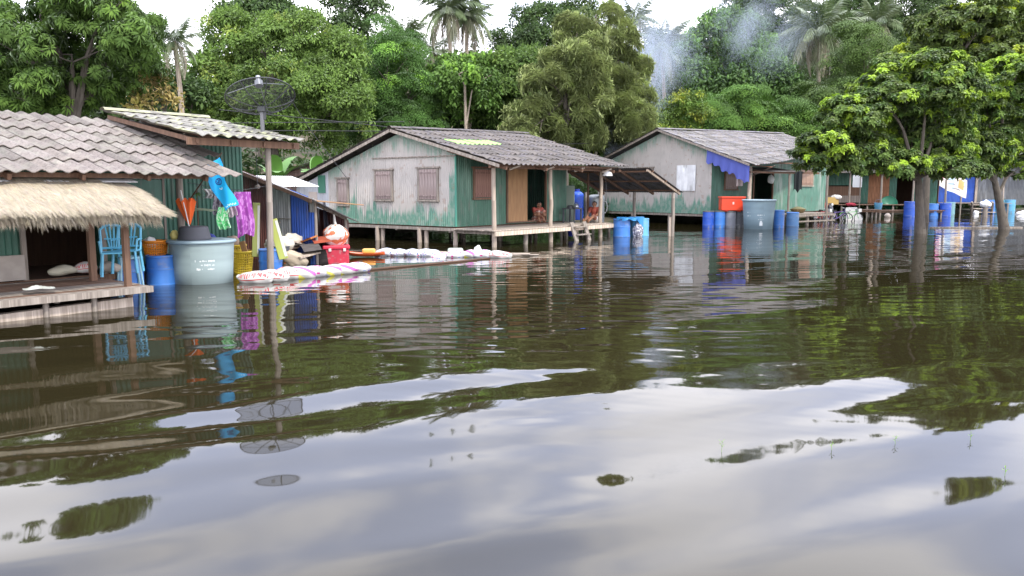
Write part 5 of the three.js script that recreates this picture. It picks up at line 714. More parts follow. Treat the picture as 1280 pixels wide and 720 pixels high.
// ---------------------------------------------------------------- banner, laundry, boards at the left house
{
  const c = document.createElement('canvas'); c.width = 128; c.height = 256; const x = c.getContext('2d'); x.fillStyle = '#18a8e6'; x.fillRect(0, 0, 128, 256);
  x.strokeStyle = '#20307a'; x.lineWidth = 6; x.beginPath(); x.ellipse(66, 112, 26, 17, 0.2, 0, 6.3); x.stroke(); x.lineWidth = 4; for (const [a, b, e, f] of [[46, 104, 62, 122], [58, 98, 78, 124], [72, 100, 88, 118], [50, 118, 80, 104], [64, 96, 64, 128]]) { x.beginPath(); x.moveTo(a, b); x.lineTo(e, f); x.stroke(); } x.strokeStyle = '#dff2fb'; x.lineWidth = 5; x.beginPath(); x.arc(64, 142, 14, 0.2, 2.9); x.stroke(); x.fillStyle = '#dff2fb'; for (let i = 0; i < 9; i++) x.fillRect(14 + i * 11, 238 + (i % 2) * 4, 6, 8);
  const t = new THREE.CanvasTexture(c); t.colorSpace = THREE.SRGBColorSpace;
  const b = thing('banner', 'bright blue banner with a dark emblem hanging from a slanting bamboo', 'banner', [-6.47, 0.12, -16.0]);
  part(b, 'cloth', sheet(12, 24, (u, v) => [lerp(0.30, 0.62, u) + v * 0.28 + 0.13 * v * v - u * v * 0.07 + 0.02 * Math.sin(v * 9), lerp(2.12, 2.42, u) - v * (0.80 + 0.14 * u) + 0.03 * Math.sin(u * 5), 0.04 * Math.sin(u * 4 + v * 7)]).scale(1, 1, 1), new THREE.MeshStandardMaterial({ map: t, roughness: 0.6, side: THREE.DoubleSide }));
  b.children[0].geometry.attributes.uv.array.forEach((_, i, a) => { if (i % 2) a[i] = 1 - a[i]; });
  part(b, 'bamboo', pole([-0.25, 1.4, -0.35], [0.68, 2.48, 0.0], 0.016, 0.011), darkWood);
}
{
  const hang = (name, label, cat, pos, w, h, m, seed, taper = 0.1, turn = TURN + 1.2) => { const t = thing(name, label, cat, pos, turn, 'laundry hanging by the left house'); part(t, 'cloth', sheet(18, 14, (u, v) => [(u - 0.5) * w * (1 - taper * Math.sin(v * 3)) + 0.03 * Math.sin(v * 5 + seed), -v * h * (0.92 + 0.14 * fbm(u * 4 + seed, 1, 2)), 0.05 * Math.sin(u * 14 + seed) * (0.3 + v) + 0.04 * (fbm(u * 5, v * 5 + seed, 2) - 0.5)]), m); return t; };
  const cm = (r, g, b) => new THREE.MeshStandardMaterial({ color: lin(r, g, b), roughness: 0.9, side: THREE.DoubleSide });
  const flor = (a, b, s) => new THREE.MeshStandardMaterial({ map: paint(128, 128, 1, 1, (u, v) => mix3(a, b, smooth(0.52, 0.6, fbm(u * 14 + s, v * 14, 2)))), roughness: 0.9, side: THREE.DoubleSide });
  hang('hanging_shirt', 'grey patterned shirt hanging under the blue banner', 'shirt', [-6.2, 1.86, -16.95], 0.34, 0.52, flor([0.3, 0.28, 0.3], [0.12, 0.1, 0.13], 1), 1);
  hang('hanging_towel', 'bright green towel hanging below the grey shirt', 'towel', [-6.12, 1.5, -16.85], 0.26, 0.46, flor([0.12, 0.5, 0.2], [0.5, 0.62, 0.5], 4), 2, 0.02);
  hang('hanging_shirt', 'pale mauve shirt hanging beside the green towel', 'shirt', [-5.95, 1.8, -16.9], 0.22, 0.5, flor([0.45, 0.36, 0.42], [0.3, 0.25, 0.3], 7), 3);
  hang('hanging_dress', 'purple patterned dress hanging in front of the maroon wall', 'dress', [-5.72, 1.82, -17.0], 0.34, 0.95, flor([0.30, 0.06, 0.33], [0.48, 0.2, 0.5], 9), 4, -0.1);
  hang('hanging_shirt', 'white rolled cloth over the line at the left of the laundry', 'cloth', [-6.42, 1.88, -16.9], 0.2, 0.2, cm(0.6, 0.58, 0.56), 5);
  const l = thing('clothes_line', 'thin clothes line with the laundry on it', 'line', [-6.6, 0, -16.8]); part(l, 'cord', tube([[-0.2, 2.02, 0.1], [0.4, 1.9, -0.1], [0.9, 1.87, -0.2], [1.4, 1.98, -0.6]], 0.006, 20, 4), darkPl);
  const hk = thing('hanging_hooks', 'small bunch of hooks hanging on a cord before the maroon wall', 'hooks', [-5.55, 0, -17.4]); part(hk, 'cord', pole([0, 1.95, 0], [0, 2.75, 0], 0.005, 0.005, 4), darkPl); part(hk, 'bunch', crumple(0.06, 0.05, 0.05, 6, 10, 0.5).translate(0, 1.93, 0), greyWood);
  const board = (label, pos, w, h, tilt, lean, m1, m2) => { const t = thing('leaning_board', label, 'board', pos, 0.2, 'boards leaning on the post'); t.rotation.z = tilt; t.rotation.x = lean; part(t, 'face', rbox(w, h, 0.03, 0.012, 0, h / 2, 0), m1); part(t, 'edge_band', merge([box(w * 0.3, h * 0.9, 0.006, w * 0.34, h / 2, 0.021)]), m2); };
  board('narrow yellow and white board leaning on the left of the dish post', [-5.7, 0.38, -17.55], 0.16, 1.2, -0.03, -0.06, mat(0.26, 0.29, 0.08, 0.6), mat(0.5, 0.5, 0.44, 0.6));
  board('yellow green board leaning on the right of the dish post', [-5.02, 0.35, -17.35], 0.2, 0.9, 0.26, -0.08, mat(0.36, 0.4, 0.09, 0.6), mat(0.55, 0.56, 0.5, 0.6));
  const g = thing('leaning_board', 'small grey plank standing behind the dish post', 'board', [-5.42, 0.4, -17.7]); part(g, 'face', box(0.09, 1.3, 0.03, 0, 0.65, 0), greyWood);
  const pd = thing('wooden_paddle', 'wooden paddle standing in the yellow basket', 'paddle', [-5.95, 0.35, -17.7]); pd.rotation.z = 0.25; part(pd, 'blade', rbox(0.13, 0.28, 0.025, 0.01, 0, 0.24, 0), doorWood); part(pd, 'shaft', box(0.035, 0.3, 0.025, 0, -0.02, 0), doorWood);
}
{ // satellite dish
  const D = thing('satellite_dish', 'large black mesh satellite dish on a mast above the lichen roof', 'satellite dish', [-5.5, 3.0, -17.75]), black = mat(0.03, 0.032, 0.035, 0.5), grey = mat(0.3, 0.31, 0.33, 0.4, { metalness: 0.4 });
  part(D, 'mast', pole([0, -0.2, 0], [0, 0.66, 0], 0.045, 0.045, 10), mat(0.10, 0.10, 0.11, 0.5));
  const bowl = new THREE.Group(); bowl.name = 'bowl'; bowl.position.set(0, 0.66, 0); bowl.rotation.set(-0.42, 0, 0.2); D.add(bowl);
  const R = 0.74, dep = 0.27, prof = (k) => [R * k, dep * k * k];
  part(bowl, 'mesh_skin', lathe(Array.from({ length: 9 }, (_, i) => prof(i / 8)), 40), new THREE.MeshStandardMaterial({ color: lin(0.03, 0.032, 0.036), roughness: 0.7, transparent: true, opacity: 0.5, side: THREE.DoubleSide }));
  part(bowl, 'rim', new THREE.TorusGeometry(R, 0.014, 6, 56).rotateX(Math.PI / 2).translate(0, dep, 0), black);
  part(bowl, 'ring', new THREE.TorusGeometry(R * 0.6, 0.006, 5, 40).rotateX(Math.PI / 2).translate(0, dep * 0.36, 0), black);
  for (let i = 0; i < 8; i++) { const a = i * 0.7854 + 0.3; part(bowl, 'rib', tube([0, 0.3, 0.65, 1].map((k) => [Math.cos(a) * R * k, dep * k * k - 0.008, Math.sin(a) * R * k]), 0.012, 8, 5), black); }
  for (let i = 0; i < 3; i++) { const a = i * 2.094 + 0.5; part(bowl, 'feed_strut', pole([Math.cos(a) * R * 0.95, dep * 0.92, Math.sin(a) * R * 0.95], [0, 0.62, 0], 0.008, 0.008, 5), grey); }
  part(bowl, 'feed_horn', merge([new THREE.CylinderGeometry(0.09, 0.09, 0.12, 18).translate(0, 0.6, 0), new THREE.CylinderGeometry(0.05, 0.05, 0.14, 12).translate(0, 0.72, 0)]), grey);
  part(D, 'bracket', merge([rbox(0.16, 0.12, 0.16, 0.02, 0, 0.62, 0), box(0.05, 0.3, 0.05, 0.06, 0.55, 0)]), black);
}
// ---------------------------------------------------------------- red ice box, heap of scrap, little orange boat
{
  const red = tmat(plasticTex([0.5, 0.022, 0.05]), 0.5), b = thing('ice_box', 'bright red ice box in the water with a stuffed sack on it', 'ice box', [-4.5, -0.35, -20.2], 0.25);
  part(b, 'body', rbox(0.62, 0.75, 0.5, 0.035, 0, 0.36, 0), red); part(b, 'lid', rbox(0.68, 0.1, 0.56, 0.03, 0, 0.76, 0), mat(0.5, 0.02, 0.05, 0.4)); for (const x of [-0.16, 0.2]) part(b, 'latch', rbox(0.07, 0.08, 0.03, 0.01, x, 0.7, 0.29), mat(0.6, 0.5, 0.48, 0.5));
  const t = paint(256, 256, 1, 1, (u, v) => mix3([0.72, 0.68, 0.64], [0.62, 0.16, 0.07], smooth(0.52, 0.62, fbm(u * 7 + v * 2, v * 5, 3))));
  const s = thing('stuffed_sack', 'stuffed white and orange sack tied at the top on the red ice box', 'sack', [-4.5, 0.46, -20.2]); const g = sheet(30, 18, (u, v) => { const a = u * 6.2832, k = Math.sin(Math.PI * Math.min(1, 0.1 + v * 0.86)) ** 0.55, w = 1 + 0.09 * Math.cos(a * 5 + v * 4) + 0.25 * (fbm(Math.cos(a) * 2 + 4, v * 4 + Math.sin(a), 3) - 0.5); return [Math.cos(a) * 0.31 * k * w, v * 0.52, Math.sin(a) * 0.27 * k * w]; }, [2, 1]); part(s, 'bag', g, tmat(t, 0.8)); part(s, 'tied_neck', pole([0, 0.46, 0], [-0.03, 0.78, 0], 0.045, 0.02, 8, 0.02, rng(2)), mat(0.6, 0.57, 0.52, 0.9));
  const o = thing('toy_boat', 'small flat orange boat with a yellow top floating beside the red ice box', 'boat', [-4.05, 0.0, -21.9], 0.05); part(o, 'hull', sheet(28, 10, (u, v) => { const s = u * 2 - 1, w = 0.2 * Math.pow(Math.max(0, 1 - s ** 4), 0.5), a = lerp(-1.57, 1.57, v); return [s * 0.52, -Math.cos(a) * 0.1 + 0.11 + 0.05 * s * s, Math.sin(a) * w]; }), mat(0.62, 0.11, 0.03, 0.5)); part(o, 'deck', sheet(20, 2, (u, v) => { const s = u * 2 - 1, w = 0.19 * Math.pow(Math.max(0, 1 - s ** 4), 0.5); return [s * 0.5, 0.095 + 0.05 * s * s, (v * 2 - 1) * w]; }), mat(0.66, 0.3, 0.2, 0.6)); part(o, 'yellow_top', rbox(0.36, 0.13, 0.2, 0.05, 0.08, 0.17, 0), mat(0.75, 0.42, 0.1, 0.5));
  // scrap heap: every piece lies on its own
  const r = rng(88), spec = [['broken_board', 'board', 'grey broken board'], ['scrap_sheet', 'sheet', 'rusty bent sheet'], ['cloth_bundle', 'bundle', 'crumpled cloth bundle'], ['broken_board', 'board', 'brown broken board']], tints = ['orange brown', 'rust red', 'dusty tan', 'pale grey', 'dark grey', 'cream'], cols = [[0.5, 0.2, 0.07], [0.34, 0.08, 0.04], [0.4, 0.33, 0.24], [0.5, 0.48, 0.45], [0.09, 0.09, 0.1], [0.62, 0.57, 0.47]];
  const spots = [[-5.70, -19.20, 'at the left foot of the scrap heap'], [-5.48, -19.35, 'low in front of the scrap heap'], [-5.28, -19.10, 'in the front middle of the scrap heap'], [-5.03, -19.40, 'right of the middle of the scrap heap'], [-4.88, -19.70, 'against the red ice box'], [-5.53, -19.80, 'high at the back left of the scrap heap'], [-5.23, -19.85, 'on top of the scrap heap'], [-4.98, -20.00, 'at the back right of the scrap heap'], [-5.78, -19.70, 'behind the left end of the scrap heap'], [-5.38, -19.55, 'in the heart of the scrap heap'], [-5.13, -19.60, 'just under the top of the scrap heap'], [-5.60, -19.05, 'nearest the blue drum in the scrap heap']];
  spots.forEach(([x, z, w], i) => { const k = i % 6, kind = i % 3 === 2 ? 2 : i % 3, c = cols[k], nm = spec[kind], t = thing(nm[0], `${tints[k]} ${nm[1]} ${w}`, nm[1], [x, 0.16 + (i > 4 && i < 8 ? 0.42 : 0.12 * (i % 2)) + (i > 8 ? 0.28 : 0), z], r() * 3, 'pieces of the scrap heap'); t.rotation.z = (r() - 0.5) * 0.9; t.rotation.x = (r() - 0.5) * 0.6; const m = kind === 2 ? tmat(paint(64, 64, 1, 1, (u, v) => mul3(c, 0.6 + 0.8 * fbm(u * 9, v * 9, 3))), 0.9) : tmat(greyWoodTex, 0.9, { color: lin(c[0] * 3.2, c[1] * 3.2, c[2] * 3.2) }); part(t, kind === 2 ? 'cloth' : 'panel', kind === 0 ? box(0.7 + r() * 0.3, 0.04, 0.2 + r() * 0.12) : kind === 1 ? sheet(8, 4, (u, v) => [(u - 0.5) * 0.7, 0.1 * Math.sin(u * 5) + 0.05 * v, (v - 0.5) * 0.5]) : crumple(0.26 + r() * 0.1, 0.2, 0.2, i, 18, 0.35), m); });
  const hp = thing('black_panel', 'dark panel leaning between the blue door sheet and the red ice box', 'panel', [-5.2, 0.3, -20.3]); hp.rotation.set(-0.5, 0.3, 0.75); part(hp, 'panel', rbox(0.7, 0.04, 0.3, 0.01, 0, 0.2, 0), mat(0.06, 0.065, 0.075, 0.5));
  const bk = thing('grey_bucket', 'dark grey bucket in front of the white shed sheet', 'bucket', [-5.55, 0.1, -19.0]); part(bk, 'wall', lathe([[0, 0], [0.15, 0], [0.2, 0.4], [0.215, 0.4], [0.21, 0.42], [0.185, 0.42], [0.14, 0.02], [0, 0.02]], 24), darkPl);
  const cp = thing('curtain_rod', 'long thin pole jutting from the shed in front of the middle house', 'pole', [-5.3, 1.6, -20.3]); part(cp, 'stem', pole([0, 0, 0], [1.25, -0.16, -1.4], 0.02, 0.017, 6), doorWood); const dc = thing('hanging_rag', 'dark rag hanging from the jutting pole', 'rag', [-4.9, 1.54, -20.75]); part(dc, 'cloth', sheet(6, 10, (u, v) => [(u - 0.5) * (0.06 + 0.08 * v) + 0.05 * v, -0.75 * v, 0.03 * Math.sin(u * 6 + v * 4)]), mat(0.06, 0.06, 0.08, 0.9));
}

// ---------------------------------------------------------------- around the middle house
const at2 = (p, y, q) => row(p, y, q);
{
  const G = 'drums under the lean-to';
  drum('blue drum under the blue tarpaulin, nearer one', at2(-15.75, -0.3, 27.15), bluePl, bluePl, GB, 0.33, 1.0); drum('blue drum under the blue tarpaulin, farther one with teal side', at2(-15.45, -0.3, 28.05), skyPl, skyPl, GB, 0.36, 1.0);
  const tp = thing('tarpaulin', 'bright blue tarpaulin draped over the two drums', 'tarpaulin', at2(-15.6, 0, 27.6), TURN), tm = new THREE.MeshStandardMaterial({ color: lin(0.03, 0.22, 0.52), roughness: 0.5, side: THREE.DoubleSide });
  part(tp, 'cloth', sheet(44, 30, (u, v) => { const a = u * 6.2832, k = v; const rx = 0.42 + 0.03 * Math.sin(a * 6), rz = 0.84 + 0.04 * Math.sin(a * 5); const drop = Math.max(0, k - 0.62) / 0.38, front = Math.max(0, Math.cos(a - 0.2)), len = 0.09 + 0.5 * smooth(0.55, 0.95, Math.cos(a - 0.75)) + 0.035 * Math.sin(a * 9); const rr = Math.min(1, k / 0.62); return [Math.cos(a) * rx * rr + 0.05 * Math.sin(a * 11) * drop, 0.745 + 0.03 * fbm(Math.cos(a) * k * 3 + 5, Math.sin(a) * k * 3 + 2, 3) - drop * len + 0.015 * Math.cos(a * 8) * k, -Math.sin(a) * rz * rr]; }), tm);
  const net = thing('net_bundle', 'grey net bundle hanging at the front of the tarpaulin drums', 'net', at2(-15.25, 0.22, 27.62)); part(net, 'bundle', crumple(0.2, 0.33, 0.14, 15, 26, 0.4), tmat(paint(128, 128, 1, 1, (u, v) => mix3([0.16, 0.16, 0.2], [0.55, 0.55, 0.58], smooth(0.48, 0.56, fbm(u * 24, v * 24, 2)))), 0.9));
  const bt = thing('water_tank', 'tall bright blue water tank standing behind the porch end', 'water tank', at2(-18.75, 0.55, 28.5)), bm = mat(0.02, 0.10, 0.62, 0.4); part(bt, 'body', lathe([[0, 0], [0.27, 0], [0.28, 0.03], ...Array.from({ length: 12 }, (_, i) => [0.28 + (i % 2 ? 0.008 : 0), 0.1 + i * 0.085]), [0.27, 1.12], [0.15, 1.2], [0, 1.22]], 32), bm); part(bt, 'cap', new THREE.CylinderGeometry(0.12, 0.12, 0.1, 20).translate(0, 1.26, 0), mat(0.02, 0.04, 0.3, 0.4));
  const gt = thing('water_tank', 'dull steel water tank right of the tall blue tank', 'water tank', at2(-18.3, 0.4, 29.3)); part(gt, 'body', lathe([[0, 0], [0.36, 0], [0.37, 0.05], ...Array.from({ length: 10 }, (_, i) => [0.37 + (i % 2 ? 0.012 : 0), 0.12 + i * 0.1]), [0.36, 1.15], [0.2, 1.22], [0, 1.23]], 32), mat(0.30, 0.32, 0.32, 0.45, { metalness: 0.5 })); part(gt, 'pipe', tube([[0.3, 0.4, 0.25], [0.42, 0.5, 0.3], [0.42, 0.9, 0.3], [0.3, 0.95, 0.25]], 0.018, 12, 6), mat(0.7, 0.7, 0.68, 0.5));
  const pf = thing('plank_platform', 'small plank platform carrying the water tanks behind the porch', 'platform', at2(-18.5, 0, 28.9), TURN); for (let i = 0; i < 6; i++) part(pf, 'plank', box(1.7, 0.035, 0.26, 0, 0.385, -0.75 + i * 0.27), greyWood); for (const [a, b] of [[-0.7, -0.7], [0.7, -0.7], [-0.7, 0.6], [0.7, 0.6]]) part(pf, 'leg', pole([a, -0.6, b], [a, 0.37, b], 0.06, 0.06), greyWood);
  const ws = thing('wind_screen', 'pale upright panel between the porch end and the blue tank', 'panel', at2(-18.6, 0.4, 27.4), TURN); part(ws, 'panel', box(0.9, 1.6, 0.03, 0, 0.8, 0), mat(0.55, 0.6, 0.52, 0.6));
  const kt = thing('stove_table', 'dark iron table with a small black stove at the porch end', 'table', at2(-17.35, 0.55, 26.05), TURN); part(kt, 'top', box(0.6, 0.04, 0.55, 0, 0.55, 0), darkPl); for (const [a, b] of [[-1, -1], [1, -1], [-1, 1], [1, 1]]) part(kt, 'leg', box(0.05, 0.55, 0.05, a * 0.26, 0.27, b * 0.23), darkPl); part(kt, 'burner', merge([new THREE.CylinderGeometry(0.12, 0.14, 0.08, 18).translate(-0.1, 0.61, 0), new THREE.TorusGeometry(0.1, 0.012, 5, 18).rotateX(1.57).translate(-0.1, 0.67, 0)]), mat(0.05, 0.05, 0.055, 0.5));
  const kettle = thing('kettle', 'dull metal kettle on the dark stove table', 'kettle', at2(-17.2, 1.13, 26.1)); part(kettle, 'body', lathe([[0, 0], [0.1, 0], [0.11, 0.05], [0.07, 0.14], [0.02, 0.17], [0, 0.17]], 20), mat(0.4, 0.42, 0.45, 0.35, { metalness: 0.7 })); part(kettle, 'handle', new THREE.TorusGeometry(0.08, 0.009, 5, 14, 3.14).translate(0, 0.13, 0), darkPl);
  const lamp = thing('hanging_bowl', 'white bowl hanging upside down under the porch eave corner', 'bowl', at2(-15.95, 2.42, 26.35)); part(lamp, 'bowl', lathe([[0, 0.12], [0.1, 0.115], [0.17, 0.07], [0.2, -0.06], [0.185, -0.06], [0.155, 0.05], [0, 0.09]], 28), mat(0.8, 0.8, 0.79, 0.45)); part(lamp, 'cord', pole([0, 0.12, 0], [0, 0.2, 0], 0.006, 0.006, 4), darkPl);
  const ld = thing('wooden_steps', 'short grey wooden steps leaning on the porch edge over the water', 'steps', at2(-15.85, -0.15, 24.4), TURN); for (const s of [-0.42, 0.42]) part(ld, 'stringer', box(0.06, 0.92, 0.2, 0.0, 0.38, s, 0, 0, 0.36), greyWood); for (let i = 0; i < 3; i++) part(ld, 'tread', box(0.2, 0.035, 0.84, 0.2 - i * 0.12, 0.1 + i * 0.27, 0), greyWood);
  const bu = thing('blue_bucket', 'dark blue bucket under the porch behind the steps', 'bucket', at2(-16.6, 0.1, 24.9)); part(bu, 'wall', lathe([[0, 0], [0.13, 0], [0.17, 0.28], [0.18, 0.3], [0.16, 0.3], [0.12, 0.02], [0, 0.02]], 22), mat(0.03, 0.05, 0.4, 0.4)); part(bu, 'handle', new THREE.TorusGeometry(0.16, 0.008, 5, 18, 3.14).translate(0, 0.28, 0), greyPl);
  const ch = thing('storage_box', 'dull box inside the dark doorway behind the seated person', 'box', at2(-18.9, 0.6, 24.2), TURN); part(ch, 'body', rbox(0.5, 0.6, 0.5, 0.03, 0, 0.3, 0), mat(0.2, 0.2, 0.18, 0.6)); part(ch, 'lid', rbox(0.53, 0.06, 0.53, 0.02, 0, 0.62, 0), mat(0.28, 0.28, 0.25, 0.6));
  const lc = thing('light_cord', 'thin cord hanging at the right porch post', 'cord', at2(-16.1, 1.3, 26.45)); part(lc, 'cord', tube([[0, 0, 0], [0.04, 0.4, 0], [0, 1.1, 0]], 0.008, 10, 4), darkPl);
}
// ---------------------------------------------------------------- around the right house
{
  const G = 'drums in a row before the right house';
  drum('blue drum at the left end of the row before the right house', [9.5, -0.2, -38.4], deepBluePl, darkPl, G, 0.27, 1.0); drum('blue drum with white marks, second in the row before the right house', [10.05, -0.2, -38.4], bluePl, darkPl, G, 0.27, 1.0);
  drum('grey drum with white scrawl, third in the row before the right house', [10.55, -0.2, -38.3], greyPl, darkPl, G, 0.25, 0.98); drum('dark grey drum beside the slate blue tub', [11.0, -0.2, -38.5], darkPl, darkPl, G, 0.27, 1.02);
  drum('blue drum peeping out right of the slate blue tub', [12.75, -0.2, -37.9], bluePl, bluePl, GB, 0.24, 1.05); drum('dull blue drum in front of the right house deck', [14.0, -0.3, -39.6], tmat(plasticTex([0.07, 0.17, 0.36]), 0.5), bluePl, GB, 0.3, 1.0);
  const cr = thing('fish_crate', 'bright red plastic crate on top of the drums by the right house', 'crate', [10.62, 0.82, -38.45], -0.05), rm = mat(0.68, 0.055, 0.015, 0.45); part(cr, 'wall', merge([rbox(1.1, 0.62, 0.03, 0.012, 0, 0.33, 0.33), rbox(1.1, 0.62, 0.03, 0.012, 0, 0.33, -0.33), rbox(0.03, 0.62, 0.64, 0.012, 0.54, 0.33, 0), rbox(0.03, 0.62, 0.64, 0.012, -0.54, 0.33, 0)]), rm); part(cr, 'base', box(1.06, 0.04, 0.62, 0, 0.03, 0), rm); part(cr, 'rim', merge([rbox(1.18, 0.06, 0.07, 0.02, 0, 0.64, 0.36), rbox(1.18, 0.06, 0.07, 0.02, 0, 0.64, -0.36), rbox(0.07, 0.06, 0.66, 0.02, 0.56, 0.64, 0), rbox(0.07, 0.06, 0.66, 0.02, -0.56, 0.64, 0)]), rm); part(cr, 'mark', rbox(0.08, 0.12, 0.01, 0.004, 0, 0.36, 0.352), mat(0.7, 0.5, 0.45, 0.6)); for (const x of [-0.3, 0.3]) part(cr, 'foot', rbox(0.2, 0.05, 0.6, 0.015, x, -0.01, 0), rm);

  const bs = thing('wicker_basket', 'brown wicker basket lying on the right house deck', 'basket', [15.0, 0.6, -41.7]); part(bs, 'bowl', lathe([[0, 0], [0.28, 0.02], [0.4, 0.2], [0.42, 0.22], [0.38, 0.22], [0.26, 0.05], [0, 0.04]], 26), tmat(paint(64, 64, 0.5, 0.5, (u, v) => mul3([0.25, 0.19, 0.09], 0.5 + vnoise(u * 60, v * 60))), 0.9)); part(bs, 'contents', crumple(0.34, 0.16, 0.3, 41).translate(0, 0.16, 0), mat(0.18, 0.17, 0.09, 0.9));
  const dk = thing('dark_mat', 'dark folded mat on the right house deck left of the basket', 'mat', [14.3, 0.62, -41.4], 0.4); part(dk, 'mat', crumple(0.4, 0.09, 0.25, 43), mat(0.05, 0.06, 0.05, 0.9));
  const hg = thing('hanging_bag', 'pale plastic bag hanging under the right house awning', 'bag', [13.3, 2.35, -41.0]); part(hg, 'bag', crumple(0.17, 0.22, 0.14, 44), mat(0.5, 0.52, 0.5, 0.6)); part(hg, 'string', pole([0, 0.18, 0], [0, 0.36, 0], 0.01, 0.01, 4), darkPl);
  const hc = thing('hanging_cloth', 'dark shirt hanging beside the thin post of the right house', 'shirt', [14.75, 2.75, -41.2], -0.7); part(hc, 'cloth', sheet(10, 12, (u, v) => [(u - 0.5) * 0.42, -1.0 * v * (1 - 0.1 * Math.sin(u * 9)), 0.05 * Math.sin(u * 12)]), new THREE.MeshStandardMaterial({ color: lin(0.025, 0.03, 0.03), roughness: 0.9, side: THREE.DoubleSide }));
  const wr = thing('hanging_cloth', 'pale rag tied to the white post of the right house', 'rag', [11.2, 2.5, -39.3]); part(wr, 'cloth', sheet(8, 10, (u, v) => [(u - 0.5) * 0.3, -0.5 * v, 0.06 * Math.sin(u * 8)]), new THREE.MeshStandardMaterial({ color: lin(0.4, 0.36, 0.34), roughness: 0.9, side: THREE.DoubleSide }));
}
// ---------------------------------------------------------------- bicycles and board right of the right house
function bicycle(label, pos, turn, frameC, lean) {
  const b = thing('bicycle', label, 'bicycle', pos, turn, 'bicycles parked in the flood'); b.rotation.x = lean; const fm = mat(...frameC, 0.4), rub = mat(0.03, 0.03, 0.032, 0.8), met = mat(0.5, 0.5, 0.52, 0.35, { metalness: 0.7 });
  for (const x of [-0.5, 0.5]) { const w = part(b, 'wheel', new THREE.TorusGeometry(0.29, 0.025, 7, 30).translate(x, 0.31, 0), rub); part(w, 'rim', new THREE.TorusGeometry(0.262, 0.012, 5, 28).translate(x, 0.31, 0), met); const sp = []; for (let i = 0; i < 10; i++) { const a = i * 0.628; sp.push(pole([x, 0.31, 0.01], [x + Math.cos(a) * 0.26, 0.31 + Math.sin(a) * 0.26, 0], 0.004, 0.004, 3)); } part(w, 'spokes', merge(sp), met); }
  part(b, 'frame', merge([pole([-0.5, 0.31, 0], [-0.05, 0.3, 0], 0.014, 0.014, 6), pole([-0.05, 0.3, 0], [-0.18, 0.72, 0], 0.017, 0.017, 6), pole([-0.5, 0.31, 0], [-0.16, 0.66, 0], 0.012, 0.012, 6), pole([-0.16, 0.66, 0], [0.34, 0.7, 0], 0.018, 0.018, 6), pole([-0.05, 0.3, 0], [0.35, 0.62, 0], 0.02, 0.02, 6), pole([0.33, 0.8, 0], [0.5, 0.31, 0], 0.017, 0.015, 6)]), fm);
  part(b, 'saddle', rbox(0.24, 0.06, 0.13, 0.025, -0.19, 0.76, 0), rub); part(b, 'handlebar', tube([[0.22, 0.9, -0.25], [0.33, 0.9, -0.12], [0.34, 0.84, 0], [0.33, 0.9, 0.12], [0.22, 0.9, 0.25]], 0.013, 16, 6), met); part(b, 'basket', merge([box(0.2, 0.02, 0.28, 0.5, 0.68, 0), box(0.02, 0.18, 0.28, 0.6, 0.77, 0), box(0.02, 0.18, 0.28, 0.41, 0.77, 0), box(0.2, 0.18, 0.02, 0.5, 0.77, 0.14), box(0.2, 0.18, 0.02, 0.5, 0.77, -0.14)]), mat(0.55, 0.56, 0.55, 0.5)); part(b, 'mudguard', new THREE.TorusGeometry(0.325, 0.022, 5, 18, 1.9).rotateZ(0.7).translate(-0.5, 0.31, 0), fm); return b;
}
bicycle('green and white bicycle nearest the white board', [19.75, -0.15, -46.2], 0.25, [0.12, 0.4, 0.12], -0.12); bicycle('purple bicycle in the middle of the parked bicycles', [18.9, -0.15, -46.0], -0.3, [0.22, 0.16, 0.45], -0.12); bicycle('reddish bicycle next to the right house deck', [18.2, -0.15, -46.4], 0.5, [0.5, 0.07, 0.06], -0.12);
{
  const m = thing('motorbike', 'dark motorbike with a red jacket over it behind the bicycles', 'motorbike', [18.6, -0.1, -47.4], 0.2), dk = mat(0.04, 0.045, 0.06, 0.35), rd = mat(0.5, 0.07, 0.03, 0.5);
  for (const x of [-0.62, 0.62]) { const w = part(m, 'wheel', new THREE.TorusGeometry(0.27, 0.06, 8, 26).translate(x, 0.33, 0), mat(0.03, 0.03, 0.03, 0.8)); part(w, 'hub', new THREE.CylinderGeometry(0.1, 0.1, 0.1, 14).rotateX(1.57).translate(x, 0.33, 0), mat(0.4, 0.4, 0.4, 0.4)); }
  part(m, 'body', merge([crumple(0.5, 0.2, 0.15, 61).translate(-0.3, 0.68, 0), crumple(0.16, 0.34, 0.15, 62).translate(0.42, 0.72, 0), rbox(0.4, 0.16, 0.16, 0.05, 0.05, 0.45, 0)]), dk); part(m, 'seat', rbox(0.72, 0.1, 0.24, 0.045, -0.3, 0.86, 0), mat(0.03, 0.03, 0.03, 0.6)); part(m, 'handlebar', tube([[0.3, 1.1, -0.3], [0.4, 1.08, 0], [0.3, 1.1, 0.3]], 0.018, 10, 6), dk); part(m, 'headlight', new THREE.SphereGeometry(0.1, 14, 10).translate(0.5, 1.0, 0), mat(0.6, 0.6, 0.6, 0.2)); part(m, 'front_fork', pole([0.42, 1.0, 0], [0.62, 0.33, 0], 0.035, 0.03), dk); part(m, 'jacket', crumple(0.3, 0.16, 0.26, 63).translate(-0.1, 0.98, 0.03), rd);
  const wb = thing('white_board', 'white tilted board standing in the water beside the bicycles', 'board', [20.5, -0.3, -47.4], -0.2); const sh = new THREE.Shape(); sh.moveTo(-0.5, 0); sh.lineTo(0.55, 0); sh.lineTo(0.1, 1.05); sh.lineTo(-0.5, 1.05); wb.rotation.x = -0.15; part(wb, 'panel', new THREE.ExtrudeGeometry(sh, { depth: 0.05, bevelEnabled: true, bevelSize: 0.01, bevelThickness: 0.01, bevelSegments: 1 }), mat(0.72, 0.70, 0.66, 0.7));
}
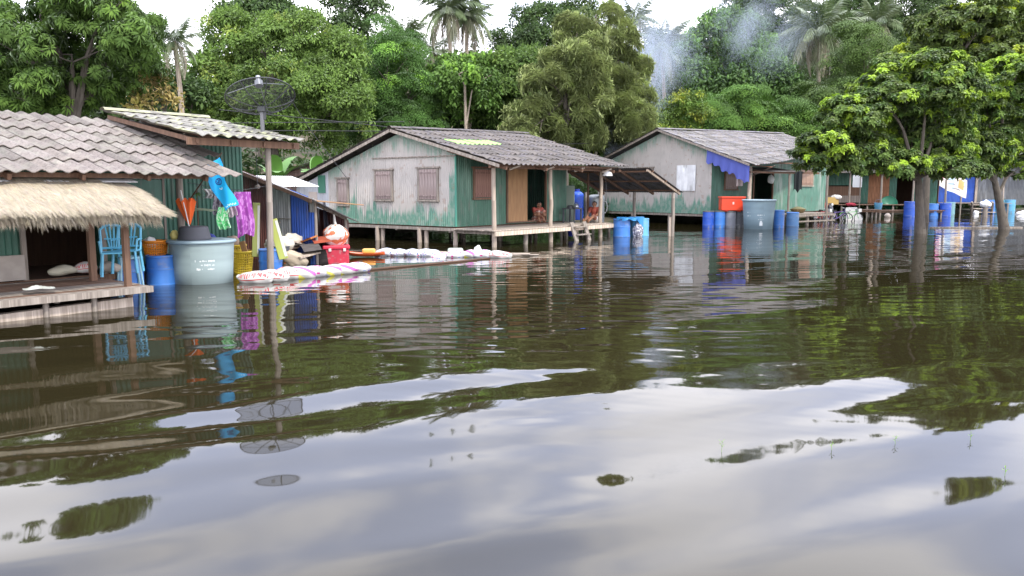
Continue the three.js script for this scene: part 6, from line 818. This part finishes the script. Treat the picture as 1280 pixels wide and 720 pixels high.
// ---------------------------------------------------------------- far shacks behind the almond trees
{
  const S = thing('plank_shack', 'dim green and wooden shack with an open dark doorway behind the almond trees', 'shack', [22.0, 0, -57.5], -0.15), r = rng(71);
  for (let i = 0; i < 7; i++) part(S, 'board', box(3.2, 0.16, 0.03, 1.4, 0.95 + i * 0.165, -0.01 * (i % 2)), i < 3 ? greyWood : brownWood); corrWall(S, greenClad, -0.2, 0, 1, 0, 3.2, 2.1, 3.3, {}); corrWall(S, greenClad, 3.0, 0, 1, 0, 0.5, 0.8, 3.3, {}); corrWall(S, tmat(brownWoodTex, 0.9, { color: lin(2, 1.7, 1.4) }), 3.5, 0, 1, 0, 1.4, 0.8, 2.9, {}); corrWall(S, greenClad, 4.9, 0, 1, 0, 0.5, 0.8, 3.3, {}); corrWall(S, greenClad, 6.5, 0, 1, 0, 1.6, 0.8, 3.3, {});
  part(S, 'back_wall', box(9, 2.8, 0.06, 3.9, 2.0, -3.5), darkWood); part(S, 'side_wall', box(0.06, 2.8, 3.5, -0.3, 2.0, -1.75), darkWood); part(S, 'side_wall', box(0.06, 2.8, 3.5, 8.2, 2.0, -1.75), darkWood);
  for (let i = 0; i < 12; i++) part(S, 'roof_sheet', sheet(36, 1, (u, v) => [-0.8 + i * 0.8 + u * 0.84, lerp(3.7, 2.95, v) + 0.013 * Math.cos(u * 60), lerp(-3.6, 1.6, v)], [0.84, 5]), roofMats2[i % 6]);
  for (let i = 0; i < 5; i++) part(S, 'post', pole([-0.2 + i * 2.1, -0.5, 1.3], [-0.2 + i * 2.1, 3.0, 1.3], 0.08, 0.07, 8, 0.03, r), greyWood);
  for (let i = 0; i < 9; i++) part(S, 'deck_plank', box(9.2, 0.04, 0.23, 4.0, 0.74, -0.5 + i * 0.24), i % 2 ? greyWood : brownWood); for (let i = 0; i < 6; i++) part(S, 'stilt', pole([-0.3 + i * 1.7, -0.6, 1.4], [-0.3 + i * 1.7, 0.72, 1.4], 0.07, 0.07), greyWood);
  const hb = thing('cardboard_sheet', 'white sheet hung on a thin pole left of the dim shack', 'sheet', [23.1, 1.85, -53.4]); part(hb, 'panel', box(0.62, 0.8, 0.02, 0, 0.5, 0), mat(0.55, 0.56, 0.56, 0.8)); part(hb, 'pole', pole([0.2, -2.2, 0.03], [0.2, 1.0, 0.03], 0.035, 0.03), greyWood);
  const bench = (label, x, z, L, h, turn) => { const b = thing('plank_bench', label, 'bench', [x, 0, z], turn, 'plank benches in the flood'); for (let i = 0; i < 3; i++) part(b, 'plank', box(L, 0.05, 0.26, 0, h, -0.28 + i * 0.28), i % 2 ? greyWood : brownWood); for (const s of [-1, 1]) for (const k of [-1, 1]) part(b, 'leg', box(0.1, h + 0.4, 0.1, s * (L / 2 - 0.25), h / 2 - 0.2, k * 0.24), greyWood); part(b, 'rail', box(L - 0.2, 0.08, 0.05, 0, h - 0.1, 0.3), brownWood); };
  bench('long low plank bench in front of the dim shack', 26.3, -53.2, 5.2, 0.42, 0.04); bench('low plank bench near the white board', 22.8, -51.6, 2.0, 0.5, 0.1);
  const bo = thing('round_basin', 'dark green basin propped on the dim shack deck', 'basin', [26.6, 0.76, -56.2]); bo.rotation.set(1.0, 0, 0.2); part(bo, 'bowl', lathe([[0, 0], [0.3, 0.02], [0.52, 0.25], [0.55, 0.25], [0.33, -0.02], [0, -0.03]], 26), mat(0.02, 0.16, 0.09, 0.4));
  const bb = thing('blue_bucket', 'light blue bucket on the plank bench before the dim shack', 'bucket', [24.5, 0.46, -53.2]); part(bb, 'wall', lathe([[0, 0], [0.22, 0], [0.27, 0.44], [0.29, 0.46], [0.25, 0.46], [0.2, 0.02], [0, 0.02]], 22), skyPl); part(bb, 'handle', new THREE.TorusGeometry(0.26, 0.012, 5, 16, 3.14).translate(0, 0.42, 0), greyPl);
  const cb = thing('cardboard_box', 'yellowish carton with a white cloth on the deck by the hung sheet', 'carton', [22.4, 0.76, -56.0], 0.2); part(cb, 'body', box(0.9, 0.5, 0.6, 0, 0.25, 0), mat(0.42, 0.28, 0.09, 0.8)); part(cb, 'cloth', crumple(0.35, 0.18, 0.3, 64).translate(0.4, 0.5, 0.1), mat(0.6, 0.58, 0.55, 0.9));
  const rc = thing('red_cloth', 'dark red cloth heap on the shack deck edge', 'cloth', [23.6, 0.76, -55.4]); part(rc, 'cloth', crumple(0.36, 0.12, 0.24, 66), mat(0.3, 0.02, 0.04, 0.8));
  const bl = thing('foam_ball', 'pale round float on the water under the plank bench', 'float', [24.4, 0.1, -51.6]); part(bl, 'ball', crumple(0.2, 0.18, 0.2, 67, 16, 0.08), mat(0.5, 0.42, 0.34, 0.7));
  // second shack
  const T = thing('sheet_shack', 'grey shack with a bright blue wall sheet behind the leaning almond trunk', 'shack', [33.8, 0, -62.5], -0.1);
  corrWall(T, zincClad, -3.0, 0, 1, 0, 1.6, 0.8, 3.3, {}); corrWall(T, blueClad, -1.2, 0.02, 1, 0, 3.6, 0.8, 3.2, {}); corrWall(T, darkGreyClad, 2.4, 0, 1, 0, 9.6, 0.6, 3.7, {}); part(T, 'corner_post', box(0.16, 3, 0.16, 2.4, 1.6, 0.08), paleWood);
  for (let i = 0; i < 19; i++) part(T, 'roof_sheet', sheet(36, 1, (u, v) => [-3.4 + i * 0.82 + u * 0.86, lerp(4.4, 3.6, v) + 0.013 * Math.cos(u * 60), lerp(-3.5, 1.2, v)], [0.86, 5]), roofMats2[i % 6]);
  part(T, 'back_wall', box(15, 3.2, 0.06, 4.4, 2.2, -3.4), darkWood); for (let i = 0; i < 8; i++) part(T, 'deck_plank', box(7.4, 0.04, 0.26, 0.4, 0.76, 0.2 + i * 0.27), i % 2 ? greyWood : paleWood); for (let i = 0; i < 5; i++) part(T, 'stilt', pole([-3 + i * 1.7, -0.6, 2.2], [-3 + i * 1.7, 0.74, 2.2], 0.07, 0.07), greyWood); for (let i = 0; i < 3; i++) part(T, 'post', pole([-2.6 + i * 3.0, 0.7, 2.2], [-2.6 + i * 3.0, 3.5, 2.2], 0.06, 0.06, 8, 0.03, r), paleWood);
  part(T, 'rail', box(5.2, 0.07, 0.07, 9.3, 2.85, 0.6), paleWood); part(T, 'emblem', box(0.42, 0.75, 0.02, 7.0, 2.1, 0.035), mat(0.55, 0.42, 0.06, 0.6), 'yellow square patch');
  const bn = thing('hung_banner', 'white and pinkish printed banner hung under the second shack eave', 'banner', [31.6, 0, -59.6], 0.1); const cv = document.createElement('canvas'); cv.width = 256; cv.height = 128; const x = cv.getContext('2d'); x.fillStyle = '#e6dcd2'; x.fillRect(0, 0, 256, 128); x.fillStyle = '#b8558a'; x.fillRect(0, 0, 70, 60); x.fillStyle = '#bcd0dc'; x.fillRect(110, 0, 50, 128); x.fillStyle = '#5a6070'; for (let i = 0; i < 22; i++) x.fillRect(80 + (i * 37) % 160, 20 + (i * 23) % 90, 14, 5); x.fillStyle = '#d8b070'; x.fillRect(190, 20, 40, 60); const tx = new THREE.CanvasTexture(cv); tx.colorSpace = THREE.SRGBColorSpace;
  part(bn, 'cloth', sheet(20, 10, (u, v) => [u * 2.5, lerp(2.15, 1.15, u) + v * 1.35 + 0.04 * Math.sin(u * 12), 0.08 * Math.sin(u * 7 + v * 2)]), new THREE.MeshStandardMaterial({ map: tx, roughness: 0.7, side: THREE.DoubleSide }));
  const rk = thing('red_cloth', 'red cloth hanging left of the printed banner', 'cloth', [31.2, 2.9, -59.6]); part(rk, 'cloth', sheet(8, 8, (u, v) => [(u - 0.5) * 0.6, -0.9 * v, 0.05 * Math.sin(u * 9)]), new THREE.MeshStandardMaterial({ color: lin(0.4, 0.02, 0.04), roughness: 0.85, side: THREE.DoubleSide }));
  const wbx = thing('white_bottle', 'white bottle on the second shack deck below the banner', 'bottle', [31.9, 0.78, -60.4]); part(wbx, 'body', lathe([[0, 0], [0.13, 0], [0.14, 0.3], [0.06, 0.42], [0.05, 0.5], [0, 0.5]], 16), mat(0.7, 0.7, 0.7, 0.5));
  const stp = thing('wooden_steps', 'wide wooden steps going down into the water from the second shack', 'steps', [34.6, -0.2, -59.4], 0); for (const s of [-0.75, 0.75]) part(stp, 'stringer', box(0.1, 1.5, 0.22, s + 0.3, 0.45, 0.35, 0.55, 0, 0.28), greyWood); for (let i = 0; i < 4; i++) part(stp, 'tread', box(1.5, 0.05, 0.26, 0.55 - i * 0.12, 0.05 + i * 0.27, 0.75 - i * 0.2), paleWood);
  const lb = [['tall blue drum left of the straight almond trunk', 26.3, -52.6, deepBluePl, 0.34, 1.35], ['blue drum right of the straight almond trunk, nearer of two', 28.2, -53.3, bluePl, 0.36, 1.2], ['blue drum right of the straight almond trunk, farther of two', 29.0, -53.2, deepBluePl, 0.36, 1.25]];
  for (const [l, X, Z, m, R, Hh] of lb) drum(l, [X, -0.35, Z], m, m, GB, R, Hh);
  drum('teal drum in the water left of the wide wooden steps', [31.0, -0.3, -56.4], tealPl, tealPl, 'drums by the second shack', 0.38, 1.2);
  const ps = thing('mooring_post', 'grey post with a white foam cap right of the wide steps', 'post', [31.2, -0.4, -52.4]); part(ps, 'post', pole([0, -0.2, 0], [0, 1.1, 0], 0.17, 0.15, 10, 0.04, r), greyWood); part(ps, 'foam_cap', crumple(0.36, 0.25, 0.3, 68).translate(0, 1.25, 0), mat(0.75, 0.75, 0.75, 0.8));
  for (const [l, X, Z, m] of [['blue drum left of the leaning almond trunk in the water', 35.7, -59.6, bluePl], ['pale blue drum right behind that drum by the leaning trunk', 36.9, -60.4, skyPl], ['small blue drum touching the leaning almond trunk', 38.0, -60.8, skyPl], ['blue drum just right of the leaning almond trunk', 39.2, -58.6, bluePl], ['deep blue drum at the right edge of the picture', 40.4, -58.8, deepBluePl]]) drum(l, [X, -0.25, Z], m, m, GB, 0.42, 1.25);
  const wf = thing('foam_float', 'white foam float lying on the water by the leaning trunk', 'float', [37.0, 0.05, -57.4]); part(wf, 'block', crumple(0.62, 0.24, 0.4, 69), mat(0.75, 0.75, 0.75, 0.8));
  const wf2 = thing('foam_float', 'small white float left of the drums by the leaning trunk', 'float', [34.2, 0.05, -58.6]); part(wf2, 'block', crumple(0.2, 0.22, 0.2, 70), mat(0.7, 0.7, 0.7, 0.8));
  const gp = thing('potted_plant', 'small green plant on the drums beside the leaning trunk', 'plant', [36.9, 1.0, -60.3]); part(gp, 'leaves', leafGeo(Array.from({ length: 40 }, (_, i) => [V(0, 0, 0), V(Math.cos(i * 2.4), 0.9 - i * 0.025, Math.sin(i * 2.4)), V(0, 1, 0), 0.5, 0.12, 0.4])), mat(0.09, 0.26, 0.06, 0.7)); part(gp, 'pot', lathe([[0, -0.02], [0.14, -0.02], [0.2, 0.2], [0, 0.2]], 14), mat(0.3, 0.14, 0.08, 0.8));
  const fb = thing('floating_plank', 'long plank floating on the water beside the leaning trunk', 'plank', [22.2, 0.03, -37.9], 0.03); part(fb, 'plank', box(4.4, 0.06, 0.22), greyWood);
  const cl = thing('hung_clothes', 'row of pale clothes hung before the grey shack at the right edge', 'clothes', [41.0, 1.2, -61.0]); part(cl, 'cloth', sheet(20, 8, (u, v) => [u * 1.6, 1.0 - v * 0.9 * (0.7 + 0.3 * Math.sin(u * 9)), 0.06 * Math.sin(u * 15)]), new THREE.MeshStandardMaterial({ map: paint(64, 64, 1, 1, (u, v) => mix3([0.5, 0.45, 0.4], [0.3, 0.12, 0.08], smooth(0.5, 0.6, vnoise(u * 7, v * 2)))), roughness: 0.9, side: THREE.DoubleSide }));
  const bp = thing('signal_post', 'thin post with a red cap beside the leaning trunk', 'post', [38.6, 0, -58.9]); part(bp, 'shaft', pole([0, -0.4, 0], [0, 3.2, 0], 0.09, 0.08, 8), paleWood); part(bp, 'red_cap', rbox(0.34, 0.4, 0.3, 0.05, 0, 3.3, 0), mat(0.45, 0.06, 0.04, 0.6));
}
// ---------------------------------------------------------------- undergrowth, banana plants, floating weed, cables
{
  const r = rng(99), o = thing('undergrowth', 'low dark scrub growing along the bank under the trees', 'scrub'); o.userData.kind = 'stuff';
  const items = [], N = 15000; for (let i = 0; i < N; i++) { const X = lerp(-45, 75, r()), s = 1 + 34 * r() * r(), D = bank(X) + s; const y = landY(X, D), hgt = (0.35 + 1.5 * fbm(X * 0.35, D * 0.35, 3) ** 1.5) * (s < 3 ? 0.5 : 1); items.push([V(X, y + r() * hgt, -D), 1.4 + r() * 1.2, r() * 6.28]); }
  const im = new THREE.InstancedMesh(clusters('broad')[0], leafMat, N); im.name = 'scrub_leaves'; im.userData.kind = 'stuff'; items.forEach(([p, s, a], i) => { im.setMatrixAt(i, M4.compose(p, new THREE.Quaternion().setFromEuler(new THREE.Euler(r() - 0.5, a, r() - 0.5)), V(s, s, s))); const k = 0.6 + r() * 0.8; im.setColorAt(i, lin(0.06 * k, 0.11 * k, 0.03 * k)); }); o.add(im);
  const leafShape = (L, W) => sheet(4, 10, (u, v) => { const s = u * 2 - 1, w = W * Math.pow(Math.sin(Math.PI * Math.min(0.97, 0.06 + v * 0.92)), 0.6); return [s * w, L * (0.75 * v - 0.55 * v * v) + 0.06 * Math.abs(s) * w, L * (v - 0.2 * v * v)]; });
  const bg = leafShape(1.7, 0.26), bm = new THREE.MeshPhysicalMaterial({ color: lin(0.14, 0.3, 0.055), roughness: 0.55, transmission: 0.3, thickness: 0, side: THREE.DoubleSide });
  const spots = [['banana plant at the left behind the shed roof', -9.7, -33], ['banana plant over the white shed roof', -8.2, -33.5], ['banana plant against the left slope of the middle roof', -7.0, -34.5], ['banana plant beside the thin palm trunk', -12.8, -29.5], ['banana plant right of the thin palm trunk', -12.0, -31], ['banana plant behind the ridge of the middle roof', -3.2, -43.5], ['banana plant near the pale creeper trunk', -1.6, -44], ['smoke veiled banana plant below the casuarinas', 6.5, -47.5]];
  for (const [l, X, Z] of spots) { const t = thing('banana_plant', l, 'banana plant', [X, landY(X, -Z) - 0.1, Z], 0, 'banana plants behind the houses'), h = 1.5 + r() * 0.8; part(t, 'stem', pole([0, 0, 0], [0, h, 0], 0.12, 0.07, 8), mat(0.25, 0.3, 0.12, 0.7)); for (let i = 0; i < 8; i++) { const f = part(t, 'leaf', bg, bm); f.position.set(0, h, 0); f.rotation.set(-0.75 + i * 0.13, i * 2.4 + r(), 0, 'YXZ'); f.scale.setScalar(0.75 + r() * 0.4); } }
  tree('creeper_tree', 'slender pale trunk carrying a small cap of bright creepers', [-2.3, landY(-2.3, 43.6) - 0.2, -43.6], [-2.55, 7.9, -43.6], 0.13, [[-2.9, 8.0, -43.7, 1.3, 0.6, 0.9], [-1.9, 7.9, -43.5, 1.0, 0.55, 0.8]], { ...KIND.vine, bark: paleBark, curtains: [[-3.3, 6.9, 8.0, -43.2, 0.5], [-1.6, 7.0, 7.9, -43.1, 0.5]] }, 911);
  const wg = (n, s) => leafGeo(Array.from({ length: n }, (_, i) => { const a = i * 2.4, q = rng(i + s)(); return [V(Math.cos(a) * 0.01, 0.02 + i * 0.009, Math.sin(a) * 0.01), V(Math.cos(a), 0.5 + q, Math.sin(a)), V(0, 1, 0), 0.035 + q * 0.03, 0.012, 0.2]; })), wmat = mat(0.16, 0.28, 0.06, 0.6);
  for (const [l, X, Z, n] of [['tiny green weed sprig standing out of the water in the centre right', 1.54, -5.62, 9], ['thin weed sprig among the right hand tree reflections', 2.88, -5.75, 8], ['small weed tuft lying flat left of the thin sprig', 2.35, -5.62, 5], ['weed stalk nearest the right edge of the water', 3.3, -5.1, 6], ['small weed tuft by the far right reflections', 3.5, -5.85, 5]]) { const t = thing('water_weed', l, 'weed', [X, 0.0, Z], r() * 3, 'weed sprigs in the flood water'); t.scale.setScalar(0.6); part(t, 'leaves', wg(n, n), wmat); part(t, 'stalk', tube([[0, -0.05, 0], [0.006, 0.04, 0], [-0.004, 0.1, 0.004]], 0.003, 8, 4), wmat); }
  const cable = (label, pts, rad = 0.013) => { const t = thing('power_cable', label, 'cable', [0, 0, 0], 0, 'cables strung in front of the trees'); part(t, 'wire', tube(pts, rad, 40, 4), mat(0.02, 0.02, 0.022, 0.6)); };
  cable('dark cable strung above the left grey roof', [[-22, 4.1, -25], [-14, 3.85, -26], [-9.8, 4.05, -27], [-4, 4.35, -30]]); cable('second dark cable just above the left grey roof', [[-22, 3.8, -25], [-14, 3.6, -26], [-9.8, 3.8, -27], [-4, 4.0, -30]]);
  cable('cable running right from behind the satellite dish', [[-9.8, 4.5, -27], [-5, 4.2, -30], [0, 3.9, -36], [8, 4.8, -50]]); cable('thin slanting stay wire beside the satellite dish', [[-5.6, 4.3, -20], [-5.15, 3.4, -20.5], [-4.3, 2.1, -21]], 0.009);
  const pp = thing('utility_pole', 'pale concrete pole beside the thin palm trunk', 'pole', [-12.5, 0.2, -29.6]); part(pp, 'shaft', pole([0, -0.5, 0], [0, 4.3, 0], 0.11, 0.08, 8), mat(0.42, 0.4, 0.37, 0.9)); part(pp, 'stay', pole([0, 3.8, 0], [-2.6, 1.8, 0.8], 0.012, 0.012, 5), greyPl); part(pp, 'cross_arm', box(0.7, 0.07, 0.07, 0, 4.15, 0), greyPl);
}

// ---------------------------------------------------------------- people and smoke
function sdfMesh(bones, centre, half, res, blend, colour) {
  const mc = new MarchingCubes(res, new THREE.MeshStandardMaterial(), false, false, 120000); mc.isolation = 0;
  const n = res, hs = n / 2, a = V(0, 0, 0), p = V(0, 0, 0);
  const cap = (b) => { const ax = b[0][0], ay = b[0][1], az = b[0][2], dx = b[1][0] - ax, dy = b[1][1] - ay, dz = b[1][2] - az, l2 = dx * dx + dy * dy + dz * dz || 1e-9; const t = clamp(((p.x - ax) * dx + (p.y - ay) * dy + (p.z - az) * dz) / l2); return Math.hypot(p.x - ax - dx * t, p.y - ay - dy * t, p.z - az - dz * t) - lerp(b[2], b[3], t); };
  const dist = () => { let s = 1e9; for (const b of bones) { const d = cap(b); if (s > 1e8) { s = d; continue; } const h = clamp(0.5 + 0.5 * (s - d) / blend); s = lerp(s, d, h) - blend * h * (1 - h); } return s; };
  for (let k = 0; k < n; k++) for (let j = 0; j < n; j++) for (let i = 0; i < n; i++) { p.set(centre[0] + (i - hs) / hs * half, centre[1] + (j - hs) / hs * half, centre[2] + (k - hs) / hs * half); mc.field[i + j * n + k * n * n] = -dist(); }
  mc.update();
  const g = new THREE.BufferGeometry(), P = mc.positionArray.slice(0, mc.count * 3), N = mc.normalArray.slice(0, mc.count * 3), C = new Float32Array(mc.count * 3);
  for (let i = 0; i < mc.count; i++) {
    p.set(centre[0] + P[i * 3] * half, centre[1] + P[i * 3 + 1] * half, centre[2] + P[i * 3 + 2] * half); P[i * 3] = p.x; P[i * 3 + 1] = p.y; P[i * 3 + 2] = p.z;
    let best = 1e9, col = null; for (const b of bones) { const d = cap(b); if (d < best) { best = d; col = b[4]; } } const c = colour ? colour(p, col) : col; C.set(c, i * 3);
  }
  g.setAttribute('position', new THREE.BufferAttribute(P, 3)); g.setAttribute('normal', new THREE.BufferAttribute(N, 3)); g.setAttribute('color', new THREE.BufferAttribute(C, 3)); return g;
}
function person(label, pos, turn, J, shirt, cloth, pattern) {
  const skin = [0.24, 0.115, 0.065], t = thing('person', label, 'person', pos, turn), B = [], hands = [];
  B.push([J.pelvis, J.belly, 0.135, 0.13, shirt], [J.belly, J.chest, 0.13, 0.145, shirt], [J.chest, J.neck, 0.12, 0.055, shirt], [J.neck, J.skull, 0.05, 0.055, skin]);
  for (const s of [-1, 1]) {
    const m = (q) => [q[0], q[1], q[2] * s], k = s < 0 ? 'L' : 'R', sh = m(J.shoulder), el = m(J['elbow' + k] ?? J.elbow), wr = m(J['wrist' + k] ?? J.wrist), hp = m(J.hip), kn = m(J['knee' + k] ?? J.knee), an = m(J['ankle' + k] ?? J.ankle), toe = m(J['toe' + k] ?? J.toe);
    B.push([J.chest, sh, 0.11, 0.075, shirt], [sh, [lerp(sh[0], el[0], 0.55), lerp(sh[1], el[1], 0.55), lerp(sh[2], el[2], 0.55)], 0.07, 0.058, shirt], [sh, el, 0.055, 0.042, skin], [el, wr, 0.042, 0.029, skin], [J.pelvis, hp, 0.13, 0.115, cloth], [hp, kn, 0.105, 0.068, cloth], [kn, an, 0.062, 0.038, J.bare ? skin : cloth], [an, toe, 0.04, 0.028, skin]);
    const d = V(wr[0] - el[0], wr[1] - el[1], wr[2] - el[2]).normalize(), side = V(0, 0, 1).cross(d).lengthSq() > 0.1 ? V(0, 0, 1).addScaledVector(d, -d.z).normalize() : V(1, 0, 0), dn = V(0, 0, 0).crossVectors(d, side), at = (f, w, h) => [wr[0] + d.x * f + side.x * w + dn.x * h, wr[1] + d.y * f + side.y * w + dn.y * h, wr[2] + d.z * f + side.z * w + dn.z * h];
    const H = [[at(-0.03, 0, 0), at(0.05, 0, 0), 0.029, 0.026, skin], [at(0.03, -0.02, 0), at(0.085, -0.03, 0), 0.02, 0.017, skin], [at(0.03, 0.02, 0), at(0.085, 0.025, 0), 0.02, 0.017, skin]];
    [[-0.034, 0.058], [-0.012, 0.07], [0.011, 0.064], [0.032, 0.05]].forEach(([w, L]) => { H.push([at(0.085, w, 0), at(0.085 + L * 0.6, w * 1.1, 0.012 * s), 0.0095, 0.009, skin], [at(0.085 + L * 0.6, w * 1.1, 0.012 * s), at(0.085 + L, w * 1.12, 0.034 * s), 0.009, 0.0075, skin]); });
    H.push([at(0.02, -0.03 * s, 0), at(0.06, -0.062 * s, 0.008), 0.013, 0.011, skin], [at(0.06, -0.062 * s, 0.008), at(0.092, -0.066 * s, 0.014), 0.011, 0.009, skin]);
    hands.push(sdfMesh(H, at(0.06, 0, 0), 0.13, 60, 0.008));
  }
  const bodyG = sdfMesh(B, J.centre, J.half, 92, 0.045, pattern), s = J.skull, hd = [];
  hd.push([[s[0] - 0.015, s[1] + 0.075, 0], [s[0] + 0.005, s[1] + 0.07, 0], 0.087, 0.085, skin], [[s[0] + 0.02, s[1] + 0.03, 0], [s[0] + 0.035, s[1] - 0.02, 0], 0.062, 0.042, skin], [[s[0] + 0.088, s[1] + 0.05, 0], [s[0] + 0.104, s[1] + 0.025, 0], 0.01, 0.015, skin], [[s[0], s[1] + 0.045, -0.088], [s[0], s[1] + 0.02, -0.086], 0.016, 0.011, skin], [[s[0], s[1] + 0.045, 0.088], [s[0], s[1] + 0.02, 0.086], 0.016, 0.011, skin], [[s[0] + 0.07, s[1] - 0.012, -0.018], [s[0] + 0.07, s[1] - 0.012, 0.018], 0.011, 0.011, [0.22, 0.08, 0.06]], [J.neck, s, 0.05, 0.05, skin]);
  const face = (p, c) => { const x = p.x - s[0], y = p.y - s[1] - 0.055, z = Math.abs(p.z) - 0.033; if (x > 0.05 && Math.hypot(y, z) < 0.011) return [0.02, 0.015, 0.012]; if (x > 0.05 && Math.abs(y - 0.025) < 0.006 && Math.abs(z) < 0.018) return [0.03, 0.02, 0.015]; return c; };
  const headG = sdfMesh(hd, [s[0] + 0.01, s[1] + 0.05, 0], 0.16, 64, 0.02, face);
  part(t, 'body', mergeGeometries([bodyG, headG, ...hands]), new THREE.MeshStandardMaterial({ vertexColors: true, roughness: 0.75 }));
  const hair = [0.015, 0.013, 0.012]; part(t, 'hair', sdfMesh([[[s[0] - 0.045, s[1] + 0.1, 0], [s[0] + 0.015, s[1] + 0.12, 0], 0.072, 0.062, hair], [[s[0] - 0.06, s[1] + 0.08, 0], [s[0] - 0.07, s[1] + 0.01, 0], 0.062, 0.035, hair], [[s[0] - 0.03, s[1] + 0.09, -0.05], [s[0] - 0.03, s[1] + 0.09, 0.05], 0.05, 0.05, hair]], [s[0] - 0.02, s[1] + 0.08, 0], 0.17, 56, 0.03), new THREE.MeshStandardMaterial({ vertexColors: true, roughness: 0.6 }));
  return t;
}
const facing = (dx, dz) => Math.atan2(-dz, dx);                       // turns local +x towards (dx, dz)
person('person in a red brown top sitting on the porch with legs stretched out', row(-16.75, 0.57, 26.75), facing(-0.5, 0.86), {
  pelvis: [0, 0.13, 0], belly: [-0.02, 0.25, 0], chest: [-0.01, 0.42, 0], neck: [0.02, 0.58, 0], skull: [0.05, 0.645, 0], shoulder: [0, 0.52, 0.17], elbow: [0.14, 0.32, 0.22], wrist: [0.34, 0.24, 0.16], hip: [0.04, 0.11, 0.09], knee: [0.44, 0.16, 0.13], kneeL: [0.42, 0.24, 0.14], ankle: [0.82, 0.05, 0.09], ankleL: [0.76, 0.05, 0.06], toe: [0.88, 0.14, 0.1], bare: true, centre: [0.42, 0.36, 0], half: 0.62,
}, [0.26, 0.05, 0.03], [0.3, 0.12, 0.08], (p, c) => (c[0] === 0.3 && p.x < 0.22 ? [0.55, 0.52, 0.48] : c));
person('person sitting hunched with knees drawn up in the open doorway', row(-18.0, 0.6, 24.55), facing(0.5, 0.86), {
  pelvis: [0, 0.13, 0], belly: [0.02, 0.25, 0], chest: [0.1, 0.41, 0], neck: [0.17, 0.55, 0], skull: [0.21, 0.61, 0], shoulder: [0.1, 0.5, 0.17], elbow: [0.26, 0.3, 0.22], wrist: [0.42, 0.26, 0.1], hip: [0.03, 0.11, 0.1], knee: [0.34, 0.42, 0.12], ankle: [0.36, 0.06, 0.1], toe: [0.48, 0.03, 0.11], bare: true, centre: [0.22, 0.34, 0], half: 0.5,
}, [0.3, 0.06, 0.04], [0.34, 0.13, 0.09], (p, c) => (c[0] === 0.34 && fbm(p.x * 22 + 5, p.y * 22 + p.z * 9, 2) > 0.52 ? [0.5, 0.42, 0.36] : c));
{
  const S = thing('smoke', 'thin bluish wood smoke drifting up in front of the hillside trees', 'smoke'); S.userData.kind = 'stuff';
  const r = rng(123), path = new THREE.CatmullRomCurve3([V(6.3, 2.2, -46.5), V(6.7, 5, -47.0), V(7.6, 8.2, -49), V(9.6, 11, -53), V(12, 12.2, -56), V(16.5, 13.0, -58), V(20, 13.2, -60)]), N = 240000;
  const g = new THREE.TetrahedronGeometry(0.0095), im = new THREE.InstancedMesh(g, mat(0.5, 0.57, 0.68, 1), N); im.name = 'wisp'; im.userData.kind = 'stuff';
  let i = 0; while (i < N) { const t = r() ** 0.8, c = path.getPoint(t), w = 0.5 + 2.1 * Math.sin(Math.min(1, t * 1.5) * 1.57) * (0.6 + 0.5 * t), gx = (r() + r() + r() - 1.5) * 1.1, gy = (r() + r() + r() - 1.5) * 1.0, gz = (r() + r() + r() - 1.5) * 0.8, x = c.x + gx * w, y = c.y + gy * w, z = c.z + gz * w; if (fbm(x * 0.55 + 7, y * 0.5 - z * 0.3, 3) < 0.36 + 0.3 * r() || r() < t * 0.5) continue; im.setMatrixAt(i++, M4.compose(V(x, y, z), Q4.setFromEuler(new THREE.Euler(r() * 6, r() * 6, r() * 6)), V(1, 1, 1))); }
  S.add(im);
}
renderer.render(scene, camera);
